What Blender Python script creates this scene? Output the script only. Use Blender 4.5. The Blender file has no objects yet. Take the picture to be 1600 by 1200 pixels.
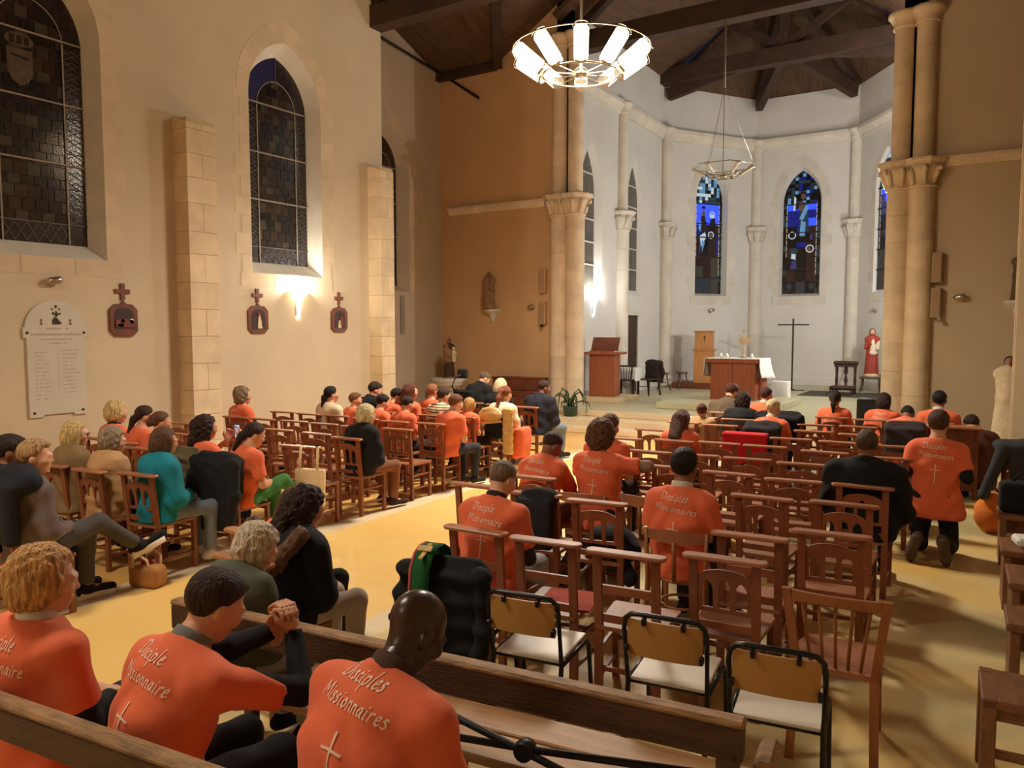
import bpy, math, random
import numpy as np
from mathutils import Vector, Matrix
from mathutils.geometry import tessellate_polygon
from mathutils.bvhtree import BVHTree

# ------------------------------------------------------------------ camera, world, exposure
scene = bpy.context.scene
col = scene.collection
cam_data = bpy.data.cameras.new('camera')
cam_data.sensor_fit = 'HORIZONTAL'; cam_data.sensor_width = 36.0; cam_data.lens = 36.0 * 1199 / 1600
cam_data.clip_start = 0.05; cam_data.clip_end = 200
cam = bpy.data.objects.new('camera', cam_data); col.objects.link(cam)
cam.location = (0, 0, 2.1)
cam.rotation_euler = (math.radians(90 - 4.05), 0, math.radians(32.3))
scene.camera = cam

world = bpy.data.worlds.new('night'); scene.world = world; world.use_nodes = True
bg = world.node_tree.nodes['Background']
bg.inputs[0].default_value = (0.02, 0.05, 0.16, 1); bg.inputs[1].default_value = 0.25   # late dusk outside

vs = scene.view_settings
vs.view_transform = 'Standard'; vs.look = 'None'; vs.gamma = 1.0; vs.use_curve_mapping = False
vs.exposure = 0.06

R = math.radians
rng = random.Random(7)

def lamp_point(name, loc, power, color, radius, parent=None):
    l = bpy.data.lights.new(name, 'POINT'); l.energy = power; l.color = color; l.shadow_soft_size = radius
    o = bpy.data.objects.new(name, l); col.objects.link(o); o.location = loc; o.parent = parent
    return o

def lamp_spot(name, loc, power, color, radius, parent=None, angle=176, blend=1.0):
    l = bpy.data.lights.new(name, 'SPOT'); l.energy = power; l.color = color; l.shadow_soft_size = radius
    l.spot_size = R(angle); l.spot_blend = blend
    o = bpy.data.objects.new(name, l); col.objects.link(o); o.location = loc; o.parent = parent
    return o

# ------------------------------------------------------------------ colours and materials
def lin(h):
    if isinstance(h, str):
        h = h.lstrip('#'); c = [int(h[i:i+2], 16) / 255 for i in (0, 2, 4)]
    else:
        c = [v / 255 for v in h]
    return tuple(v / 12.92 if v <= 0.04045 else ((v + 0.055) / 1.055) ** 2.4 for v in c)

MATS = {}
def mat(name, c, rough=0.6, var=0.12, scale=6.0, bump=0.0, bscale=None, metal=0.0, stretch=None, rand=0.0, spec=0.4, detail=4.0, c2=None, sheen=0.0):
    if name in MATS: return MATS[name]
    m = bpy.data.materials.new(name); m.use_nodes = True
    nt = m.node_tree; N = nt.nodes; L = nt.links
    b = N['Principled BSDF']
    c = lin(c) if isinstance(c, (str, list)) or max(c) > 1 else c
    b.inputs['Roughness'].default_value = rough
    b.inputs['Metallic'].default_value = metal
    b.inputs['Specular IOR Level'].default_value = spec
    if sheen: b.inputs['Sheen Weight'].default_value = sheen
    tc = N.new('ShaderNodeTexCoord'); mp = N.new('ShaderNodeMapping')
    L.new(tc.outputs['Object'], mp.inputs['Vector'])
    if stretch: mp.inputs['Scale'].default_value = stretch
    nz = N.new('ShaderNodeTexNoise'); nz.inputs['Scale'].default_value = scale; nz.inputs['Detail'].default_value = detail
    L.new(mp.outputs[0], nz.inputs['Vector'])
    ramp = N.new('ShaderNodeValToRGB')
    lo = tuple(v * (1 - var) for v in c) if c2 is None else c
    hi = tuple(min(1, v * (1 + var)) for v in c) if c2 is None else (lin(c2))
    ramp.color_ramp.elements[0].color = (*lo, 1); ramp.color_ramp.elements[1].color = (*hi, 1)
    ramp.color_ramp.elements[0].position = 0.32; ramp.color_ramp.elements[1].position = 0.68
    L.new(nz.outputs['Fac'], ramp.inputs['Fac'])
    out = ramp.outputs['Color']
    if rand:
        oi = N.new('ShaderNodeObjectInfo'); hs = N.new('ShaderNodeHueSaturation')
        mr = N.new('ShaderNodeMapRange'); mr.inputs[3].default_value = 1 - rand; mr.inputs[4].default_value = 1 + rand
        L.new(oi.outputs['Random'], mr.inputs[0]); L.new(mr.outputs[0], hs.inputs['Value'])
        L.new(out, hs.inputs['Color']); out = hs.outputs['Color']
    L.new(out, b.inputs['Base Color'])
    if bump:
        n2 = N.new('ShaderNodeTexNoise'); n2.inputs['Scale'].default_value = bscale or scale * 4; n2.inputs['Detail'].default_value = 3
        L.new(mp.outputs[0], n2.inputs['Vector'])
        bp = N.new('ShaderNodeBump'); bp.inputs['Strength'].default_value = bump; bp.inputs['Distance'].default_value = 0.02
        L.new(n2.outputs['Fac'], bp.inputs['Height']); L.new(bp.outputs[0], b.inputs['Normal'])
    MATS[name] = m
    return m

def emis(name, c, strength, base=None, rough=0.3):
    if name in MATS: return MATS[name]
    m = bpy.data.materials.new(name); m.use_nodes = True
    b = m.node_tree.nodes['Principled BSDF']
    cc = lin(c)
    b.inputs['Base Color'].default_value = (*(lin(base) if base else cc), 1)
    b.inputs['Roughness'].default_value = rough
    b.inputs['Emission Color'].default_value = (*cc, 1); b.inputs['Emission Strength'].default_value = strength
    MATS[name] = m
    return m

M_NAVE = mat('nave_plaster', (208, 189, 160), 0.85, 0.05, 1.2, 0.06, 30)
M_EAST = mat('dimmed_plaster', (204, 164, 120), 0.85, 0.06, 0.9, 0.05, 30)  # same plaster as the other walls, its dim warm light put into the colour
M_TRANS = mat('grey_plaster', (190, 170, 145), 0.85, 0.06, 1.0, 0.05, 30)
M_CHAN = mat('chancel_plaster', (210, 207, 200), 0.85, 0.05, 0.8, 0.05, 30)
M_STONE = mat('cream_limestone', (222, 198, 162), 0.8, 0.10, 3.0, 0.10, 25, rand=0.07)
M_STONEW = mat('white_limestone', (210, 202, 188), 0.8, 0.07, 3.0, 0.08, 25, rand=0.03)
M_STONEO = mat('orange_limestone', (222, 198, 168), 0.8, 0.10, 3.0, 0.10, 25, rand=0.09)
M_BEAM = mat('dark_beam', (62, 42, 30), 0.7, 0.25, 3.0, 0.2, 20, stretch=(1, 1, 1))
M_ROOF = mat('roof_boards', (84, 60, 40), 0.75, 0.25, 2.0, 0.15, 10, stretch=(6, 0.6, 1))
M_CHAIR = mat('chair_wood', (134, 76, 48), 0.42, 0.16, 5, 0.05, 40, stretch=(4, 4, 1), rand=0.14, spec=0.5)
M_CHAIR_S = mat('chair_seat_wood', (150, 94, 62), 0.45, 0.18, 6, 0.06, 40, stretch=(1, 6, 1), rand=0.14, spec=0.5)
M_CHAIR_T = mat('chair_rail_wood', (166, 108, 74), 0.35, 0.14, 6, 0.04, 40, stretch=(1, 6, 1), rand=0.10, spec=0.5)
M_LIGHTWOOD = mat('spindle_wood', (150, 92, 52), 0.4, 0.16, 6, 0.04, 40, stretch=(4, 4, 1), rand=0.06)
M_PEW = mat('old_pew_wood', (84, 58, 40), 0.6, 0.3, 5, 0.35, 30, stretch=(1, 5, 5))
M_PEWTOP = mat('worn_pew_top', (152, 116, 76), 0.55, 0.35, 9, 0.4, 30, stretch=(1, 4, 4))
M_PEWSEAT = mat('pew_seat_plank', (176, 132, 86), 0.5, 0.2, 5, 0.1, 30, stretch=(1, 7, 7))
M_BENCH = mat('brown_bench_wood', (124, 82, 54), 0.5, 0.2, 5, 0.1, 30, stretch=(5, 1, 5), rand=0.06)
M_ALTAR = mat('altar_wood', (140, 74, 44), 0.45, 0.15, 4, 0.04, 30, stretch=(6, 6, 0.6))
M_LECT = mat('lectern_wood', (150, 82, 50), 0.45, 0.15, 4, 0.04, 30, stretch=(6, 6, 0.6))
M_TAB = mat('tabernacle_wood', (186, 128, 72), 0.45, 0.15, 4, 0.04, 30, stretch=(6, 6, 0.6))
M_DARKWOOD = mat('dark_wood', (58, 36, 26), 0.45, 0.2, 5, 0.05, 30)
M_STOOL = mat('stool_wood', (96, 74, 56), 0.5, 0.2, 5, 0.05, 30)
M_STATION = mat('station_wood', (112, 58, 36), 0.5, 0.2, 6, 0.15, 40)
M_BLACKMETAL = mat('black_metal', (18, 17, 17), 0.35, 0.1, 5, spec=0.5)
M_IRON = mat('wrought_iron', (30, 26, 24), 0.5, 0.2, 8, 0.1)
M_LEAD = mat('window_lead', (150, 135, 118), 0.5, 0.1, 8)
M_LEADD = mat('window_lead_dark', (84, 76, 70), 0.5, 0.1, 8)
M_CHROME = mat('brushed_metal', (190, 180, 165), 0.25, 0.05, 8, metal=0.9)
M_WHITE = mat('white_laminate', (228, 220, 206), 0.28, 0.02, 3, spec=0.5)
M_BEIGE = mat('beige_laminate', (188, 140, 78), 0.35, 0.06, 3, spec=0.5)
M_CLOTH = mat('white_cloth', (226, 224, 218), 0.8, 0.03, 5, 0.1, 20)
M_MARBLE = mat('plaque_marble', (205, 196, 178), 0.4, 0.05, 3)
M_ENGRAVE = mat('engraving', (176, 160, 138), 0.7, 0.05)
M_ENGRAVED = mat('dark_engraving', (58, 44, 36), 0.6, 0.1)
M_BOLT = mat('bolt', (60, 44, 34), 0.4, 0.1)
M_STATUE = mat('worn_statue', (140, 104, 72), 0.7, 0.2, 8, 0.15, 30)
M_STATUEW = mat('cream_statue', (214, 194, 160), 0.7, 0.1, 8, 0.1, 30)
M_SKIN = mat('skin', (212, 154, 122), 0.5, 0.06, 6, spec=0.35)
M_SKIN_PINK = mat('pink_skin', (218, 164, 134), 0.5, 0.06, 6, spec=0.35)
M_SKIN_TAN = mat('tan_skin', (142, 92, 66), 0.5, 0.06, 6, spec=0.35)
M_SKIN_DARK = mat('dark_skin', (62, 40, 30), 0.3, 0.08, 6, spec=0.5)
M_EYE = mat('eye_dark', (30, 22, 18), 0.2, 0.0)
M_TEXT = mat('white_print', (240, 214, 190), 0.7, 0.03, 20)
M_TEE = mat('orange_tee', (232, 110, 70), 0.85, 0.06, 4, 0.6, 6, sheen=0.1)

def fabric(name, c, var=0.12, rough=0.9, bump=0.15, bscale=14):
    return mat(name, c, rough, var, 5, bump, bscale)

def hairmat(name, c, var=0.5):
    return mat('hair_' + name, c, 0.55, var, 70, 0.9, 110, stretch=(1, 1, 0.14), spec=0.3)

# ------------------------------------------------------------------ mesh building
def rotz(a):
    c, s = math.cos(a), math.sin(a)
    return np.array([[c, -s, 0], [s, c, 0], [0, 0, 1.0]])

class MB:
    def __init__(s): s.v = []; s.f = []
    def add(s, vs_, fs):
        o = len(s.v); s.v.extend([tuple(map(float, p)) for p in vs_]); s.f.extend([tuple(i + o for i in f) for f in fs]); return s
    def box(s, lo, hi):
        x0, y0, z0 = lo; x1, y1, z1 = hi
        return s.add([(x0,y0,z0),(x1,y0,z0),(x1,y1,z0),(x0,y1,z0),(x0,y0,z1),(x1,y0,z1),(x1,y1,z1),(x0,y1,z1)],
            [(3,2,1,0),(4,5,6,7),(0,1,5,4),(1,2,6,5),(2,3,7,6),(3,0,4,7)])
    def cbox(s, lo, hi, c=0.008):
        # chamfered box: 24 vertices
        lo = np.array(lo, float); hi = np.array(hi, float); ce = (lo + hi) / 2; h = (hi - lo) / 2
        c = min(c, h.min() * 0.9)
        idx = {}; vs_ = []
        for ax in range(3):
            for sg in np.ndindex(2, 2, 2):
                q = np.array([1 if t else -1 for t in sg], float)
                p = q * (h - c); p[ax] = q[ax] * h[ax]
                idx[(ax, sg)] = len(vs_); vs_.append(ce + p)
        fs = []
        for ax in range(3):
            a, b = [(1, 2), (2, 0), (0, 1)][ax]
            for d in (0, 1):
                def k(i, j):
                    t = [0, 0, 0]; t[ax] = d; t[a] = i; t[b] = j; return (ax, tuple(t))
                q = [idx[k(0,0)], idx[k(1,0)], idx[k(1,1)], idx[k(0,1)]]
                fs.append(q if d else q[::-1])
        for ax in range(3):
            a, b = [(1, 2), (2, 0), (0, 1)][ax]
            for i in (0, 1):
                for j in (0, 1):
                    t0 = [0,0,0]; t0[a] = i; t0[b] = j; t1 = list(t0); t1[ax] = 1
                    q = [idx[(a, tuple(t0))], idx[(a, tuple(t1))], idx[(b, tuple(t1))], idx[(b, tuple(t0))]]
                    fs.append(q if (i + j) % 2 == 1 else q[::-1])
        for sg in np.ndindex(2, 2, 2):
            q = [idx[(0, sg)], idx[(1, sg)], idx[(2, sg)]]
            fs.append(q if sum(sg) % 2 == 1 else q[::-1])
        return s.add(vs_, fs)
    def bar(s, a, b, w, h=None, up=(0, 0, 1)):
        # square bar from a to b, w across, h along "up"
        a = np.array(a, float); b = np.array(b, float); h = h or w
        d = b - a; d = d / np.linalg.norm(d); up = np.array(up, float)
        if abs(d @ up) > 0.99: up = np.array([0, 1.0, 0])
        x = np.cross(d, up); x /= np.linalg.norm(x); y = np.cross(x, d)
        q = [(-1,-1),(1,-1),(1,1),(-1,1)]
        vs_ = [p + x * w / 2 * i + y * h / 2 * j for p in (a, b) for i, j in q]
        return s.add(vs_, [(0,1,2,3),(7,6,5,4),(0,4,5,1),(1,5,6,2),(2,6,7,3),(3,7,4,0)])
    def tube(s, pts, r, n=8, close=False):
        pts = [np.array(p, float) for p in pts]; m = len(pts)
        rs = r if isinstance(r, (list, tuple)) else [r] * m
        vs_ = []; fs = []; ref = np.array([0.13, 0.2, 0.97])
        for i, p in enumerate(pts):
            if close: d = pts[(i+1) % m] - pts[i-1]
            else: d = pts[min(i+1, m-1)] - pts[max(i-1, 0)]
            d = d / (np.linalg.norm(d) + 1e-9)
            rf = ref if abs(d @ ref) < 0.95 else np.array([1.0, 0.1, 0])
            x = np.cross(d, rf); x /= np.linalg.norm(x); y = np.cross(d, x)
            for k in range(n):
                a = 2 * math.pi * k / n; vs_.append(p + (x * math.cos(a) + y * math.sin(a)) * rs[i])
        last = m if close else m - 1
        for i in range(last):
            j = (i + 1) % m
            for k in range(n):
                l = (k + 1) % n; fs.append((i*n+k, i*n+l, j*n+l, j*n+k))
        if not close:
            fs.append(tuple(range(n))[::-1]); fs.append(tuple((m-1)*n + k for k in range(n)))
        return s.add(vs_, fs)
    def lathe(s, prof, c=(0, 0, 0), n=20, cap=True, a0=0, a1=2*math.pi):
        # prof: list of (r, z)
        full = abs(a1 - a0 - 2 * math.pi) < 1e-6; k_n = n if full else n + 1
        vs_ = []; fs = []
        for r_, z in prof:
            for k in range(k_n):
                a = a0 + (a1 - a0) * k / n; vs_.append((c[0] + r_ * math.cos(a), c[1] + r_ * math.sin(a), c[2] + z))
        for i in range(len(prof) - 1):
            for k in range(n):
                l = (k + 1) % k_n; fs.append((i*k_n+k, i*k_n+l, (i+1)*k_n+l, (i+1)*k_n+k))
        if cap:
            fs.append(tuple(range(k_n))[::-1]); fs.append(tuple((len(prof)-1)*k_n + k for k in range(k_n)))
        return s.add(vs_, fs)
    def prism(s, poly, holes, O, U, V, N, t0, t1):
        # 2D polygon with holes, mapped by O + u U + v V, extruded from t0 to t1 along N
        O, U, V, N = (np.array(q, float) for q in (O, U, V, N))
        loops = [poly] + list(holes)
        tri = tessellate_polygon([[Vector((p[0], p[1], 0)) for p in l] for l in loops])
        flat = [p for l in loops for p in l]; n = len(flat)
        f3 = []
        for t in tri:
            a, b, c = (flat[i] for i in t)
            ar = (b[0]-a[0])*(c[1]-a[1]) - (c[0]-a[0])*(b[1]-a[1])
            f3.append(tuple(t) if ar > 0 else tuple(t)[::-1])
        if np.cross(U, V) @ N < 0: f3 = [t[::-1] for t in f3]
        vs_ = [O + p[0]*U + p[1]*V + N*t1 for p in flat] + [O + p[0]*U + p[1]*V + N*t0 for p in flat]
        fs = f3 + [tuple(i + n for i in t[::-1]) for t in f3]
        o = 0
        for l in loops:
            m = len(l)
            for i in range(m):
                j = (i + 1) % m; fs.append((o+i, n+o+i, n+o+j, o+j))
            o += m
        return s.add(vs_, fs)
    def xform(s, M=None, t=(0, 0, 0)):
        a = np.array(s.v)
        if M is not None: a = a @ np.array(M).T
        s.v = [tuple(p) for p in a + np.array(t)]; return s
    def mesh(s, name, m, smooth=False):
        me = bpy.data.meshes.new(name); me.from_pydata(s.v, [], s.f); me.materials.append(m)
        if smooth: me.polygons.foreach_set('use_smooth', [len(f) <= 4 for f in s.f])
        me.update(); return me
    def build(s, name, m, parent=None, smooth=False, loc=None, rz=0):
        o = bpy.data.objects.new(name, s.mesh(name, m, smooth)); col.objects.link(o); o.parent = parent
        if loc is not None: o.location = loc
        if rz: o.rotation_euler.z = rz
        return o

def obj(name, me, parent=None, loc=(0, 0, 0), rot=(0, 0, 0)):
    o = bpy.data.objects.new(name, me); col.objects.link(o); o.parent = parent; o.location = loc; o.rotation_euler = rot
    return o
def thing(name, label, cat, loc=(0, 0, 0), rz=0, group=None):
    o = bpy.data.objects.new(name, None); col.objects.link(o); o.location = loc; o.rotation_euler = (0, 0, rz)
    o.empty_display_size = 0.1
    return tag(o, label, cat, group)
def tag(o, label, cat, group=None):
    o['label'] = label; o['category'] = cat
    if group: o['group'] = group
    return o
def struct(o): o['kind'] = 'structure'; return o
def stuff(o): o['kind'] = 'stuff'; return o
def dup(root, loc, rz, label, group=None):
    r = root.copy(); col.objects.link(r); r.location = loc; r.rotation_euler = (0, 0, rz); r['label'] = label
    if group: r['group'] = group
    for ch in root.children:
        c = ch.copy(); col.objects.link(c); c.parent = r
        for g in ch.children:
            d = g.copy(); col.objects.link(d); d.parent = c
    return r
ORD = ['', 'first', 'second', 'third', 'fourth', 'fifth', 'sixth', 'seventh', 'eighth', 'ninth', 'tenth', 'eleventh']
# ------------------------------------------------------------------ the setting
ZC = 0.36                                    # chancel floor height
AXIS = -5.2                                  # church axis
XL, XT, YE, XC = -10.8, -12.6, 16.4, -8.7    # nave wall, transept wall, east wall, chancel wall
XCR = 2 * AXIS - XC                          # right chancel wall
APSE = [(XC, 22.4), (-6.75, 25.4), (-3.75, 25.4), (XCR, 22.4)]

def floor_material():
    m = bpy.data.materials.new('painted_floor'); m.use_nodes = True
    nt = m.node_tree; N = nt.nodes; L = nt.links; b = N['Principled BSDF']
    tc = N.new('ShaderNodeTexCoord'); sp = N.new('ShaderNodeSeparateXYZ'); L.new(tc.outputs['Object'], sp.inputs[0])
    def noise(s, d=3, st=None):
        n = N.new('ShaderNodeTexNoise'); n.inputs['Scale'].default_value = s; n.inputs['Detail'].default_value = d
        if st:
            mp = N.new('ShaderNodeMapping'); mp.inputs['Scale'].default_value = st; L.new(tc.outputs['Object'], mp.inputs[0]); L.new(mp.outputs[0], n.inputs['Vector'])
        else: L.new(tc.outputs['Object'], n.inputs['Vector'])
        return n
    def ramp(src, stops):
        r = N.new('ShaderNodeValToRGB'); e = r.color_ramp.elements
        while len(e) < len(stops): e.new(0.5)
        for q, (p, c) in zip(e, stops): q.position = p; q.color = (*lin(c), 1)
        L.new(src, r.inputs[0]); return r.outputs[0]
    sides = ramp(noise(0.9, 3).outputs[0], [(0.34, (176, 166, 118)), (0.46, (220, 198, 144)), (0.56, (224, 194, 128)), (0.7, (222, 180, 98))])
    aisle = ramp(noise(0.7, 2).outputs[0], [(0.3, (230, 186, 106)), (0.7, (238, 200, 126))])
    def band(x0, x1, soft):
        a = N.new('ShaderNodeMapRange'); a.interpolation_type = 'SMOOTHSTEP'
        a.inputs[1].default_value = x0 - soft; a.inputs[2].default_value = x0 + soft
        L.new(sp.outputs[0], a.inputs[0])
        c = N.new('ShaderNodeMapRange'); c.interpolation_type = 'SMOOTHSTEP'
        c.inputs[1].default_value = x1 - soft; c.inputs[2].default_value = x1 + soft; c.inputs[3].default_value = 1; c.inputs[4].default_value = 0
        L.new(sp.outputs[0], c.inputs[0])
        q = N.new('ShaderNodeMath'); q.operation = 'MULTIPLY'; L.new(a.outputs[0], q.inputs[0]); L.new(c.outputs[0], q.inputs[1])
        return q.outputs[0]
    def mix(f, a, c):
        q = N.new('ShaderNodeMix'); q.data_type = 'RGBA'; L.new(f, q.inputs[0]); L.new(a, q.inputs[6]); L.new(c, q.inputs[7]); return q.outputs[2]
    white = ramp(noise(3, 2).outputs[0], [(0.3, (222, 200, 160)), (0.7, (232, 214, 178))])
    left = ramp(noise(1.1, 3).outputs[0], [(0.36, (196, 150, 84)), (0.6, (218, 172, 96))])
    c = mix(band(-30, -6.0, 0.02), sides, left)
    c = mix(band(-6.05, -3.55, 0.03), c, white)
    c = mix(band(-5.78, -3.8, 0.02), c, aisle)
    L.new(c, b.inputs['Base Color'])
    b.inputs['Roughness'].default_value = 0.38; b.inputs['Specular IOR Level'].default_value = 0.4
    rg = N.new('ShaderNodeMapRange'); rg.inputs[3].default_value = 0.3; rg.inputs[4].default_value = 0.5
    L.new(noise(2.5).outputs[0], rg.inputs[0]); L.new(rg.outputs[0], b.inputs['Roughness'])
    return m
MATS['floor'] = floor_material()
M_CFLOOR = mat('chancel_floor', (188, 182, 148), 0.4, 0.08, 0.9)
M_STEP = mat('step_stone', (206, 184, 148), 0.6, 0.08, 2.0, 0.05)
struct(MB().box((-16, -8, -0.2), (6, YE + 0.2, 0)).build('floor', MATS['floor']))
fl = struct(MB().prism([(-8.9, 14.85), (-1.5, 14.85), (-1.5, 16.5), (XCR + .2, 16.5), (XCR + .2, 22.4), (-3.7, 25.6), (-6.8, 25.6), (XC - .2, 22.4), (XC - .2, 16.5), (-8.9, 16.5)], [],
     (0, 0, 0), (1, 0, 0), (0, 1, 0), (0, 0, 1), 0.24, ZC).build('floor_chancel', M_CFLOOR))
for k, (y, z) in enumerate([(14.35, 0.24), (13.85, 0.12)]):
    MB().cbox((-9.0 - k * .12, y, 0), (-1.4 + k * .12, 16.2, z), 0.012).build('step', M_STEP, fl)
MB().cbox((-8.92, 14.83, 0.24), (-1.48, 14.9, ZC + .004), 0.01).build('step', M_STEP, fl)

def gothic(w, sill, spring, apex, n=9):
    r = (w * w / 4 + (apex - spring) ** 2) / w; cx = w / 2 - r
    a1 = math.atan2(apex - spring, -cx)
    right = [(cx + r * math.cos(a1 * i / n), spring + r * math.sin(a1 * i / n)) for i in range(n + 1)]
    right[-1] = (0, apex)
    left = [(-x, y) for x, y in right[:-1]][::-1]
    return [(-w / 2, sill), (w / 2, sill)] + right + left
def clip(poly, u0, u1, v0, v1):
    for ax, lim, sg in ((0, u0, 1), (0, u1, -1), (1, v0, 1), (1, v1, -1)):
        out = []
        for i in range(len(poly)):
            a, b = poly[i - 1], poly[i]
            da, db = (a[ax] - lim) * sg, (b[ax] - lim) * sg
            if (da >= 0) != (db >= 0):
                t = da / (da - db); out.append((a[0] + (b[0]-a[0]) * t, a[1] + (b[1]-a[1]) * t))
            if db >= 0: out.append(b)
        poly = out
        if len(poly) < 3: return []
    return poly

class Frame:
    """A wall's own frame: O + u U + v Z, N points into the room."""
    def __init__(s, O, U, N): s.O = np.array(O, float); s.U = np.array(U, float); s.N = np.array(N, float); s.V = np.array([0, 0, 1.0])
    def p(s, u, v, w=0): return s.O + s.U * u + s.V * v + s.N * w
    def prism(s, mb, poly, holes, t0, t1): return mb.prism(poly, holes, s.O, s.U, s.V, s.N, t0, t1)

def sheet(name, fr, poly, holes, m, th=0.35):
    return struct(fr.prism(MB(), poly, holes, -th, 0).build(name, m))

F_L = Frame((XL, 0, 0), (0, 1, 0), (1, 0, 0))
F_T = Frame((XT, 0, 0), (0, 1, 0), (1, 0, 0))
F_E = Frame((0, YE, 0), (1, 0, 0), (0, -1, 0))
F_C = Frame((XC, 0, 0), (0, 1, 0), (1, 0, 0))

GLASS = [mat('dark_glass_%d' % i, c, 0.12, 0.15, 9, 0.05, 40, spec=0.6) for i, c in enumerate([(38, 30, 25), (46, 36, 29), (30, 25, 22), (58, 47, 38), (40, 33, 34), (34, 30, 26), (66, 60, 50), (52, 38, 28)])]
GLASS_B = [emis('dusk_blue_glass', (52, 46, 130), 0.06, (26, 20, 34)), emis('dusk_violet_glass', (64, 54, 110), 0.04, (32, 25, 32))]  # faint emission stands for dusk light behind the panes
M_BORDERG = mat('border_glass', (44, 36, 34), 0.15, 0.3, 14, 0.1, 40, spec=0.6)

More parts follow.
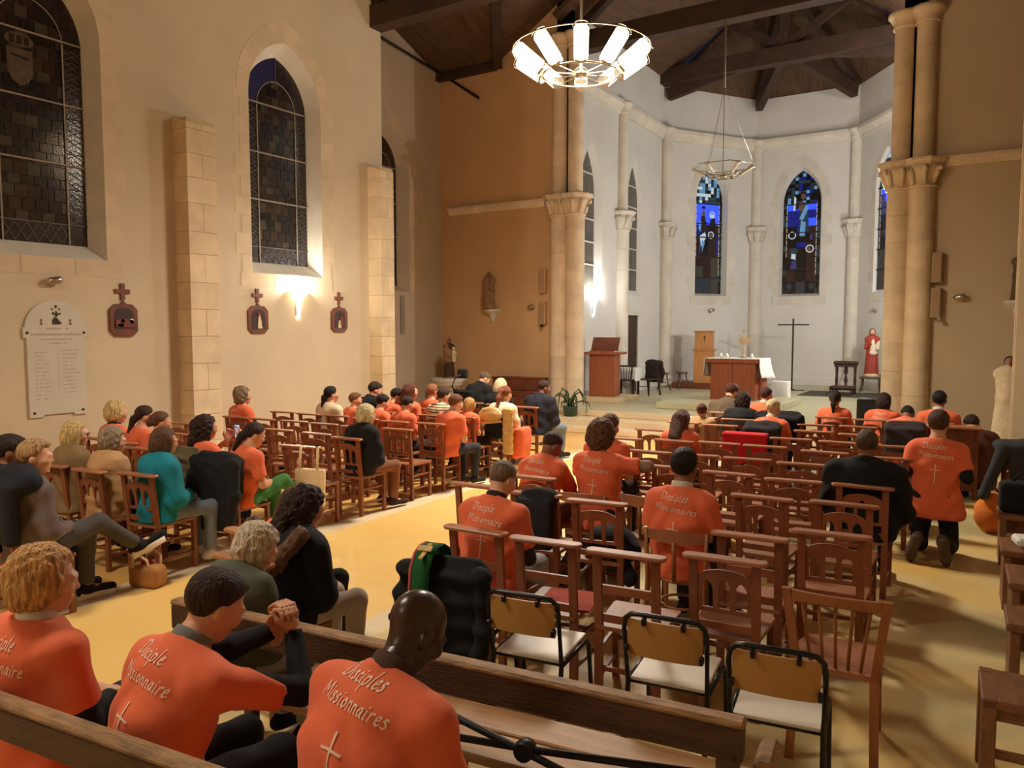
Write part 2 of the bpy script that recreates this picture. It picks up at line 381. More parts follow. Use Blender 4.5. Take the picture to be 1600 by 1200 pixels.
NWIN = [0]
def window(fr, uc, wo, so, spo, ao, wg, sg, spg, ag, depth, reveal_m, style):
    """Pointed window: funnel reveal from the outer outline to the glass, panes, bars."""
    NWIN[0] += 1
    W = Frame(fr.p(uc, 0), fr.U, fr.N)
    A = gothic(wo, so, spo, ao, 12); B = gothic(wg, sg, spg, ag, 12)
    mb = MB(); n = len(A)
    mb.add([W.p(u, v, 0) for u, v in A] + [W.p(u, v, -depth) for u, v in B], [(i, n + i, n + (i+1) % n, (i+1) % n) if np.cross(fr.U, fr.V) @ fr.N > 0 else ((i+1) % n, n + (i+1) % n, n + i, i) for i in range(n)])
    root = struct(mb.build('window_%d' % NWIN[0], reveal_m))
    d = -depth
    def pane(poly, m, name='pane', t=0.0, th=0.012):
        if len(poly) < 3: return
        return W.prism(MB(), poly, [], d - th + t, d + t).build(name, m, root)
    def bar(a, b, w, m, name='glazing_bar', off=0.012):
        MB().bar(W.p(a[0], a[1], d + off), W.p(b[0], b[1], d + off), w, w * 0.8, fr.N).build(name, m, root)
    # added backing sheet: night's dark put into its colour, lead tone in nave windows
    W.prism(MB(), B, [], d - 0.05, d - 0.03).build('backing_sheet', mat('night_backing', (16, 14, 14), 0.3, 0.1) if style != 'nave' else mat('lead_backing', (104, 92, 78), 0.6, 0.1), root)
    if style == 'nave':
        bw = wg * 0.19; inner = gothic(wg - 2 * bw, sg + 0.28, spg, ag - 0.42, 12)
        rows = [sg + .28, spg - 1.64, spg - .82, spg + 0.03, ag]
        # border panes
        r2 = random.Random(NWIN[0])
        for side in (-1, 1):
            v = sg
            edges = [sg, sg + .28] + [sg + .28 + (spg - sg - .28) * k / 5 for k in range(1, 6)]
            for v0, v1 in zip(edges[:-1], edges[1:]):
                u0, u1 = sorted((side * wg / 2, side * (wg / 2 - bw)))
                blue = v0 > spg - 1.4 and side < 0
                pane(clip(B, u0 + .004, u1 - .004, v0 + .006, v1 - .006), GLASS_B[r2.randrange(2)] if blue and r2.random() < .5 else M_BORDERG)
        pane(clip(B, -wg/2 + bw + .004, wg/2 - bw - .004, sg, sg + .27), M_BORDERG)
        # the arched part of the border, left and right halves
        for side in (-1, 1):
            ou = [p for p in clip(B, min(0, side * wg), max(0, side * wg), spg + .006, ag + 1)]
            inn = [p for p in inner if p[1] >= spg - 1e-6 and p[0] * side >= -1e-6]
            oo = sorted([p for p in B if p[1] >= spg - 1e-6 and p[0] * side >= -1e-6], key=lambda p: p[1])
            inn = sorted(inn, key=lambda p: p[1])
            poly = oo + inn[::-1]
            if side < 0: poly = poly[::-1]
            pane(poly, GLASS_B[0] if side < 0 else M_BORDERG)
        # middle quarries: rectangular panes of uneven tint
        qw = (wg - 2 * bw) / 5; v = sg + .285; k = 0
        while v < ag - .45:
            h = 0.17 if k % 3 else 0.13
            x = -wg/2 + bw + (qw * .5 if k % 2 else 0) - qw
            while x < wg/2 - bw:
                pl = clip(clip(inner, -wg/2 + bw, wg/2 - bw, sg + .28, ag), x + .005, x + qw - .005, v + .005, v + h - .005)
                if len(pl) >= 3: pane(pl, GLASS[r2.randrange(len(GLASS))], 'quarry_pane', r2.uniform(-.002, .002))
                x += qw
            v += h; k += 1
        # iron and lead
        for v in rows[1:4]: 
            c = clip(B, -9, 9, v - .01, v + .01); us = [p[0] for p in c]
            bar((min(us), v), (max(us), v), 0.022, M_LEAD, 'saddle_bar', .02)
        for u in (-wg/2 + bw, wg/2 - bw): bar((u, sg), (u, spg), 0.018, M_LEAD, 'glazing_bar', .014)
        bar((-wg/2, sg + .28), (wg/2, sg + .28), 0.016, M_LEADD)
        MB().tube([W.p(u, v, d + .012) for u, v in sorted([p for p in inner if p[1] >= spg - 1e-6 and p[0] >= 0], key=lambda p: p[1])] + [W.p(u, v, d + .012) for u, v in sorted([p for p in inner if p[1] >= spg - 1e-6 and p[0] <= 0], key=lambda p: -p[1])], 0.008, 5).build('arched_came', M_LEAD, root)
        bar((0, ag - .42), (0, ag), 0.014, M_LEADD)
        lat = MB(); lv = sg + .28; st = 0.15
        for side in (-1, 1):
            u0, u1 = sorted((side * wg / 2, side * (wg / 2 - bw)))
            v = sg + .28
            while v < spg - st:
                for a, b in (((u0, v), (u1, v + st)), ((u1, v), (u0, v + st)), ((u0, v + st/2), ((u0+u1)/2, v + st)), ((u1, v + st/2), ((u0+u1)/2, v + st))):
                    lat.bar(W.p(*a, d + .006), W.p(*b, d + .006), 0.009, 0.006, fr.N)
                v += st
        u = -wg/2 + bw
        while u < wg/2 - bw - .05:
            for a, b in (((u, sg + .02), (u + st, sg + .26)), ((u + st, sg + .02), (u, sg + .26))):
                lat.bar(W.p(*a, d + .006), W.p(*b, d + .006), 0.009, 0.006, fr.N)
            u += st
        stuff(lat.build('lead_lattice', M_LEADD, root))
        if NWIN[0] == 1:      # painted coat of arms in the nearest window
            mg = mat('armorial_glass', (92, 76, 62), .2, .2, 12, .1, 40); mg2 = mat('armorial_dark', (46, 36, 30), .2, .2)  # second glass is a darker tone for band and towers
            au, av = -.12, 5.5
            pane([(au + .2*math.cos(a)*(1 if math.sin(a) < 0 else .9), av + .42 + .09*math.sin(a)) for a in np.linspace(0, 2*math.pi, 14, endpoint=False)], mg, 'crest_scroll', .006, .006)
            pane([(au - .16, av + .3), (au - .16, av - .0), (au - .1, av - .12), (au, av - .18), (au + .1, av - .12), (au + .16, av), (au + .16, av + .3)], mg, 'shield_pane', .006, .006)
            pane([(au - .11, av + .2), (au + .11, av + .17), (au + .11, av + .2), (au - .11, av + .23)], mg2, 'shield_band', .009, .004)
            for k in range(3): pane([(au - .12 + .09*k, av + .36), (au - .06 + .09*k, av + .36), (au - .06 + .09*k, av + .47), (au - .12 + .09*k, av + .47)], mg2, 'crest_tower', .009, .004)
    elif style == 'plain':
        m = mat('grey_glass', (92, 88, 80), 0.25, 0.15, 5, 0.1, 20)
        nrow = 6; vs_ = [sg + (ag - sg) * k / nrow for k in range(nrow + 1)]
        for v0, v1 in zip(vs_[:-1], vs_[1:]):
            for a, b in ((-wg/2, 0), (0, wg/2)):
                pane(clip(B, a + .004, b - .004, v0 + .006, v1 - .006), m)
            c = clip(B, -9, 9, v0 - .001, v0 + .01); us = [p[0] for p in c]
            if v0 > sg + .1: bar((min(us), v0), (max(us), v0), 0.03, M_STONEW, 'saddle_bar', .015)
    else:
        figure_window(W, B, wg, sg, spg, ag, d, root, pane, bar, style)
    # sloping stone sill
    return root

SG = {k: emis('stained_' + k, c, s, b, 0.2) for k, (c, s, b) in {  # dusk light coming through the glass is put in as emission
    'blue': ((40, 66, 240), 1.9, (10, 12, 60)), 'deep': ((26, 34, 140), 0.6, (10, 10, 34)), 'cyan': ((110, 165, 210), 0.6, (40, 60, 70)),
    'ice': ((190, 205, 215), 0.7, (120, 130, 135)), 'teal': ((60, 100, 120), 0.22, (24, 34, 40)), 'dark': ((26, 22, 24), 0.12, (22, 18, 18)),
    'brown': ((58, 40, 32), 0.14, (44, 30, 24)), 'grey': ((80, 76, 70), 0.14, (60, 56, 50)), 'slate': ((62, 70, 80), 0.14, (46, 50, 56)),
    'violet': ((84, 74, 150), 0.3, (40, 34, 60)), 'cream': ((200, 190, 165), 0.35, (150, 140, 120)), 'flesh': ((120, 90, 80), 0.25, (90, 66, 56))}.items()}

def figure_window(W, B, wg, sg, spg, ag, d, root, pane, bar, style):
    r2 = random.Random(style); H = ag - sg; b = wg * 0.1
    # border of small alternating panes
    nv = 15
    for k in range(nv):
        v0 = sg + (spg - sg) * k / nv; v1 = sg + (spg - sg) * (k + 1) / nv
        for side in (-1, 1):
            u0, u1 = sorted((side * wg/2, side * (wg/2 - b)))
            pane(clip(B, u0, u1 - .003, v0 + .004, v1 - .004), SG[r2.choice(['dark', 'teal', 'dark', 'slate'] if k > 2 else ['dark', 'slate'])])
            if side > 0 or k > 5:
                MB().bar(W.p(side * (wg/2 - b), v0 + .02, d + .004), W.p(side * (wg/2 - b), v1 - .02, d + .004), 0.022, 0.006, W.N).build('border_pane', SG['cream' if k > 2 else 'grey'], root)
    iu = wg/2 - b
    # canopy in the arch
    v = spg - .05; k = 0
    while v < ag - .05:
        n = 8
        for j in range(n):
            u0 = -iu + 2 * iu * j / n; u1 = u0 + 2 * iu / n
            pane(clip(B, u0 + .006, u1 - .006, v + .005, v + .10), SG[r2.choice(['cyan', 'teal', 'dark', 'ice', 'cyan', 'teal'] if style != 'w_mid' else ['dark', 'teal', 'slate', 'cyan', 'dark', 'deep'])])
        v += .105; k += 1
    # ground panes
    zones = {'w_left': [(0.0, .13, ['slate', 'slate', 'grey']), (.13, .32, ['grey', 'brown', 'grey']), (.32, .48, ['brown', 'dark', 'deep']), (.48, .56, ['deep', 'dark', 'brown']), (.56, .8, ['blue', 'blue', 'blue'])],
             'w_mid': [(0, .1, ['dark', 'slate', 'dark']), (.1, .38, ['brown', 'dark', 'brown']), (.38, .55, ['dark', 'deep', 'brown']), (.55, .68, ['deep', 'deep', 'blue']), (.68, .82, ['blue', 'blue', 'blue'])],
             'w_right': [(0, .3, ['grey', 'dark', 'slate']), (.3, .55, ['dark', 'deep', 'brown']), (.55, .7, ['violet', 'deep', 'blue']), (.7, .82, ['blue', 'deep', 'blue'])]}[style]
    top = spg - .05
    for f0, f1, cs in zones:
        a0 = sg + f0 * H; a1 = min(sg + f1 * H, top); n = max(1, round((a1 - a0) / .32))
        for i in range(n):
            v0 = a0 + (a1 - a0) * i / n; v1 = a0 + (a1 - a0) * (i + 1) / n
            for j in range(3):
                pane(clip(B, -iu + 2*iu*j/3 + .004, -iu + 2*iu*(j+1)/3 - .004, v0 + .004, v1 - .004), SG[cs[j] if r2.random() < .8 else cs[(j + i) % 3]])
    for f in ([.13, .3, .46, .57, .73] if style == 'w_left' else [.1, .2, .5, .73]) if style != 'w_right' else [.15, .3, .45, .6, .75]:
        bar((-wg/2, sg + f * H), (wg/2, sg + f * H), 0.035, M_IRON, 'saddle_bar', .014)
    # figures: heads, halos and robes as their own glass pieces
    def blob(u, f, ru, rv, c, t=.004, n=14, name='figure_pane', flat=1.0):
        v = sg + f * H
        pane([(u + ru * math.cos(2*math.pi*i/n), v + rv * math.sin(2*math.pi*i/n) * flat) for i in range(n)], SG[c], name, t, 0.006)
    def poly(pts, c, t=.004, name='robe_pane'):
        pane([(u, sg + f * H) for u, f in pts], SG[c], name, t, 0.006)
    def halo(u, f, r_, c='ice'):
        v = sg + f * H
        o = [(u + r_ * math.cos(2*math.pi*i/16), v + r_ * math.sin(2*math.pi*i/16)) for i in range(16)]
        h = [(u + r_*.76 * math.cos(-2*math.pi*i/16), v + r_*.76 * math.sin(-2*math.pi*i/16)) for i in range(16)]
        W.prism(MB(), o, [h], d - .002, d + .009).build('halo_pane', SG[c], root)
    if style == 'w_left':
        for u in (-.17, .17): blob(u, .69, .15, .14, 'blue', .002)
        poly([(-.36, .5), (-.02, .5), (-.05, .58), (-.13, .64), (-.25, .63)], 'brown', .003)
        blob(-.17, .655, .07, .09, 'flesh'); blob(-.17, .70, .075, .05, 'dark', .005)
        poly([(.06, .5), (.36, .5), (.3, .6), (.2, .64), (.1, .6)], 'dark', .003)
        blob(.17, .635, .06, .075, 'ice'); halo(.17, .645, .11)
        poly([(-.36, .53), (-.3, .6), (-.24, .58), (-.28, .5)], 'cyan'); poly([(-.26, .38), (-.05, .46), (-.1, .5), (-.3, .47)], 'ice'); poly([(-.34, .3), (-.22, .4), (-.3, .44)], 'violet')
        poly([(-.2, .34), (-.1, .42), (-.22, .44)], 'cyan', .005)
        poly([(.0, .3), (.36, .3), (.34, .46), (.2, .5), (.06, .42)], 'brown', .003); blob(.13, .475, .06, .07, 'flesh', .006); halo(.13, .48, .115)
    elif style == 'w_mid':
        poly([(-.1, .5), (.22, .5), (.2, .62), (.16, .73), (.02, .75), (-.1, .7), (-.06, .6)], 'teal', .003)
        poly([(-.06, .47), (.1, .47), (.12, .58), (-.02, .6)], 'cyan', .005); poly([(-.08, .61), (.04, .6), (.2, .7), (.12, .73)], 'cyan', .006)
        blob(-.02, .71, .08, .14, 'flesh', .006); blob(.03, .79, .07, .09, 'flesh', .007); blob(.03, .815, .09, .06, 'brown', .005)
        poly([(-.26, .68), (-.2, .68), (-.18, .78), (-.24, .8)], 'ice'); poly([(-.2, .68), (-.08, .7), (-.1, .74), (-.2, .72)], 'brown')
        poly([(-.3, .42), (.36, .42), (.34, .48), (.1, .5), (-.2, .48)], 'dark', .003)
        halo(-.28, .48, .12); blob(-.27, .47, .06, .08, 'dark', .007); blob(.3, .46, .05, .1, 'violet', .006)
        halo(.26, .365, .125); blob(.24, .36, .06, .08, 'flesh', .006); blob(-.22, .35, .14, .1, 'teal', .004); halo(-.2, .352, .1, 'slate')
        poly([(-.3, .29), (-.16, .28), (-.16, .33), (-.28, .34)], 'ice'); poly([(-.32, .2), (-.12, .2), (-.14, .28), (-.28, .27)], 'violet')
        for u in (-.34, .34): blob(u, .06, .08, .1, 'slate', .004)
    else:
        blob(-.1, .67, .13, .14, 'blue', .003); poly([(-.3, .4), (0, .4), (-.02, .56), (-.16, .6)], 'brown', .003); blob(-.14, .575, .07, .09, 'flesh')
        poly([(.02, .48), (.2, .46), (.24, .56), (.1, .58)], 'ice'); poly([(-.25, .42), (-.12, .4), (-.1, .48)], 'violet', .005)

# ---- nave wall on the left
wl_holes = [[(u + 5.45, v) for u, v in gothic(1.62, 3.08, 6.1, 7.12, 12)], [(u + 9.6, v) for u, v in gothic(1.62, 3.08, 6.1, 7.12, 12)]]
wall_left = sheet('wall_left', F_L, [(-6, 0), (12.1, 0), (12.1, 8.72), (-6, 8.72)], wl_holes, M_NAVE, 0.5)
for uc in (5.45, 9.6):
    window(F_L, uc, 1.62, 3.08, 6.1, 7.12, 1.38, 3.28, 6.02, 6.92, 0.27, M_STONEW, 'nave')
# dressed stones around the nave windows, a hair proud of the plaster
def voussoirs(fr, parent, uc, w, sill, spring, apex, m, h=0.33, sides=(-1, 1), arch=True):
    r2 = random.Random(int(uc * 10))
    for s in sides:
        v = sill - .02; k = 0
        while v < spring - .05:
            hh = min(h * r2.uniform(.85, 1.1), spring - v)
            wd = .32 if k % 2 else .2
            u0, u1 = sorted((uc + s * w/2, uc + s * (w/2 + wd)))
            fr.prism(MB(), [(u0, v + .004), (u1, v + .004), (u1, v + hh - .004), (u0, v + hh - .004)], [], -.02, .005).build('stone', m, parent)
            v += hh; k += 1
        if arch:
            o = [p for p in gothic(w, sill, spring, apex, 10)[2:13]]
            q = [p for p in gothic(w + .5, sill, spring, apex + .38, 10)[2:13]]
            for i in range(0, 10, 2):
                poly = [(uc + s*o[i][0], o[i][1] + .003), (uc + s*q[i][0], q[i][1] + .003), (uc + s*q[i+1][0], q[i+1][1]), (uc + s*q[i+2][0], q[i+2][1] - .003), (uc + s*o[i+2][0], o[i+2][1] - .003), (uc + s*o[i+1][0], o[i+1][1])]
                fr.prism(MB(), poly if s > 0 else poly[::-1], [], -.02, .005).build('stone', m, parent)
M_QUOIN = mat('quoin_stone', (212, 191, 160), 0.85, 0.08, 2.5, 0.08, 25, rand=0.05)
voussoirs(F_L, wall_left, 5.45, 1.62, 3.08, 6.1, 7.12, M_QUOIN, sides=(1,))
voussoirs(F_L, wall_left, 9.6, 1.62, 3.08, 6.1, 7.12, M_QUOIN)
for uc in (5.45, 9.6):
    for j in range(3): F_L.prism(MB(), [(uc - 1.05 + .7*j + .004, 2.84), (uc - .35 + .7*j - .004, 2.84), (uc - .35 + .7*j - .004, 3.07), (uc - 1.05 + .7*j + .004, 3.07)], [], -.02, .006).build('stone', M_QUOIN, wall_left)

# ---- pilasters built of blocks
def pilaster(n, y0, y1, proj, ztop, x=XL):
    root = struct(MB().box((x - .02, y0 + .012, 0), (x + proj - .012, y1 - .012, ztop - .05)).build('trim_%d' % n, mat('mortar', (200, 176, 140), .9, .05)))
    z = 0; k = 0; r2 = random.Random(n)
    while z < ztop - .02:
        h = min(r2.uniform(.34, .44), ztop - z)
        if ztop - z - h < .12: h = ztop - z
        xs = [(y0, y1)] if k % 2 == 0 else [(y0, y0 + (y1-y0) * .52), (y0 + (y1-y0) * .52, y1)]
        for a, b in xs:
            mb = MB().cbox((x - .01, a + .002, z + .0025), (x + proj + r2.uniform(-.002, .003), b - .002, z + h - .0025), .004)
            if z + h >= ztop - .001:
                mb.v = [(p[0], p[1], p[2] - .12 * max(0, (p[0] - x) / proj) if p[2] > ztop - .05 else p[2]) for p in mb.v]
            mb.build('stone', M_STONE, root)
        z += h; k += 1
    return root
pilaster(1, 7.35, 7.87, .34, 5.36)
pilaster(2, 11.66, 12.06, .34, 5.38)
pilaster(3, 11.9, 12.55, .38, 5.5, x=0.2)      # pier on the right side of the nave, facing the aisle
struct(MB().box((0.2, 11.9, 0), (2.4, 12.55, 9.2)).build('wall_pier', M_NAVE))

# ---- left transept
sheet('wall_return', Frame((0, 12.1, 0), (1, 0, 0), (0, 1, 0)), [(XT - .3, 0), (XL - .2, 0), (XL - .2, 8.72), (XT - .3, 8.72)], [], M_TRANS, .3)
wt = sheet('wall_transept', F_T, [(12.1, 0), (YE, 0), (YE, 8.69), (14.35, 9.45), (12.1, 8.69)], [[(u + 14.3, v) for u, v in gothic(1.6, 3.05, 6.2, 7.1, 12)]], M_TRANS)
window(F_T, 14.3, 1.6, 3.05, 6.2, 7.1, 1.2, 3.2, 6.05, 6.85, 0.25, M_TRANS, 'nave')
voussoirs(F_T, wt, 14.3, 1.6, 3.05, 6.2, 7.1, mat('grey_quoin', (196, 172, 140), .85, .1, 2.5, .08, 25, rand=.06), sides=(1,))
# ---- east walls beside the chancel arch
SL = 0.62
def roof_z(x): return 8.72 + SL * max(0, min(x - XL, (2 * AXIS - XL) - x))
sheet('wall_east_left', F_E, [(XT - .3, 0), (XC, 0), (XC, roof_z(XC)), (XL, 8.72), (XT - .3, 8.69)], [], M_EAST, .45)
M_EASTR = mat('dimmed_plaster_right', (196, 174, 142), 0.85, 0.06, 0.9, 0.05, 30)  # greyer copy for the right wall, dimness again put into the plaster colour
sheet('wall_east_right', F_E, [(XCR, 0), (5, 0), (5, 8.7), (2 * AXIS - XL, 8.72), (XCR, roof_z(XCR))], [], M_EASTR, .45)
# the other walls of the room, outside the photograph
struct(MB().box((2.4, -8, 0), (2.8, 12.55, 8.8)).build('wall_right', M_NAVE))
struct(MB().box((-16, -6.4, 0), (6, -6, 13)).build('wall_back', M_NAVE))
struct(MB().box((5, 12, 0), (5.4, 17, 9)).build('wall_transept_right', M_TRANS))
struct(MB().box((2.4, 12.2, 0), (5, 12.55, 9)).build('wall_return_right', M_TRANS))

# string courses
def course(n, pts, prof, m):
    """moulding: prof (out, z) swept along a line of blocks"""
    root = None
    for (a, b, nrm) in pts:
        a = np.array(a, float); b = np.array(b, float); nrm = np.array(nrm, float)
        L_ = np.linalg.norm(b - a); k = max(1, round(L_ / .9)); d = (b - a) / L_
        for i in range(k):
            p = a + d * (L_ * i / k + .002); q = a + d * (L_ * (i + 1) / k - .002)
            vs_ = [np.array([*(e + nrm * o), z]) for e in (p, q) for o, z in prof]; m_ = len(prof)
            fs = [(j, j + 1, m_ + j + 1, m_ + j) for j in range(m_ - 1)] + [(m_ - 1, 0, m_, 2 * m_ - 1), tuple(range(m_))[::-1], tuple(range(m_, 2 * m_))]
            o_ = MB().add(vs_, fs).build('trim_%d' % n if root is None else 'moulding_block', m, root)
            if root is None: root = struct(o_)
    return root
prof = [(-.02, 5.08), (.05, 5.08), (.08, 5.14), (.12, 5.2), (.12, 5.26), (-.02, 5.26)]
course(4, [((-12.3, YE), (-9.35, YE), (0, -1))], prof, M_STONEO)
course(5, [((-1.05, YE), (5, YE), (0, -1))], prof, M_STONE)

# ---- engaged columns: drums, capital, base, upper shaft
def column(n, c, r, z0, zcap0, zcap1, ztop, m, shafts=((0, 0),), upper=True, face=(0, -1), drum=.52, abw=None):
    root = struct(MB().lathe([(r * .98, z0 + .02), (r * .98, zcap0)], (c[0] + shafts[0][0], c[1] + shafts[0][1], 0), 16).build('trim_%d' % n, m, None, True))
    fx, fy = face; L_ = math.hypot(fx, fy); fx /= L_; fy /= L_
    r2 = random.Random(n)
    for (sx, sy) in shafts:
        cx, cy = c[0] + sx, c[1] + sy
        for pr_, nm in (([(r*1.55, z0), (r*1.55, z0+.1), (r*1.45, z0+.14), (r*1.3, z0+.2), (r*1.38, z0+.26), (r*1.25, z0+.32), (r*1.02, z0+.36)], 'column_base'),):
            MB().lathe(pr_, (cx, cy, 0), 20).build(nm, m, root, True)
        z = z0 + .36
        while z < zcap0 - .01:
            h = min(drum * r2.uniform(.85, 1.1), zcap0 - z)
            if zcap0 - z - h < .15: h = zcap0 - z
            e = .005
            MB().lathe([(r, z + .0035), (r, z + h - .0035)], (cx, cy, 0), 24, cap=False).build('drum', m, root, True)
            z += h
        h = zcap1 - zcap0
        MB().lathe([(r*1.1, zcap0), (r*1.16, zcap0+.03), (r*1.02, zcap0+.06), (r*1.12, zcap0+.2*h+.06), (r*1.3, zcap0+.55*h), (r*1.62, zcap0+.78*h)], (cx, cy, 0), 20).build('capital_bell', m, root, True)
        for k in range(8):     # curled leaves
            a = 2 * math.pi * k / 8 + .2
            if math.cos(a) * fx + math.sin(a) * fy < -.4: continue
            d = np.array([math.cos(a), math.sin(a)])
            pts = [(*(np.array([cx, cy]) + d * r * q), zcap0 + h * zz) for q, zz in ((1.08, .12), (1.2, .4), (1.42, .62), (1.66, .66), (1.7, .56))]
            MB().tube(pts, [.035*r/.2, .045*r/.2, .05*r/.2, .045*r/.2, .025*r/.2], 6).build('leaf', m, root, True)
        ab = (abw or 1.75) * r
        MB().lathe([(ab*.92, zcap0+.76*h), (ab*.96, zcap0+.84*h), (ab, zcap0+.88*h), (ab*1.08, zcap0+.92*h), (ab*1.08, zcap1)], (cx, cy, 0), 8 if abw is None else 16, a0=math.pi/8, a1=math.pi/8+2*math.pi).build('abacus', m, root)
        if (sx, sy) != shafts[0]: MB().lathe([(r*.97, z0 + .2), (r*.97, zcap0)], (cx, cy, 0), 20, cap=False).build('core', m, root, True)
        if upper:
            z = zcap1
            MB().lathe([(r*.77, zcap1), (r*.77, ztop - .2)], (cx, cy, 0), 20, cap=False).build('core', m, root, True)
            while z < ztop - .3:
                h2 = min(.7, ztop - .3 - z)
                MB().lathe([(r*.8, z+.002), (r*.8, z+h2-.002)], (cx, cy, 0), 20, cap=False).build('drum', m, root, True)
                z += h2
            MB().lathe([(r*.9, ztop-.3), (r*.95, ztop-.26), (r*.85, ztop-.22), (r*1.2, ztop-.1), (r*1.35, ztop-.06), (r*1.35, ztop)], (cx, cy, 0), 16).build('upper_capital', m, root, True)
    return root
column(6, (-9.0, YE - .02), .225, 0, 4.78, 5.28, 9.0, M_STONEO, ((0, 0), (.42, -.0)), face=(.3, -1))
column(7, (-1.42, YE - .02), .225, 0, 4.72, 5.24, 8.0, M_STONE, ((-.26, .1), (.12, -.0)), face=(-.3, -1))
column(8, (XC + .05, 19.2), .2, ZC, 4.72, 5.24, 8.1, M_STONEW, face=(1, -.2))
column(9, (XC + .1, 22.3), .2, ZC, 4.82, 5.3, 8.1, M_STONEW, face=(1, -.6))
column(10, (APSE[1][0] + .03, APSE[1][1] - .08), .2, ZC, 4.84, 5.36, 8.1, M_STONEW, face=(.3, -1))
column(11, (APSE[2][0] - .03, APSE[2][1] - .08), .2, ZC, 4.86, 5.4, 8.1, M_STONEW, face=(-.3, -1))
column(12, (XCR - .1, 22.3), .2, ZC, 4.82, 5.3, 8.1, M_STONEW, face=(-1, -.6))

# ---- chancel: straight wall with two windows and a door, then a three-sided apse
ZT = 9.4
ch_holes = [[(u + 17.49, v) for u, v in gothic(1.24, 2.98, 5.5, 6.75, 12)], [(u + 20.16, v) for u, v in gothic(.98, 3.05, 5.6, 6.8, 12)], [(19.75, ZC), (20.5, ZC), (20.5, 2.5), (19.75, 2.5)]]
wcl = sheet('wall_chancel_left', F_C, [(YE, 0), (22.4, 0), (22.4, ZT + .2), (YE, ZT + .6)], ch_holes, M_CHAN, .4)
window(F_C, 17.49, 1.24, 2.98, 5.5, 6.75, .82, 3.18, 5.45, 6.58, .14, M_CHAN, 'plain')
window(F_C, 20.16, .98, 3.05, 5.6, 6.8, .76, 3.2, 5.55, 6.65, .09, M_CHAN, 'plain')
# the dark door in the chancel wall
dr = struct(F_C.prism(MB(), [(19.77, ZC), (20.48, ZC), (20.48, 2.48), (19.77, 2.48)], [], -.1, -.04).build('door_1', M_DARKWOOD))
for j in range(4): F_C.prism(MB(), [(19.79 + .17*j, ZC + .03), (19.95 + .17*j, ZC + .03), (19.95 + .17*j, 2.45), (19.79 + .17*j, 2.45)], [], -.04, -.025).build('plank', M_DARKWOOD, dr)
MB().tube([F_C.p(20.38, 1.4, -.03), F_C.p(20.38, 1.4, .02), F_C.p(20.3, 1.4, .02)], .012, 6).build('door_handle', M_IRON, dr)
F_C.prism(MB(), [(19.55, 2.5), (20.75, 2.5), (20.75, 2.62), (19.55, 2.62)], [], -.05, .05).build('lintel', M_STONEW, dr)
F_CR = Frame((XCR, 0, 0), (0, 1, 0), (-1, 0, 0))
sheet('wall_chancel_right', F_CR, [(YE, 0), (22.4, 0), (22.4, ZT + .2), (YE, ZT + .6)], [], M_CHAN, .4)
facets = []
for i, sty in enumerate(('w_left', 'w_mid', 'w_right')):
    a = np.array(APSE[i]); b = np.array(APSE[i + 1]); L_ = np.linalg.norm(b - a); u = (b - a) / L_
    nrm = np.array([u[1], -u[0]])
    fr = Frame((*a, 0), (*u, 0), (*nrm, 0)); facets.append((fr, L_))
    uc = L_ / 2 + (.02 if i == 0 else (-.12 if i == 1 else -.08)); wo = 1.24
    w_ = sheet(['wall_apse_left', 'wall_apse_middle', 'wall_apse_right'][i], fr, [(-.1, 0), (L_ + .1, 0), (L_ + .1, ZT), (-.1, ZT)], [[(x + uc, v) for x, v in gothic(wo, 3.16, 6.15, 7.2, 12)]], M_CHAN, .4)
    window(fr, uc, wo, 3.16, 6.15, 7.2, 1.12, 3.24, 6.1, 7.08, .2 if i < 2 else .07, M_CHAN, sty)
    voussoirs(fr, w_, uc, wo, 3.16, 6.15, 7.2, mat('apse_quoin', (208, 202, 190), .85, .08, 2.5, .08, 25, rand=.05))
    F2 = [(uc - .8, 2.9), (uc + .8, 2.9), (uc + .8, 3.15), (uc - .8, 3.15)]
    fr.prism(MB(), F2, [], -.02, .03).build('window_ledge', MATS['apse_quoin'], w_)
cor = [(-.02, 7.78), (.06, 7.78), (.08, 7.86), (.14, 7.94), (.2, 8.0), (.2, 8.1), (-.02, 8.1)]
course(13, [((XC, YE + .1), (XC, 22.4), (1, 0))], cor, M_STONEW)
for i, (fr, L_) in enumerate(facets):
    course(14 + i, [(APSE[i], APSE[i + 1], fr.N[:2])], cor, M_STONEW)
bs = [(-.02, ZC), (.05, ZC), (.05, ZC + .22), (.02, ZC + .26), (-.02, ZC + .26)]
for i, (fr, L_) in enumerate(facets):
    course(17 + i, [(APSE[i], APSE[i + 1], fr.N[:2])], bs, M_CHAN)
course(20, [((XC, YE + .1), (XC, 19.7), (1, 0)), ((XC, 20.5), (XC, 22.4), (1, 0))], bs, M_CHAN)

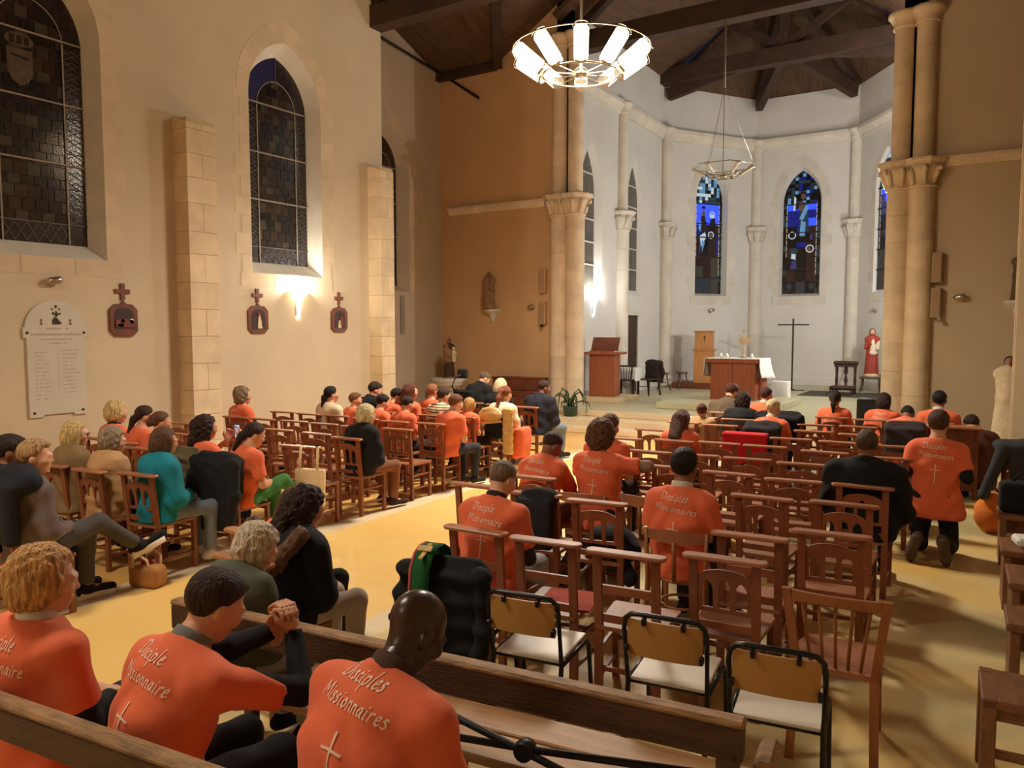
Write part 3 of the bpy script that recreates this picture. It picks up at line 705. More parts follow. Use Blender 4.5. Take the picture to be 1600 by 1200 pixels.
# ---- roofs
RIDGE = roof_z(AXIS)
def slab(name, pts, m, t=.12):
    n = len(pts); P = [np.array(p, float) for p in pts]
    nn = np.cross(P[1] - P[0], P[2] - P[0]); nn /= np.linalg.norm(nn)
    if nn[2] < 0: nn = -nn
    return struct(MB().add([p for p in P] + [p + nn * t for p in P], [tuple(range(n)), tuple(range(n, 2*n))[::-1]] + [(i, (i+1) % n, n + (i+1) % n, n + i) for i in range(n)]).build(name, m))
XR = 2 * AXIS - XL
TS = 0.36; TPK = 8.69 + TS * (YE - 14.3)
slab('ceiling_nave_left', [(XL - .1, -6, 8.69), (AXIS, -6, RIDGE), (AXIS, YE + .1, RIDGE), (XL + .1, YE + .1, 8.72 + .06), (XL + (TPK - 8.69) / SL, 14.3, TPK + .02), (XL - .1, 12.1, 8.69)], M_ROOF)
slab('ceiling_nave_right', [(XR, -6, 8.72), (AXIS, -6, RIDGE), (AXIS, YE + .1, RIDGE), (XR, YE + .1, 8.72)], M_ROOF)
slab('ceiling_transept_far', [(XT - .3, YE + .05, 8.67), (XL + .05, YE + .05, 8.67), (XL + (TPK - 8.69) / SL + .2, 14.3, TPK), (XT - .3, 14.3, TPK)], M_ROOF)
slab('ceiling_transept_near', [(XT - .3, 12.0, 8.67), (XL + .05, 12.0, 8.67), (XL + (TPK - 8.69) / SL + .2, 14.3, TPK), (XT - .3, 14.3, TPK)], M_ROOF)
slab('ceiling_transept_right', [(XR - .2, 12, 8.7), (5.2, 12, 8.7), (5.2, YE + .1, 8.7), (XR - .2, YE + .1, 8.7)], M_ROOF)
slab('ceiling_chancel_left', [(XC - .3, YE - .3, ZT - .05), (AXIS, YE - .3, RIDGE - .2), (AXIS, 22.4, RIDGE - .2), (XC - .3, 22.4, ZT - .05)], M_ROOF)
slab('ceiling_chancel_right', [(XCR + .3, YE - .3, ZT - .05), (AXIS, YE - .3, RIDGE - .2), (AXIS, 22.4, RIDGE - .2), (XCR + .3, 22.4, ZT - .05)], M_ROOF)
sheet('wall_gable', Frame((0, YE + .12, 0), (1, 0, 0), (0, -1, 0)), [(XC - .6, 8.9), (AXIS, RIDGE - .5), (XCR + .6, 8.9), (XCR + .6, 10.8), (AXIS, RIDGE + .4), (XC - .6, 10.8)], [], M_ROOF, .1)
AP = (AXIS, 22.4, RIDGE - .2)
for i, nm in enumerate(('ceiling_apse_left', 'ceiling_apse_middle', 'ceiling_apse_right')):
    a, b = APSE[i], APSE[i + 1]
    slab(nm, [(a[0], a[1] + .1, ZT - .03), (b[0], b[1] + .1, ZT - .03), AP], M_ROOF)

def truss(name, label, bars, m=M_BEAM):
    t = thing(name, label, 'beam', bars[0][1][:2] + (0,))
    o = np.array(t.location)
    for nm, a, b, w, h in bars:
        mb = MB().bar(np.array(a) - o, np.array(b) - o, w, h); mb.build(nm, m, t)
    return t
def nave_truss(y, zb, label, deep=.42):
    hb = zb + deep / 2
    return truss('roof_truss', label, [('tie_beam', (XL - .1, y, hb), (XR + .1, y, hb), .34, deep), ('king_post', (AXIS, y, zb), (AXIS, y, RIDGE - .1), .24, .24),
        ('principal_rafter', (XL, y, 8.62), (AXIS, y, RIDGE - .16), .26, .32), ('principal_rafter', (XR, y, 8.62), (AXIS, y, RIDGE - .16), .26, .32),
        ('strut', (AXIS - .1, y, hb + .5), (AXIS - 2.3, y, RIDGE - 1.75), .18, .2), ('strut', (AXIS + .1, y, hb + .5), (AXIS + 2.3, y, RIDGE - 1.75), .18, .2)])
nave_truss(11.95, 8.1, 'dark timber roof truss crossing the nave in front of the left transept')
truss('roof_truss', 'dark timber truss over the chancel opening that carries the hanging lamp rod', [('tie_beam', (XC - .1, YE + .45, 8.92), (XCR + .1, YE + .45, 8.92), .34, .44),
    ('king_post', (AXIS, YE + .45, 8.9), (AXIS, YE + .45, RIDGE - .3), .22, .22), ('strut', (AXIS - .1, YE + .45, 9.3), (AXIS - 2.0, YE + .45, 10.7), .16, .2), ('strut', (AXIS + .1, YE + .45, 9.3), (AXIS + 2.0, YE + .45, 10.7), .16, .2),
    ('principal_rafter', (XC, YE + .45, 9.4), (AXIS, YE + .45, RIDGE - .35), .22, .3), ('principal_rafter', (XCR, YE + .45, 9.4), (AXIS, YE + .45, RIDGE - .35), .22, .3)])
bars = [('tie_beam', (XC - .1, 22.1, 9.55), (XCR + .1, 22.1, 9.55), .34, .44), ('king_post', (AXIS, 22.1, 9.5), (AXIS, 22.1, RIDGE - .4), .22, .22),
        ('strut', (AXIS - .1, 22.1, 9.8), (AXIS - 1.9, 22.1, 10.9), .16, .2), ('strut', (AXIS + .1, 22.1, 9.8), (AXIS + 1.9, 22.1, 10.9), .16, .2)]
truss('roof_truss', 'deep timber tie beam with king post spanning the far end of the chancel', bars)
truss('apse_half_truss', 'timber strut resting on the apse wall left of the blue windows', [('hip_strut', (AXIS, 22.2, 9.75), (-6.65, 25.1, 9.15), .22, .36), ('hip_rafter', (-6.7, 25.2, 9.38), (AXIS, 22.3, RIDGE - .5), .2, .26)])
truss('apse_half_truss', 'timber strut resting on the apse wall right of the middle blue window', [('hip_strut', (AXIS, 22.2, 9.75), (-3.85, 25.1, 9.15), .22, .36), ('hip_rafter', (-3.8, 25.2, 9.38), (AXIS, 22.3, RIDGE - .5), .2, .26)])
truss('apse_half_truss', 'timber beam end on the chancel wall above the hanging lamp', [('hip_strut', (AXIS, 22.2, 9.75), (XC + .1, 22.35, 9.1), .22, .34)])
truss('apse_half_truss', 'timber beam end on the right chancel wall, half hidden by the column', [('hip_strut', (AXIS, 22.2, 9.75), (XCR - .1, 22.35, 9.1), .22, .34)])
truss('purlin', 'long dark purlin under the left nave roof slope', [('purlin_beam', (XL + 2.0, -5.9, roof_z(XL + 2.0) - .14), (XL + 2.0, YE, roof_z(XL + 2.0) - .14), .2, .24)])
truss('purlin', 'upper dark purlin under the left nave roof slope', [('purlin_beam', (XL + 4.0, -5.9, roof_z(XL + 4.0) - .14), (XL + 4.0, YE, roof_z(XL + 4.0) - .14), .2, .24)])
truss('purlin', 'dark purlin under the right nave roof slope', [('purlin_beam', (XR - 2.6, -5.9, roof_z(XR - 2.6) - .14), (XR - 2.6, YE, roof_z(XR - 2.6) - .14), .2, .24)])
# valley beam and wall plate of the transept
truss('valley_beam', 'dark diagonal valley beam where transept and nave roofs meet', [('rafter', (XL + .05, YE - .05, 8.66), (XL + (TPK - 8.69) / SL + .1, 14.35, TPK - .04), .22, .26)])
truss('wall_plate', 'dark wall plate along the top of the left transept east wall', [('plate', (XT, YE - .09, 8.62), (XL, YE - .09, 8.62), .2, .16)])
tag(MB().tube([(XT + .12, 13.0, 9.02), (XT + .12, YE - .02, 8.72), (-11.3, YE - .1, 7.93)], .035, 8).build('conduit_rod', M_IRON), 'thin dark rod running down across the corner of the left transept', 'rod')
# ------------------------------------------------------------------ lamps
M_TUBE = emis('lit_glass_tube', (255, 226, 178), 9.0)
M_TUBE_OFF = mat('unlit_glass_tube', (214, 200, 176), 0.15, 0.05, 5, spec=0.7)
M_SCONCE_W = emis('lit_warm_glass', (255, 238, 205), 9.0)
M_SCONCE_C = emis('lit_cool_glass', (244, 248, 255), 9.0)
WARM = (1.0, 0.885, 0.73); COOL = (1.0, 0.965, 0.92)

def chandelier(loc, r_in, r_out, n, rise, tube_r, lit, label, rod_top, power, off=()):
    t = thing('chandelier', label, 'chandelier', loc)
    ring = lambda r_, z, k=40: [(r_ * math.cos(2*math.pi*i/k), r_ * math.sin(2*math.pi*i/k), z) for i in range(k)]
    k_ = 40 if n > 8 else 6
    MB().tube(ring(r_in, 0, k_), .014, 6, True).build('lower_ring', M_CHROME, t, True)
    MB().tube(ring(r_out, rise, k_), .010, 6, True).build('upper_ring', M_CHROME, t, True)
    MB().lathe([(.05, -.03), (.09, -.02), (.1, .02), (.05, .05)], (0, 0, 0), 14).build('hub', M_CHROME, t, True)
    for i in range(n):
        a = 2 * math.pi * i / n + (R(-62.7) if n == 10 else .3)
        d = np.array([math.cos(a), math.sin(a), 0])
        MB().tube([d * .06, d * r_in], .007, 5).build('spoke', M_CHROME, t)
        p0 = d * (r_in + .02) + np.array([0, 0, .03]); p1 = d * (r_out - .02) + np.array([0, 0, rise - .02])
        q = p1 - p0
        h = MB().tube([p0, p0 + q * .08], tube_r * .95, 12).build('lamp_holder', M_CHROME, t, True)
        on = lit and i not in off
        MB().tube([p0 + q * .08, p0 + q * .12, p0 + q * .9, p0 + q * .97, p0 + q], [tube_r*.8, tube_r, tube_r, tube_r*.8, tube_r*.3], 14).build('glass_tube', M_TUBE if on else M_TUBE_OFF, t, True)
        e = MB()
        x = np.cross(q / np.linalg.norm(q), [0, 0, 1.0]); x /= np.linalg.norm(x); y = np.cross(q / np.linalg.norm(q), x)
        e.tube([p1 + (x * math.cos(b) + y * math.sin(b)) * tube_r * 1.1 for b in np.linspace(0, 2*math.pi, 14, endpoint=False)], .006, 5, True).build('tube_collar', M_CHROME, t)
    top = rod_top - loc[2]; fork = 1.9 if n <= 8 else 1.2
    MB().tube([(0, 0, fork), (0, 0, top)], .022, 8).build('rod', M_CHROME, t)
    if n > 8: MB().tube([(0, 0, .04), (0, 0, fork)], .022, 8).build('rod', M_CHROME, t)
    for i in range(3 if n <= 8 else 0):
        a = 2 * math.pi * i / 3 + .4
        MB().tube([(0, 0, fork), (r_out * math.cos(a), r_out * math.sin(a), rise)], .004, 5).build('suspension_wire', M_CHROME, t)
    if n <= 8: MB().tube([(0, 0, fork), (0, 0, 0)], .008, 5).build('suspension_wire', M_CHROME, t)
    if lit:
        lamp_spot('chandelier_light', (0, 0, -.05), power, WARM, .5, t)
        lamp_point('chandelier_glow', (0, 0, rise * .8), power * .1, WARM, .5, t)
    return t
CH_Z = 5.72
chandelier((-5.16, 10, CH_Z), .54, .98, 10, .34, .10, True, 'large lit wheel chandelier of glowing glass tubes over the middle aisle', RIDGE - .1, 2200, off=(5,))
chandelier((-5.2, YE + .42, 5.42), .33, .66, 6, .22, .035, False, 'small unlit hexagonal chandelier hanging on a long rod before the chancel', 8.75, 0)
chandelier((-5.16, 1.2, CH_Z), .54, .98, 10, .34, .10, True, 'lit wheel chandelier over the nave behind the photographer, outside the picture', RIDGE - .1, 600)
chandelier((-5.16, -4.2, CH_Z), .54, .98, 10, .34, .10, True, 'added wheel chandelier for fill light at the rear of the nave, unseen', RIDGE - .1, 300)  # unseen chandelier added as fill light

def sconce(fr, u, v, label, m, power, color):
    t = thing('wall_sconce', label, 'lamp', fr.p(u, v)); N_ = fr.N
    rz = math.atan2(N_[1], N_[0]); t.rotation_euler.z = rz
    MB().lathe([(.015, -.36), (.03, -.3), (.05, -.1), (.08, .0), (.15, .1), (.19, .16), (.17, .16), (.06, .02), (.0, .0)], (.02, 0, 0), 18, cap=False, a0=-math.pi/2, a1=math.pi/2).build('glass_bowl', m, t, True)
    MB().box((-.01, -.05, -.3), (.02, .05, .02)).build('wall_plate', M_CHROME, t)
    o = lamp_point('sconce_light', (.16, 0, .22), power, color, .06, t)
    return t
sconce(F_L, 9.78, 2.66, 'glowing white half-bowl wall sconce under the nave window between two wooden stations', M_SCONCE_W, 70, (1, .93, .8))
sconce(F_C, 17.6, 2.8, 'glowing white wall sconce on the chancel wall above the lectern', M_SCONCE_C, 60, COOL)
sconce(F_CR, 17.6, 2.8, 'matching wall sconce on the right chancel wall, hidden behind the column', M_SCONCE_C, 420, COOL)
sconce(F_CR, 20.6, 2.8, 'second wall sconce on the right chancel wall, hidden behind the column', M_SCONCE_C, 260, COOL)
# flood lamp on the right chancel wall, above the column, that lights the tie beam and the apse
fl_ = thing('flood_lamp', 'small flood lamp on the right chancel wall beside the tie beam', 'lamp', (XCR - .12, 20.4, 8.35))
MB().cbox((-.08, -.15, -.1), (.12, .15, .1), .01).build('housing', M_BLACKMETAL, fl_)
MB().box((-.1, -.13, -.08), (-.08, .13, .08)).build('lens', M_SCONCE_C, fl_)
lamp_point('flood_light', (-.3, 0, 0), 120, COOL, .12, fl_)

def spot(fr, u, v, label, m=M_CHROME):
    t = thing('wall_spotlight', label, 'lamp', fr.p(u, v)); N_ = fr.N; t.rotation_euler.z = math.atan2(N_[1], N_[0])
    MB().lathe([(.05, 0), (.05, .03)], (0, 0, 0), 12).xform([[0,0,1],[0,1,0],[1,0,0]]).build('base', m, t, True)
    MB().tube([(.03, 0, 0), (.07, 0, .02)], .014, 6).build('arm', m, t)
    MB().tube([(.06, -.09, .02), (.08, -.05, .03), (.1, .07, .05), (.1, .09, .055)], [.03, .05, .055, .04], 10).build('lamp_head', m, t, True)
spot(F_L, 5.47, 2.72, 'small wall spotlight above the marble memorial plaque')
spot(F_E, -9.77, 2.62, 'small wall spotlight beside the statue bracket on the left east wall')
spot(F_E, -.62, 2.66, 'small wall spotlight on the wall right of the right column')
fr0, L0 = facets[0]; fr2, L2 = facets[2]
spot(fr0, L0/2, 2.67, 'small spotlight on the apse wall below the left blue window')
spot(fr2, 1.35, 2.62, 'small spotlight on the apse wall above the red statue')
M_SPKL = mat('brown_speaker', (196, 156, 116), .6, .05, 5); M_SPKR = mat('grey_brown_speaker', (168, 146, 118), .6, .05, 5)
for x, z, m, lb in ((-9.42, 3.28, M_SPKL, 'upper column loudspeaker left of the left column'), (-9.42, 2.5, M_SPKL, 'lower column loudspeaker left of the left column'),
                 (-1.0, 3.25, M_SPKR, 'upper column loudspeaker right of the right column'), (-1.0, 2.6, M_SPKR, 'lower column loudspeaker right of the right column')):
    t = thing('loudspeaker', lb, 'loudspeaker', (x, YE - .08, z))
    MB().cbox((-.085, -.07, -.28), (.085, .08, .28), .015).build('cabinet', m, t)
    MB().box((-.065, -.078, -.24), (.065, -.068, .24)).build('grille', mat('speaker_grille', (166, 134, 102), .8, .1, 60), t)
    if z < 3: MB().cbox((-.02 if x < -5 else .03, -.11, -.34), (.04 if x < -5 else .09, -.05, -.27), .005).build('wall_clip', M_BLACKMETAL if x < -5 else M_CHROME, t)

# ------------------------------------------------------------------ wall furnishings
def wallthing(name, label, cat, fr, u, v):
    t = thing(name, label, cat, fr.p(u, v)); return t
# stations of the cross
def station(u, v, label, clabel, pic, k):
    t = thing('wooden_plaque', label, 'plaque', F_L.p(u, v)); FR = Frame((0, 0, 0), (0, 1, 0), (1, 0, 0))
    w, h, c = .21, .235, .08
    oct_ = [(-w+c, -h), (w-c, -h), (w, -h+c), (w, h-c), (w-c, h), (.05, h), (0, h+.05), (-.05, h), (-w+c, h), (-w, h-c), (-w, -h+c)]
    FR.prism(MB(), oct_, [], 0, .035).build('frame', M_STATION, t)
    a = gothic(.28, -.16, .05, .18, 6) if k else gothic(.3, -.12, .06, .17, 6)
    FR.prism(MB(), a, [], .03, .04).build('recess', mat('station_dark', (52, 30, 24), .5, .2), t)
    for i, (poly, m) in enumerate(pic): FR.prism(MB(), poly, [], .04, .052).build('relief_figure', m, t)
    c_ = thing('wooden_cross', clabel, 'cross', F_L.p(u, v + .41))
    mb = MB()
    FR.prism(mb, [(-.03, -.115), (.03, -.115), (.03, -.02), (.11, -.02), (.11, .04), (.03, .04), (.03, .125), (-.03, .125), (-.03, .04), (-.11, .04), (-.11, -.02), (-.03, -.02)], [], 0, .03)
    mb.build('cross_bars', M_STATION, c_)
mw = mat('relief_cream', (222, 196, 160), .6, .1); mr = mat('relief_red', (120, 52, 34), .6, .1); mb_ = mat('relief_dark', (56, 44, 40), .6, .1)
E3 = lambda cu, cv, ru, rv, n=10: [(cu + ru*math.cos(2*math.pi*i/n), cv + rv*math.sin(2*math.pi*i/n)) for i in range(n)]
station(6.46, 2.235, 'octagonal wooden station plaque right of the marble memorial', 'small wooden cross above the plaque nearest the marble memorial',
    [([(-.13, -.1), (.14, -.1), (.14, .0), (0, .03), (-.13, .0)], mr), (E3(-.06, -.07, .05, .025), mw), (E3(-.03, -.01, .03, .03), mw), (E3(.11, -.01, .035, .04), mw)], 0)
station(8.87, 2.27, 'octagonal wooden station plaque left of the glowing wall sconce', 'small wooden cross left of the glowing wall sconce',
    [([(-.03, -.15), (.07, -.15), (.05, -.02), (.02, .09), (-.01, .05)], mw), (E3(.0, .1, .03, .03), mr), ([(.05, -.12), (.12, -.12), (.1, .04), (.06, .06)], mb_)], 1)
station(10.8, 2.285, 'octagonal wooden station plaque right of the glowing wall sconce', 'small wooden cross right of the glowing wall sconce',
    [([(-.05, -.15), (.03, -.15), (.0, .0), (-.03, -.02)], mw), ([(.0, -.1), (.08, -.1), (.06, .1), (.0, .08)], mr), (E3(.02, .1, .03, .03), mb_)], 1)

# marble memorial plaque
t = thing('memorial_plaque', 'tall round-topped white marble memorial plaque with faint engraved names', 'plaque', F_L.p(5.5, .93))
FR = Frame((0, 0, 0), (0, 1, 0), (1, 0, 0))
pw = .40; arc = [(pw * math.cos(a) * 1.0, 1.17 + .40 * math.sin(a)) for a in np.linspace(.08, math.pi - .08, 15)]
poly = [(-pw + .02, .03), (-pw + .02, 0), (-pw + .2, 0), (-pw + .2, .03), (pw - .2, .03), (pw - .2, 0), (pw - .02, 0), (pw - .02, .03), (pw - .02, 1.06), (pw + .02, 1.06), (pw + .02, 1.2)] + arc + [(-pw - .02, 1.2), (-pw - .02, 1.06), (-pw + .02, 1.06)]
FR.prism(MB(), poly, [], 0, .03).build('slab', M_MARBLE, t)
for u, v in ((-pw + .03, 1.13), (pw - .03, 1.13), (-pw + .08, .06), (pw - .08, .06)):
    MB().lathe([(.018, 0), (.016, .012), (.006, .018)], (0, 0, 0), 10).xform([[0,0,1],[0,1,0],[-1,0,0]], (.03, u, v)).build('bolt', M_BOLT, t, True)
r2 = random.Random(3); mb = MB()
def eng(u0, u1, v, h, dens=.9):
    u = u0
    while u < u1:
        w = r2.uniform(.006, .016)
        if r2.random() < dens: FR.prism(mb, [(u, v + r2.uniform(0, .2)*h), (u + w, v), (u + w, v + h * r2.uniform(.7, 1)), (u, v + h)], [], .0295, .0308)
        u += w + .005
eng(-.13, .15, 1.17, .028); eng(-.32, .33, 1.09, .034, 1); eng(-.2, .2, 1.03, .022); eng(-.09, .13, .975, .026)
for k in range(13): eng(-.29, -.29 + r2.uniform(.12, .25), .86 - .052 * k, .016, .7)
for k in range(12): eng(.07, .07 + r2.uniform(.12, .22), .88 - .052 * k, .017, .85)
mb.box((.0295, .01, .3), (.0308, .014, .86))
stuff(mb.build('worn_engraving', M_ENGRAVE, t))
em = MB()
for pl in ([(-.015, 1.46), (.02, 1.46), (.02, 1.5), (-.01, 1.5)], [(-.06, 1.44), (-.03, 1.43), (-.03, 1.45), (-.055, 1.46)], [(.035, 1.43), (.065, 1.44), (.06, 1.46), (.035, 1.45)],
           [(-.01, 1.34), (.02, 1.34), (.025, 1.41), (0, 1.43)], [(.02, 1.36), (.07, 1.38), (.07, 1.4), (.02, 1.39)], [(-.05, 1.38), (-.01, 1.36), (-.01, 1.4), (-.04, 1.41)], [(-.05, 1.24), (.05, 1.24), (.03, 1.32), (-.02, 1.34), (-.05, 1.3)], [(.04, 1.24), (.08, 1.25), (.04, 1.3)]):
    FR.prism(em, pl, [], .029, .032)
em.build('emblem', M_ENGRAVED, t)
for u in (-.19, .19):
    q = MB(); FR.prism(q, [(u - .016, 1.31), (u + .016, 1.31), (u + .008, 1.27), (u - .008, 1.27)], [], .029, .032); FR.prism(q, E3(u, 1.25, .018, .018), [], .029, .032); q.build('medal', mat('medal_brown', (110, 84, 62), .6, .1), t)
tag(F_T.prism(MB(), [(14.72, 2.0), (14.86, 2.0), (14.86, 2.95), (14.72, 2.95)], [], 0, .03).build('wall_notice', mat('notice_grey', (150, 138, 122), .7, .1)), 'narrow grey notice on the transept wall behind the pilaster', 'notice')

# ------------------------------------------------------------------ chancel furniture
def table_legs(t, xs, ys, z, w, m, name='leg'):
    for x in xs:
        for y in ys: MB().box((x - w/2, y - w/2, 0), (x + w/2, y + w/2, z)).build(name, m, t)
# lectern on its low stone plate
tag(MB().cbox((-8.55, 16.6, ZC), (-7.55, 17.9, ZC + .12), .01).build('lectern_platform', M_STEP), 'low pale stone platform under the wooden lectern', 'platform')
t = thing('lectern', 'reddish wooden lectern with slanted book rest left of the altar', 'lectern', (-8.12, 17.1, ZC + .12), R(8))
MB().cbox((-.32, -.26, 0), (.32, .26, 1.02), .01).build('body', M_LECT, t)
MB().cbox((-.46, -.36, 1.02), (.46, .36, 1.08), .012).build('top', M_LECT, t)
mb = MB().cbox((-.34, -.02, 0), (.34, .02, .36), .006); mb.xform(np.array([[1,0,0],[0,math.cos(.55),-math.sin(.55)],[0,math.sin(.55),math.cos(.55)]]).T, (.02, -.1, 1.12)); mb.build('book_rest', M_STATION, t)
MB().box((-.3, -.3, 1.07), (.3, -.2, 1.12)).build('ledge', M_LECT, t)
# side table and chairs behind the lectern
t = thing('side_table', 'small table behind the lectern with a white cloth', 'table', (-8.25, 18.75, ZC), R(5))
MB().cbox((-.28, -.25, .7), (.28, .25, .73), .006).build('table_top', M_DARKWOOD, t); table_legs(t, (-.24, .24), (-.21, .21), .7, .05, M_DARKWOOD)
c_ = MB().cbox((-.31, -.28, .725), (.31, .28, .74), .006); c_.box((-.31, -.285, .45), (.31, -.277, .735)); c_.box((.305, -.28, .4), (.313, .28, .735)); c_.build('table_cloth', M_CLOTH, t)
# side chairs are added with the chairs below
for x, y, lb in ((-8.1, 20.9, 'small wooden stool nearest the door by the chancel wall'), (-7.78, 21.6, 'small wooden stool against the wall nearer the tabernacle')):
    t = thing('stool', lb, 'stool', (x, y, ZC))
    MB().lathe([(.17, .46), (.18, .47), (.18, .5), (.17, .51)], (0, 0, 0), 18).build('seat', M_STOOL, t, True)
    for i in range(3):
        a = 2*math.pi*i/3 + .5
        MB().tube([(.12*math.cos(a), .12*math.sin(a), .46), (.16*math.cos(a), .16*math.sin(a), .2), (.24*math.cos(a), .24*math.sin(a), 0)], [.022, .02, .016], 8).build('leg', M_STOOL, t, True)
    if y < 21: MB().tube([(.14, 0, .22), (-.1, .1, .22), (-.1, -.1, .22)], .01, 6, True).build('stretcher', M_STOOL, t)
# tabernacle pillar
tag(MB().cbox((-8.2, 21.9, ZC), (-6.3, 23.0, ZC + .17), .01).build('tabernacle_platform', M_STATION), 'low dark wooden platform under the tabernacle pillar', 'platform')
t = thing('tabernacle_pillar', 'tall pale wooden tabernacle pillar with a small black cross', 'tabernacle', (-7.35, 22.3, ZC + .17), R(10))
MB().cbox((-.27, -.25, 0), (.27, .25, .95), .01).build('pillar', M_TAB, t)
MB().cbox((-.31, -.28, .95), (.31, .28, 1.0), .01).build('shelf', M_TAB, t)
MB().cbox((-.25, -.23, 1.0), (.25, .23, 1.5), .01).build('tabernacle_box', M_TAB, t)
MB().cbox((-.28, -.26, 1.5), (.28, .26, 1.54), .008).build('lid', M_TAB, t)
MB().box((.03, -.237, 1.24), (.05, -.231, 1.4)).box((0, -.238, 1.345), (.08, -.232, 1.362)).build('black_cross', M_IRON, t)
# altar on its platform
tag(MB().cbox((-6.35, 16.0, ZC), (-3.85, 18.75, ZC + .15), .012).build('altar_platform', M_CFLOOR), 'wide low stone platform under the altar', 'platform')
AZ = ZC + .15
t = thing('altar', 'reddish wooden block altar with central joint', 'altar', (-5.05, 17.6, AZ))
MB().cbox((-.5, -.3, 0), (-.002, .45, .9), .008).build('front_panel', M_ALTAR, t)
MB().cbox((.002, -.3, 0), (.52, .45, .9), .008).build('front_panel', M_ALTAR, t)
MB().cbox((-.6, -.36, .84), (.6, .55, .93), .01).build('table_top', M_ALTAR, t)
MB().cbox((.52, .0, 0), (.6, .4, .5), .008).build('side_panel', M_ALTAR, t)
c_ = thing('altar_cloth', 'white cloth draped over the altar, hanging at both ends', 'cloth', (-5.05, 17.6, AZ + .93))
mb = MB().box((-.62, -.37, .001), (.62, .57, .012))
mb.build('cloth_top', M_CLOTH, c_)
def drape(x, nrm, y0, y1, drop, m, parent, name='hanging_end', flare=.1):
    mb = MB(); n = 14; rows = 6; vs_ = []; fs = []
    for j in range(rows + 1):
        f = j / rows
        for i in range(n + 1):
            u = i / n; y = y0 + (y1 - y0) * u + (u - .5) * flare * f * 1.4
            vs_.append((x + nrm * (.004 + flare * .5 * f * f + .03 * f * math.sin(u * 15)), y, .008 - drop * f * (1 + .15 * (u - .2))))
    for j in range(rows):
        for i in range(n): fs.append((j*(n+1)+i, j*(n+1)+i+1, (j+1)*(n+1)+i+1, (j+1)*(n+1)+i))
    mb.add(vs_, fs); o = mb.build(name, m, parent, True)
    so = o.modifiers.new('thickness', 'SOLIDIFY'); so.thickness = .006
    return o
drape(.62, 1, -.37, .57, .42, M_CLOTH, c_, flare=.16); drape(-.62, -1, -.37, .57, .42, M_CLOTH, c_, flare=.04)
for x, lb in ((-.3, 'white candle at the far left on the altar'), (-.16, 'white candle second from left on the altar'), (.4, 'white candle at the right on the altar')):
    k = thing('candle', lb, 'candle', (-5.05 + x, 17.45, AZ + .942))
    MB().lathe([(.035, 0), (.035, .07), (.03, .075)], (0, 0, 0), 12).build('wax', M_CLOTH, k, True)
    MB().lathe([(.006, .07), (.011, .085), (.004, .11)], (0, 0, 0), 8).build('flame', emis('flame', (255, 214, 140), 6), k, True)
k = thing('monstrance', 'pale gold sunburst monstrance standing on the altar', 'monstrance', (-4.93, 17.75, AZ + .942), R(32))
M_GOLD = mat('pale_gold', (176, 150, 112), .4, .1, 8, metal=.3)
MB().lathe([(.1, 0), (.1, .015), (.05, .03), (.02, .06), (.03, .12), (.018, .16), (.025, .2), (.012, .28)], (0, 0, 0), 16).build('stem', M_GOLD, k, True)
MB().lathe([(.06, -.012), (.06, .012)], (0, 0, 0), 18).xform([[1,0,0],[0,0,-1],[0,1,0]], (0, 0, .4)).build('lunette', M_GOLD, k, True)
for i in range(20):
    a = 2*math.pi*i/20; r1 = .2 if i % 2 else .15
    MB().add([(.065*math.cos(a-.2), -.01, .4+.065*math.sin(a-.2)), (.065*math.cos(a+.2), -.01, .4+.065*math.sin(a+.2)), (r1*math.cos(a), 0, .4+r1*math.sin(a)), (.06*math.cos(a), .008, .4+.06*math.sin(a))], [(0,1,2),(1,3,2),(3,0,2),(0,3,1)]).build('ray', M_GOLD, k)
MB().box((-.008, -.008, .56), (.008, .008, .66)).box((-.03, -.007, .61), (.03, .007, .625)).build('top_cross', M_GOLD, k)
# processional cross on the floor
t = thing('standing_cross', 'tall thin black metal cross standing right of the altar', 'cross', (-4.95, 22.85, ZC))
MB().box((-.02, -.02, .02), (.02, .02, 2.06)).build('upright', M_IRON, t); MB().box((-.43, -.018, 1.86), (.43, .018, 1.9)).build('cross_arm', M_IRON, t)
MB().box((-.35, -.02, 0), (.35, .02, .025)).build('foot_bar', M_IRON, t); MB().box((-.02, -.3, 0), (.02, .3, .025)).build('foot_bar', M_IRON, t)
# mat, kneeler, statue
tag(MB().prism([(-4.45, 21.2), (-2.4, 21.2), (-2.4, 22.9), (-4.45, 22.9)], [], (0, 0, ZC), (1, 0, 0), (0, 1, 0), (0, 0, 1), 0, .015).build('floor_mat', mat('dark_mat', (74, 70, 58), .9, .1, 20)), 'flat dark rug under the prayer stool in the apse', 'rug')
t = thing('prayer_stool', 'dark carved prayer stool with padded armrest and low kneeler', 'kneeler', (-3.44, 22.3, ZC + .015))
MB().cbox((-.3, -.12, .78), (.3, .18, .88), .03).build('arm_rest', M_DARKWOOD, t)
MB().cbox((-.28, -.1, .72), (.28, .16, .78), .01).build('top_rail', M_DARKWOOD, t)
for x in (-.23, .23):
    for y in (-.04, .12): MB().lathe([(.025, 0), (.03, .1), (.018, .2), (.028, .35), (.018, .5), (.028, .65), (.022, .72)], (x, y, 0), 8).build('leg', M_DARKWOOD, t, True)
MB().lathe([(.02, .12), (.09, .16), (.03, .24), (.05, .34), (.02, .5), (.06, .6), (.03, .72)], (0, .05, 0), 10).build('carved_splat', M_DARKWOOD, t, True)
MB().cbox((-.3, -.75, .14), (.3, -.3, .24), .05).build('kneeling_pad', M_DARKWOOD, t)
for x in (-.25, .25):
    for y in (-.7, -.35): MB().box((x - .02, y - .02, 0), (x + .02, y + .02, .15)).build('foot', M_DARKWOOD, t)
for x in (-.25, .25): MB().box((x - .015, -.35, .05), (x + .015, .1, .08)).build('runner', M_DARKWOOD, t)
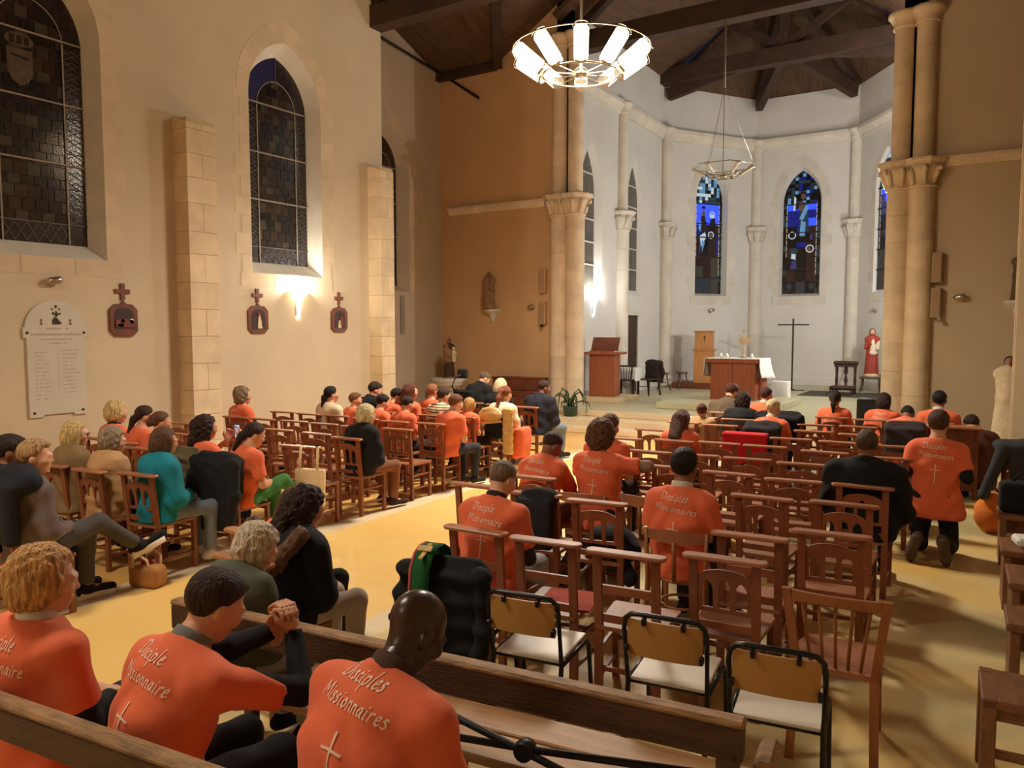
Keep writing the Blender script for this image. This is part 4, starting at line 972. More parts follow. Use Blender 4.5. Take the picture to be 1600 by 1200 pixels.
t = thing('statue_table', 'small wooden stand under the red robed statue', 'stand', (-2.95, 23.4, ZC))
MB().cbox((-.28, -.2, .38), (.28, .2, .43), .01).build('table_top', M_STOOL, t)
for x in (-.22, .22):
    for y in (-.15, .15): MB().tube([(x, y, .38), (x*1.0, y, .2), (x*1.15, y*1.1, 0)], [.025, .02, .016], 8).build('leg', M_STOOL, t, True)
tag(MB().cbox((-4.6, 18.95, ZC), (-4.2, 19.3, ZC + .5), .01).build('white_box', M_CLOTH), 'small white box standing on the floor right of the altar', 'box')
t = thing('cabinet', 'low brown cabinet beside the right column in the chancel', 'cabinet', (-2.35, 22.6, ZC))
MB().cbox((-.25, -.2, 0), (.25, .2, .52), .01).build('body', M_STATION, t); MB().cbox((-.28, -.23, .52), (.28, .23, .55), .006).build('top', M_DARKWOOD, t)
t = thing('monitor_speaker', 'black boxy monitor speaker standing at the chancel edge', 'loudspeaker', (-1.85, 15.1, ZC))
MB().cbox((-.25, -.2, 0), (.25, .2, .5), .015).build('cabinet', M_BLACKMETAL, t); MB().box((-.22, -.207, .04), (.22, -.2, .46)).build('grille', mat('black_grille', (26, 26, 26), .9, .1, 90), t)
# potted plant on the steps
t = thing('potted_plant', 'green potted plant with drooping leaves on the chancel steps', 'plant', (-7.75, 14.6, .24))
MB().lathe([(.1, 0), (.13, .02), (.16, .2), (.17, .22), (.15, .22), (.13, .18)], (0, 0, 0), 16).build('pot', mat('green_pot', (48, 74, 52), .35, .1), t, True)
r2 = random.Random(5)
for i in range(13):
    a = 2*math.pi*i/13 + r2.uniform(-.2, .2); L_ = r2.uniform(.2, .42); up = r2.uniform(.12, .4); d = np.array([math.cos(a), math.sin(a), 0])
    pts = [d*.02 + [0,0,.2], d*L_*.35 + [0,0,.2+up*.8], d*L_*.7 + [0,0,.2+up], d*L_ + [0,0,.2+up*.55], d*L_*1.12 + [0,0,.2-.1*r2.random()]]
    MB().tube(pts, [.012, .017, .018, .014, .004], 5).build('leaf', mat('leaf_green', (44, 62, 36), .5, .2), t, True)
# baptismal font stand and harmonium at the left
t = thing('stone_pedestal', 'round white stone pedestal under the dark statue in the left transept', 'pedestal', (-11.75, 15.6, 0))
MB().lathe([(.3, 0), (.3, .1), (.22, .16), (.2, .5), (.26, .62), (.4, .7), (.42, .72), (.42, .78), (.45, .8), (.45, .86), (.43, .88)], (0, 0, 0), 24).build('pedestal_body', M_STONEW, t, True)
for i in range(8):
    a = 2*math.pi*i/8
    MB().lathe([(.05, 0), (.03, .03)], (0, 0, 0), 8).xform(None, (.3*math.cos(a), .3*math.sin(a), .6)).build('rosette', M_STONEW, t, True)
t = thing('harmonium', 'low brown wooden harmonium against the left east wall', 'harmonium', (-9.95, 16.0, 0))
MB().cbox((-.65, -.25, 0), (.65, .3, .62), .012).build('body', M_STATION, t); MB().cbox((-.68, -.1, .62), (.68, .3, .9), .012).build('upper_case', M_STATION, t)
MB().cbox((-.7, -.12, .9), (.7, .32, .93), .008).build('lid', M_STATION, t); MB().box((-.6, -.27, .5), (.6, -.25, .56)).build('ledge', M_STATION, t)
# ------------------------------------------------------------------ chairs
def post_pts(x, top=.87): return [(x, .02, 0), (x, .02, .42), (x, -.025, top)]
def sbar(pts, w, d):
    mb = MB(); n = len(pts); vs_ = []
    for p in pts:
        vs_ += [(p[0]-w/2, p[1]-d/2, p[2]), (p[0]+w/2, p[1]-d/2, p[2]), (p[0]+w/2, p[1]+d/2, p[2]), (p[0]-w/2, p[1]+d/2, p[2])]
    fs = [(3,2,1,0), tuple(4*(n-1)+i for i in range(4))]
    for i in range(n - 1):
        for k in range(4):
            l = (k+1) % 4; fs.append((4*i+k, 4*i+l, 4*i+4+l, 4*i+4+k))
    return mb.add(vs_, fs)
def rounded_plank(L_, D, z0, z1, c=.006):
    def ring(e, z):
        pts = []
        for s, a0 in ((1, -math.pi/2), (-1, math.pi/2)):
            for k in range(7):
                a = a0 + math.pi * k / 6; r_ = D/2
                pts.append((s*(L_/2 - r_*.8) + (r_*.8 - e)*math.cos(a), (r_ - e)*math.sin(a), z))
        return pts
    rs = [ring(c, z0), ring(0, z0 + c), ring(0, z1 - c), ring(c, z1)]; n = len(rs[0]); vs_ = [p for r_ in rs for p in r_]
    fs = [tuple(range(n))[::-1], tuple(3*n + i for i in range(n))]
    for j in range(3):
        for i in range(n): fs.append((j*n+i, j*n+(i+1) % n, (j+1)*n+(i+1) % n, (j+1)*n+i))
    return MB().add(vs_, fs)
def back_y(z): return .02 - .045 * max(0, z - .42) / .45
def seat_mesh():
    mb = MB(); P = [(-.175, -.0), (.175, 0), (.205, .40), (.195, .42), (-.195, .42), (-.205, .40)]
    return mb.prism(P, [], (0, 0, 0), (1, 0, 0), (0, 1, 0), (0, 0, 1), .425, .45)
def make_chair(kind, label):
    t = thing('church_chair', label, 'chair')
    for s in (-1, 1):
        sbar(post_pts(s * .165), .046, .03).build('rear_leg', M_CHAIR, t)
        sbar([(s*.185, .385, 0), (s*.185, .385, .43)], .036, .036).build('front_leg', M_CHAIR, t)
        MB().bar((s*.166, .03, .30), (s*.185, .385, .30), .018, .022).build('stretcher', M_CHAIR, t)
        MB().bar((s*.166, .03, .14), (s*.185, .385, .14), .018, .022).build('stretcher', M_CHAIR, t)
    MB().bar((-.185, .385, .24), (.185, .385, .24), .02, .026).build('stretcher', M_CHAIR, t)
    MB().bar((-.165, .02, .2), (.165, .02, .2), .02, .026).build('stretcher', M_CHAIR, t)
    MB().bar((-.185, .39, .405), (.185, .39, .405), .02, .04).build('apron', M_CHAIR, t)
    seat_mesh().build('seat', M_CHAIR_S, t)
    rounded_plank(.455, .088, .868, .89).xform(None, (0, -.025, 0)).build('top_rail', M_CHAIR_T, t)
    if kind == 'a':
        lan = []
        for c_ in (-.09, 0, .09):
            g = gothic(.062, .60, .70 + (.012 if c_ == 0 else 0), .755 + (.016 if c_ == 0 else 0), 4)
            lan.append([(u + c_, v) for u, v in g])
        top = [(.142 * math.cos(a), .765 + .055 * math.sin(a)) for a in np.linspace(0, math.pi, 11)]
        outer = [(-.142, .575), (.142, .575)] + top
        mb = MB().prism(outer, lan, (0, 0, 0), (1, 0, 0), (0, 0, 1), (0, -1, 0), -.009, .009)
        mb.v = [(x, y + back_y(z), z) for x, y, z in mb.v]
        mb.build('arcaded_back_panel', M_CHAIR, t)
        MB().bar((-.145, back_y(.5), .5), (.145, back_y(.5), .5), .02, .04).build('back_rail', M_CHAIR, t)
    else:
        for z in (.665, .495): MB().bar((-.145, back_y(z), z), (.145, back_y(z), z), .02, .046).build('back_rail', M_CHAIR, t)
    return t
def make_bentwood(label):
    t = thing('bentwood_chair', label, 'chair')
    for s in (-1, 1):
        MB().tube([(s*.2, -.03, 0), (s*.19, .0, .44), (s*.2, -.04, .8)], [.016, .02, .015], 8).build('rear_leg', M_LIGHTWOOD, t, True)
        MB().tube([(s*.18, .4, 0), (s*.17, .36, .43)], [.015, .02], 8).build('front_leg', M_LIGHTWOOD, t, True)
    n = 12; vs_ = []; fs = []
    for i in range(n + 1):
        u = -1 + 2 * i / n; x = u * .235; y = -.06 - .055 * (1 - u * u); h = .09 * (1 - .35 * u * u)
        for z, yy in ((.80 - h, 0), (.80 - .02 * u * u, 0), (.80 - .02 * u * u, .014), (.80 - h, .014)): vs_.append((x, y + yy + .04, z))
    for i in range(n):
        for k in range(4): l = (k+1) % 4; fs.append((4*i+k, 4*i+l, 4*i+4+l, 4*i+4+k))
    fs += [(3,2,1,0), tuple(4*n + k for k in range(4))]
    MB().add(vs_, fs).build('curved_back', M_CHAIR_T, t, False)
    MB().lathe([(.19, .43), (.205, .435), (.205, .45), (.19, .455)], (0, .18, 0), 20).build('seat', M_CHAIR_S, t, True)
    MB().tube([(0, -.05, .46), (0, -.08, .73)], .016, 6).build('back_splat', M_LIGHTWOOD, t, True)
    MB().tube([(.15*math.cos(a), .18 + .15*math.sin(a), .25) for a in np.linspace(0, 2*math.pi, 20, endpoint=False)], .01, 6, True).build('ring_stretcher', M_LIGHTWOOD, t, True)
    return t
def make_spindle(label, loc, rz, m=M_LIGHTWOOD):
    t = thing('spindle_chair', label, 'chair', loc, rz)
    for s in (-1, 1):
        sbar([(s*.19, -.08, 0), (s*.175, 0, .43), (s*.225, -.05, .84)], .04, .034).build('rear_leg', m, t)
        MB().tube([(s*.185, .41, 0), (s*.17, .37, .43)], [.014, .022], 8).build('front_leg', m, t, True)
    n = 12; vs_ = []; fs = []
    for i in range(n + 1):
        u = -1 + 2*i/n; x = u*.235; y = -.05 - .035*(1 - u*u)
        vs_ += [(x, y, .79 - .012*u*u), (x, y, .835), (x, y + .022, .835), (x, y + .022, .79 - .012*u*u)]
    for i in range(n):
        for k in range(4): l = (k+1) % 4; fs.append((4*i+k, 4*i+l, 4*i+4+l, 4*i+4+k))
    fs += [(3,2,1,0), tuple(4*n+k for k in range(4))]
    MB().add(vs_, fs).build('crest_rail', m, t)
    for i in range(5):
        u = (i - 2) / 2
        MB().tube([(u*.11, .03, .44), (u*.155, -.06 + .012*u*u, .80)], .009, 6).build('spindle', m, t, True)
    P = [(-.19, 0), (.19, 0), (.205, .3), (.17, .42), (-.17, .42), (-.205, .3)]
    MB().prism(P, [], (0, 0, 0), (1, 0, 0), (0, 1, 0), (0, 0, 1), .42, .45).build('seat', M_CHAIR_S if m == M_LIGHTWOOD else m, t)
    for s in (-1, 1): MB().tube([(s*.185, -.03, .22), (s*.178, .39, .24)], .01, 6).build('stretcher', m, t)
    return t
def make_school(label):
    t = thing('school_chair', label, 'chair')
    r_ = .0125
    pts = [(-.19, -.1, 0), (-.185, -.03, .44), (-.19, -.09, .72)]
    arc = [(-.19, -.09, .72), (-.183, -.097, .77), (-.155, -.102, .795), (-.12, -.105, .80), (.12, -.105, .80), (.155, -.102, .795), (.183, -.097, .77), (.19, -.09, .72)]
    MB().tube([(-.19, -.12, 0), (-.185, -.03, .44)] + arc + [(.185, -.03, .44), (.19, -.12, 0)], r_, 8).build('back_frame', M_BLACKMETAL, t, True)
    for s in (-1, 1):
        MB().tube([(s*.2, .42, 0), (s*.195, .36, .40), (s*.193, .32, .44), (s*.186, -.02, .44)], r_, 8).build('front_leg', M_BLACKMETAL, t, True)
    MB().tube([(-.186, -.01, .44), (.186, -.01, .44)], r_, 8).build('seat_bar', M_BLACKMETAL, t, True)
    MB().tube([(-.193, .3, .43), (.193, .3, .43)], .01, 8).build('seat_bar', M_BLACKMETAL, t, True)
    mb = MB().cbox((-.178, -.03, .448), (.178, .37, .462), .005); mb.build('seat', M_WHITE, t)
    n = 10; vs_ = []; fs = []
    for i in range(n + 1):
        u = -1 + 2*i/n; x = u*.172; y = -.1 - .018*(1-u*u)
        vs_ += [(x, y + .012, .60), (x, y, .775), (x, y + .01, .775), (x, y + .022, .60)]
    for i in range(n):
        for k in range(4): l = (k+1) % 4; fs.append((4*i+k, 4*i+l, 4*i+4+l, 4*i+4+k))
    fs += [(3,2,1,0), tuple(4*n+k for k in range(4))]
    MB().add(vs_, fs).build('backrest', M_BEIGE, t)
    for x, z in ((-.09, .775), (.09, .775), (-.172, .64), (.172, .64)):
        MB().cbox((x - .01, -.128, z - .022), (x + .01, -.095, z + .012), .004).build('backrest_clip', M_BLACKMETAL, t)
    return t

# positions measured on the photograph's floor plan: x, y of the back, kind, row, place in row
RIGHT = [(-2.65, 3.80, 'l', 1, 1), (-2.17, 3.81, 'l', 1, 2), (-1.67, 3.82, 'l', 1, 3), (-1.19, 4.02, 'a', 1, 4),
 (-3.42, 4.90, 'l', 2, 1), (-2.88, 4.88, 'l', 2, 2), (-2.36, 4.88, 'a', 2, 3), (-1.2, 4.55, 'l', 2, 4), (-.80, 4.86, 'a', 2, 5),
 (-3.22, 5.42, 'a', 3, 1), (-1.41, 5.66, 'a', 3, 4), (-.87, 5.75, 'a', 3, 5),
 (-2.40, 6.48, 'a', 4, 1), (-1.89, 6.46, 'a', 4, 2), (-1.36, 6.43, 'a', 4, 3), (-.85, 6.48, 'a', 4, 4),
 (-3.2, 6.6, 'a', 5, 1), (-2.9, 7.2, 'a', 5, 2), (-2.45, 7.24, 'a', 5, 3), (-1.96, 7.28, 'a', 5, 4), (-1.46, 7.27, 'a', 5, 5),
 (-3.52, 7.92, 'a', 6, 1), (-2.97, 8.05, 'a', 6, 2), (-2.5, 8.15, 'a', 6, 3), (-2.02, 8.17, 'a', 6, 4), (-1.42, 8.1, 'a', 6, 5), (-.85, 8.04, 'a', 6, 6),
 (-3.52, 8.80, 'a', 7, 1), (-2.42, 8.9, 'a', 7, 3), (-1.92, 8.89, 'a', 7, 4), (-1.4, 8.9, 'a', 7, 5), (-.86, 8.89, 'a', 7, 6),
 (-3.46, 9.74, 'a', 8, 1), (-2.97, 9.68, 'a', 8, 2), (-2.38, 9.62, 'a', 8, 3), (-1.83, 9.69, 'a', 8, 4), (-1.32, 9.64, 'a', 8, 5),
 (-3.44, 10.42, 'a', 9, 1), (-2.95, 10.44, 'a', 9, 2), (-2.42, 10.4, 'a', 9, 3), (-1.94, 10.36, 'a', 9, 4), (-1.44, 10.45, 'a', 9, 5), (-.92, 10.5, 'a', 9, 6),
 (-3.36, 11.2, 'a', 10, 1), (-2.86, 11.3, 'a', 10, 2), (-1.91, 11.38, 'a', 10, 4), (-1.42, 11.34, 'a', 10, 5), (-.65, 11.4, 'a', 10, 6)]
LEFT = [(-5.92, 2.58, 'l', 1, 1), (-6.42, 2.62, 'l', 1, 2), (-6.1, 3.75, 'a', 2, 1), (-6.62, 3.63, 'a', 2, 2), (-7.18, 3.59, 'a', 2, 3),
 (-6.0, 4.48, 'a', 3, 1), (-6.55, 4.48, 'a', 3, 2), (-7.45, 4.6, 'a', 3, 3), (-7.98, 4.75, 'a', 3, 4), (-8.5, 4.75, 'a', 3, 5),
 (-6.16, 5.56, 'a', 4, 1), (-8.13, 5.48, 'a', 4, 4),
 (-6.15, 6.27, 'a', 5, 1), (-6.72, 6.36, 'a', 5, 2), (-7.38, 6.36, 'a', 5, 3), (-9.05, 6.12, 'a', 5, 6),
 (-6.18, 7.18, 'a', 6, 1), (-6.8, 7.07, 'a', 6, 2), (-7.34, 7.08, 'a', 6, 3), (-7.89, 7.07, 'a', 6, 4), (-8.45, 7.02, 'a', 6, 5), (-8.98, 6.98, 'a', 6, 6),
 (-6.2, 7.84, 'a', 7, 1), (-6.73, 7.75, 'a', 7, 2), (-7.3, 7.8, 'a', 7, 3), (-7.88, 7.84, 'a', 7, 4), (-8.4, 7.8, 'a', 7, 5), (-8.94, 7.79, 'a', 7, 6),
 (-6.28, 8.66, 'a', 8, 1), (-6.8, 8.6, 'a', 8, 2), (-7.34, 8.59, 'a', 8, 3), (-7.9, 8.6, 'a', 8, 4),
 (-6.05, 9.2, 'a', 9, 1), (-6.78, 9.26, 'a', 9, 2), (-7.4, 9.3, 'a', 9, 3),
 (-6.25, 10.33, 'a', 10, 1), (-6.85, 10.42, 'a', 10, 2), (-7.39, 10.44, 'a', 10, 3)]
protos = {}
rc = random.Random(21)
def chair_label(side, kind, row, place):
    k = 'arch-backed' if kind == 'a' else 'plain rail-backed'
    return '%s wooden chair, %s block, %s row from the back, place %s from the aisle' % (k, side, ORD[row], ['', 'one', 'two', 'three', 'four', 'five', 'six'][place])
for side, tab in (('right', RIGHT), ('left', LEFT)):
    for (x, y, k, row, pl) in tab:
        lb = chair_label(side, k, row, pl); rz = R(5 + rc.uniform(-4, 4)); gp = 'wooden church chairs in the %s block' % side
        if k not in protos:
            protos[k] = make_chair(k, lb); o = protos[k]; o.location = (x, y, 0); o.rotation_euler.z = rz; o['group'] = gp
        else: dup(protos[k], (x, y, 0), rz, lb, gp)
b0 = make_bentwood('bentwood chair with curved back nearest the aisle, behind the leaning youth'); b0.location = (-2.78, 5.45, 0); b0.rotation_euler.z = R(6); b0['group'] = 'bentwood chairs'
dup(b0, (-2.3, 5.6, 0), R(-12), 'empty bentwood chair with round seat beside the standing curly-haired youth')
dup(b0, (-1.73, 4.76, 0), R(5), 'bentwood chair under the black-haired man whose shirt reads Disciples Missionnaires')
make_spindle('light brown spindle-back chair at the right end of the back row', (-.61, 3.9, 0), R(4))
make_spindle('dark spindle-back chair standing behind the lectern', (-8.1, 18.2, ZC), R(15), M_DARKWOOD)
make_spindle('dark spindle-back chair with a garment over it behind the lectern', (-7.75, 19.3, ZC), R(165), M_DARKWOOD)
s0 = make_school('black tube school chair with white seat, left of three'); s0.location = (-1.95, 3.25, 0); s0.rotation_euler.z = R(8); s0['group'] = 'school chairs'
dup(s0, (-1.24, 3.33, 0), R(7), 'black tube school chair with white seat, middle of three')
dup(s0, (-.73, 3.25, 0), R(8), 'black tube school chair with white seat, right of three')
dup(s0, (-2.44, 3.3, 0), R(12), 'black tube school chair hidden under the black padded jacket and green stole')

# ------------------------------------------------------------------ pews in the foreground
def pew(label, a, b, seat_side, brace_at=(), end=True):
    a = np.array(a, float); b = np.array(b, float); d = b - a; L_ = np.linalg.norm(d); rz = math.atan2(d[1], d[0])
    t = thing('open_back_pew', label, 'pew', (a[0], a[1], 0), rz)
    MB().cbox((0, -.03, .715), (L_, .03, .83), .008).build('back_rail', M_PEW, t)
    MB().cbox((-.005, -.032, .825), (L_ + .005, .034, .852), .01).build('worn_cap', M_PEWTOP, t)
    n = max(2, round(L_ / 1.3))
    for i in range(n + 1):
        x = .05 + (L_ - .1) * i / n
        MB().cbox((x - .035, -.03, 0), (x + .035, .03, .76), .006).build('post', M_PEW, t)
        MB().cbox((x - .03, .0, .36), (x + .03, .44, .41), .006).build('seat_bearer', M_PEW, t)
        MB().cbox((x - .03, .38, 0), (x + .03, .44, .37), .006).build('front_leg', M_PEW, t)
    for y0, y1 in ((.06, .24), (.26, .44)): MB().cbox((-.02, y0, .41), (L_ + .02, y1, .45), .006).build('seat_plank', M_PEWSEAT, t)
    MB().cbox((0, .1, .1), (L_, .14, .15), .005).build('foot_rail', M_PEW, t)
    for (x0, x1) in brace_at:
        xm = (x0 + x1) / 2
        MB().tube([(x0, -.012, .72), (xm, -.012, .56), (x1, -.012, .40)], .014, 6).build('brace_rod', M_IRON, t, True)
        MB().tube([(x0, .008, .50), (xm, .008, .56), (x1, .008, .64)], .014, 6).build('brace_rod', M_IRON, t, True)
        MB().lathe([(.035, -.03), (.042, 0), (.035, .03)], (0, 0, 0), 12).xform([[1,0,0],[0,0,-1],[0,1,0]], (xm, 0, .56)).build('brace_boss', M_IRON, t, True)
    return t
pew('dark open-backed pew with worn top rail running behind the school chairs', (-3.2, 2.12), (-.64, 2.41), 1, ((1.1, 2.5), ))
pew('dark open-backed pew under the three orange shirts in the left foreground', (-3.6, 1.13), (-.9, 1.42), 1)
t = thing('pew_armrest', 'worn wooden armrest post at the right end of the front pew', 'armrest', (-.585, 2.47, 0), R(6))
MB().cbox((-.03, -.04, 0), (.03, .04, .66), .006).build('post', M_PEW, t)
MB().cbox((-.035, -.06, .66), (.035, .14, .72), .02).build('arm', M_PEWTOP, t)

# benches along the right side
def bench(label, loc, w, d, h, rz, legs='panel'):
    t = thing('bench', label, 'bench', loc, rz)
    MB().cbox((0, 0, h - .045), (w, d, h), .008).build('seat_plank', M_BENCH, t)
    if legs == 'panel':
        MB().cbox((.02, .02, 0), (.07, d - .02, h - .045), .006).build('end_panel', M_BENCH, t); MB().cbox((w - .07, .02, 0), (w - .02, d - .02, h - .045), .006).build('end_panel', M_BENCH, t)
        MB().cbox((.07, d/2 - .02, h - .2), (w - .07, d/2 + .02, h - .08), .006).build('stringer', M_BENCH, t)
    else:
        for x in (.03, w - .03):
            for y in (.03, d - .03): MB().cbox((x - .03, y - .03, 0), (x + .03, y + .03, h + .003 if legs == 'through' else h - .045), .006).build('leg', M_BENCH, t)
        MB().cbox((.05, .02, h - .1), (w - .05, .05, h - .045), .005).build('apron', M_BENCH, t)
        MB().cbox((.05, .03, .18), (w - .05, .06, .22), .005).build('stretcher', M_BENCH, t)
        MB().cbox((.02, .05, h - .1), (.05, d - .05, h - .045), .005).build('apron', M_BENCH, t)
    return t
bench('wooden bench with square legs at the bottom right corner', (.0, 3.92, 0), 1.7, .38, .46, R(3), 'through')
bench('wooden bench with a raised curved seat at the right edge, second from the front', (.1, 4.9, 0), 1.6, .36, .50, R(2))
bench('wooden bench with solid end panel, third from the front on the right', (.12, 5.85, 0), 1.6, .5, .46, R(2))
bench('long wooden bench with solid end panel, fourth from the front on the right', (.08, 6.7, 0), 1.6, .45, .46, R(2))
bench('wooden bench carrying the black bag on the right', (.06, 8.0, 0), 1.6, .42, .46, R(2))
def backed(label, loc, w):
    t = thing('backed_bench', label, 'bench', loc, R(2))
    MB().cbox((0, .1, .41), (w, .5, .45), .006).build('seat', M_BENCH, t)
    for z0, z1 in ((.46, .64), (.66, .9)): MB().cbox((0, 0, z0), (w, .03, z1), .006).build('back_board', M_BENCH, t)
    for x in (.0, w - .05): MB().cbox((x, .03, 0), (x + .05, .5, .42), .006).build('end_panel', M_BENCH, t); MB().cbox((x, .0, .0), (x + .05, .05, .9), .006).build('back_post', M_BENCH, t)
backed('backed wooden bench with coats piled on it at the right edge', (.08, 9.3, 0), 1.6)
# ------------------------------------------------------------------ implicit surfaces for people, statues and cloth
def smin(a, b, k):
    h = np.clip(.5 + .5 * (b - a) / k, 0, 1)
    return b + (a - b) * h - k * h * (1 - h)
def cap(a, b, ra, rb, k=.03, cut=None, cut0=None):
    return ('cap', np.array(a, np.float32), np.array(b, np.float32), ra, rb, k, cut, cut0)
def ecap(a, b, r0, r1, lat, k=.05):
    return ('ecap', np.array(a, np.float32), np.array(b, np.float32), r0, r1, np.array(lat, np.float32), k)
def ell(c, r, Rm=None, k=.03):
    return ('ell', np.array(c, np.float32), np.array(r, np.float32), Rm, k)
def rbox(c, h, r_, Rm=None, k=.03):
    return ('rbox', np.array(c, np.float32), np.array(h, np.float32), r_, Rm, k)
def evalp(p, P):
    if p[0] == 'cap':
        _, a, b, ra, rb, k, cut, cut0 = p
        ab = b - a; L2 = float(ab @ ab) + 1e-9
        q = P - a; t = np.clip((q @ ab) / L2, 0, 1); d = np.linalg.norm(q - t[:, None] * ab, axis=1) - (ra + (rb - ra) * t)
        if cut is not None:
            n = ab / math.sqrt(L2); d = np.maximum(d, (P - (a + ab * cut)) @ n)
        if cut0 is not None:
            n = ab / math.sqrt(L2); d = np.maximum(d, -(P - (a + ab * cut0)) @ n)
        return d, k
    if p[0] == 'ecap':
        _, a, b, r0, r1, lat, k = p
        ab = b - a; L2 = float(ab @ ab) + 1e-9; ax = ab / math.sqrt(L2)
        lt = lat - ax * float(lat @ ax); lt = lt / np.linalg.norm(lt); dp = np.cross(ax, lt)
        q = P - a; t = np.clip((q @ ab) / L2, 0, 1); rel = q - t[:, None] * ab
        rx = r0[0] + (r1[0] - r0[0]) * t; ry = r0[1] + (r1[1] - r0[1]) * t
        kk = np.sqrt(((rel @ lt) / rx) ** 2 + ((rel @ dp) / ry) ** 2 + ((rel @ ax) / ry) ** 2)
        return (kk - 1) * np.minimum(rx, ry), k
    if p[0] == 'ell':
        _, c, r_, Rm, k = p
        q = P - c
        if Rm is not None: q = q @ np.array(Rm, np.float32)
        kk = np.linalg.norm(q / r_, axis=1); k2 = np.linalg.norm(q / (r_ * r_), axis=1) + 1e-9
        return kk * (kk - 1) / k2, k
    _, c, h, r_, Rm, k = p
    q = P - c
    if Rm is not None: q = q @ np.array(Rm, np.float32)
    q = np.abs(q) - (h - r_)
    return np.linalg.norm(np.maximum(q, 0), axis=1) + np.minimum(q.max(axis=1), 0) - r_, k
def field(prims, post=None):
    def f(P):
        d = None
        for p in prims:
            e, k = evalp(p, P)
            d = e if d is None else smin(d, e, k)
        return post(P, d) if post else d
    return f
def bounds(prims, pad):
    lo = np.full(3, 1e9); hi = -lo
    for p in prims:
        if p[0] == 'cap': pts = [(p[1], p[3]), (p[2], p[4])]
        elif p[0] == 'ecap': pts = [(p[1], max(p[3])), (p[2], max(p[4]))]
        elif p[0] == 'ell': pts = [(p[1], float(p[2].max()))]
        else: pts = [(p[1], float(np.linalg.norm(p[2])) if p[4] is not None else p[2])]
        for c, r_ in pts: lo = np.minimum(lo, c - r_); hi = np.maximum(hi, c + r_)
    return lo - pad, hi + pad
def nets(f, lo, hi, h):
    """naive surface nets"""
    n = np.ceil((hi - lo) / h).astype(int) + 1
    ax = [lo[i] + h * np.arange(n[i]) for i in range(3)]
    G = np.stack(np.meshgrid(*ax, indexing='ij'), -1).astype(np.float32)
    V = f(G.reshape(-1, 3)).reshape(n).astype(np.float32)
    S = V < 0
    c = [slice(0, -1), slice(1, None)]
    cnt = sum(S[c[i], c[j], c[k]].astype(np.int8) for i in (0, 1) for j in (0, 1) for k in (0, 1))
    act = (cnt > 0) & (cnt < 8)
    ids = np.argwhere(act); m = len(ids)
    if m == 0: return np.zeros((0, 3)), []
    idx = -np.ones(act.shape, np.int64); idx[tuple(ids.T)] = np.arange(m)
    acc = np.zeros((m, 3)); num = np.zeros(m)
    corners = [(i, j, k) for i in (0, 1) for j in (0, 1) for k in (0, 1)]
    val = {cc: V[ids[:, 0] + cc[0], ids[:, 1] + cc[1], ids[:, 2] + cc[2]] for cc in corners}
    for a in corners:
        for d in range(3):
            if a[d]: continue
            b = list(a); b[d] = 1; b = tuple(b)
            va, vb = val[a], val[b]; x = (va < 0) != (vb < 0)
            t = np.where(x, va / np.where(x, va - vb, 1), 0)
            for e in range(3): acc[:, e] += np.where(x, a[e] + (t if e == d else 0), 0)
            num += x
    vert = lo + h * (ids + acc / num[:, None])
    faces = []
    for d in range(3):
        s0 = [slice(None)] * 3; s1 = [slice(None)] * 3; s0[d] = slice(0, -1); s1[d] = slice(1, None)
        x = S[tuple(s0)] != S[tuple(s1)]
        e1, e2 = [(1, 2), (2, 0), (0, 1)][d]
        E_ = np.argwhere(x)
        E_ = E_[(E_[:, e1] > 0) & (E_[:, e2] > 0) & (E_[:, e1] < n[e1] - 1) & (E_[:, e2] < n[e2] - 1)]
        if len(E_) == 0: continue
        def cell(o1, o2):
            q = E_.copy(); q[:, e1] -= o1; q[:, e2] -= o2; return idx[q[:, 0], q[:, 1], q[:, 2]]
        quad = np.stack([cell(1, 1), cell(0, 1), cell(0, 0), cell(1, 0)], 1)
        inside = S[E_[:, 0], E_[:, 1], E_[:, 2]]
        quad = np.where(inside[:, None], quad, quad[:, ::-1])
        faces.append(quad[(quad >= 0).all(1)])
    return vert, np.concatenate(faces)
def npmesh(name, V, Fq, m, smooth=True):
    me = bpy.data.meshes.new(name); nv, nf = len(V), len(Fq)
    me.vertices.add(nv); me.vertices.foreach_set('co', np.asarray(V, np.float32).ravel())
    me.loops.add(nf * 4); me.loops.foreach_set('vertex_index', np.asarray(Fq, np.int32).ravel())
    me.polygons.add(nf); me.polygons.foreach_set('loop_start', np.arange(0, nf * 4, 4, dtype=np.int32)); me.polygons.foreach_set('loop_total', np.full(nf, 4, np.int32))
    me.update(calc_edges=True); me.materials.append(m)
    if smooth: me.polygons.foreach_set('use_smooth', np.ones(nf, bool))
    return me
def implicit(name, prims, m, parent, h, post=None, pad=None):
    lo, hi = bounds(prims, pad if pad is not None else 3 * h)
    V, Fq = nets(field(prims, post), lo, hi, h)
    return obj(name, npmesh(name, V, Fq, m), parent), V, Fq

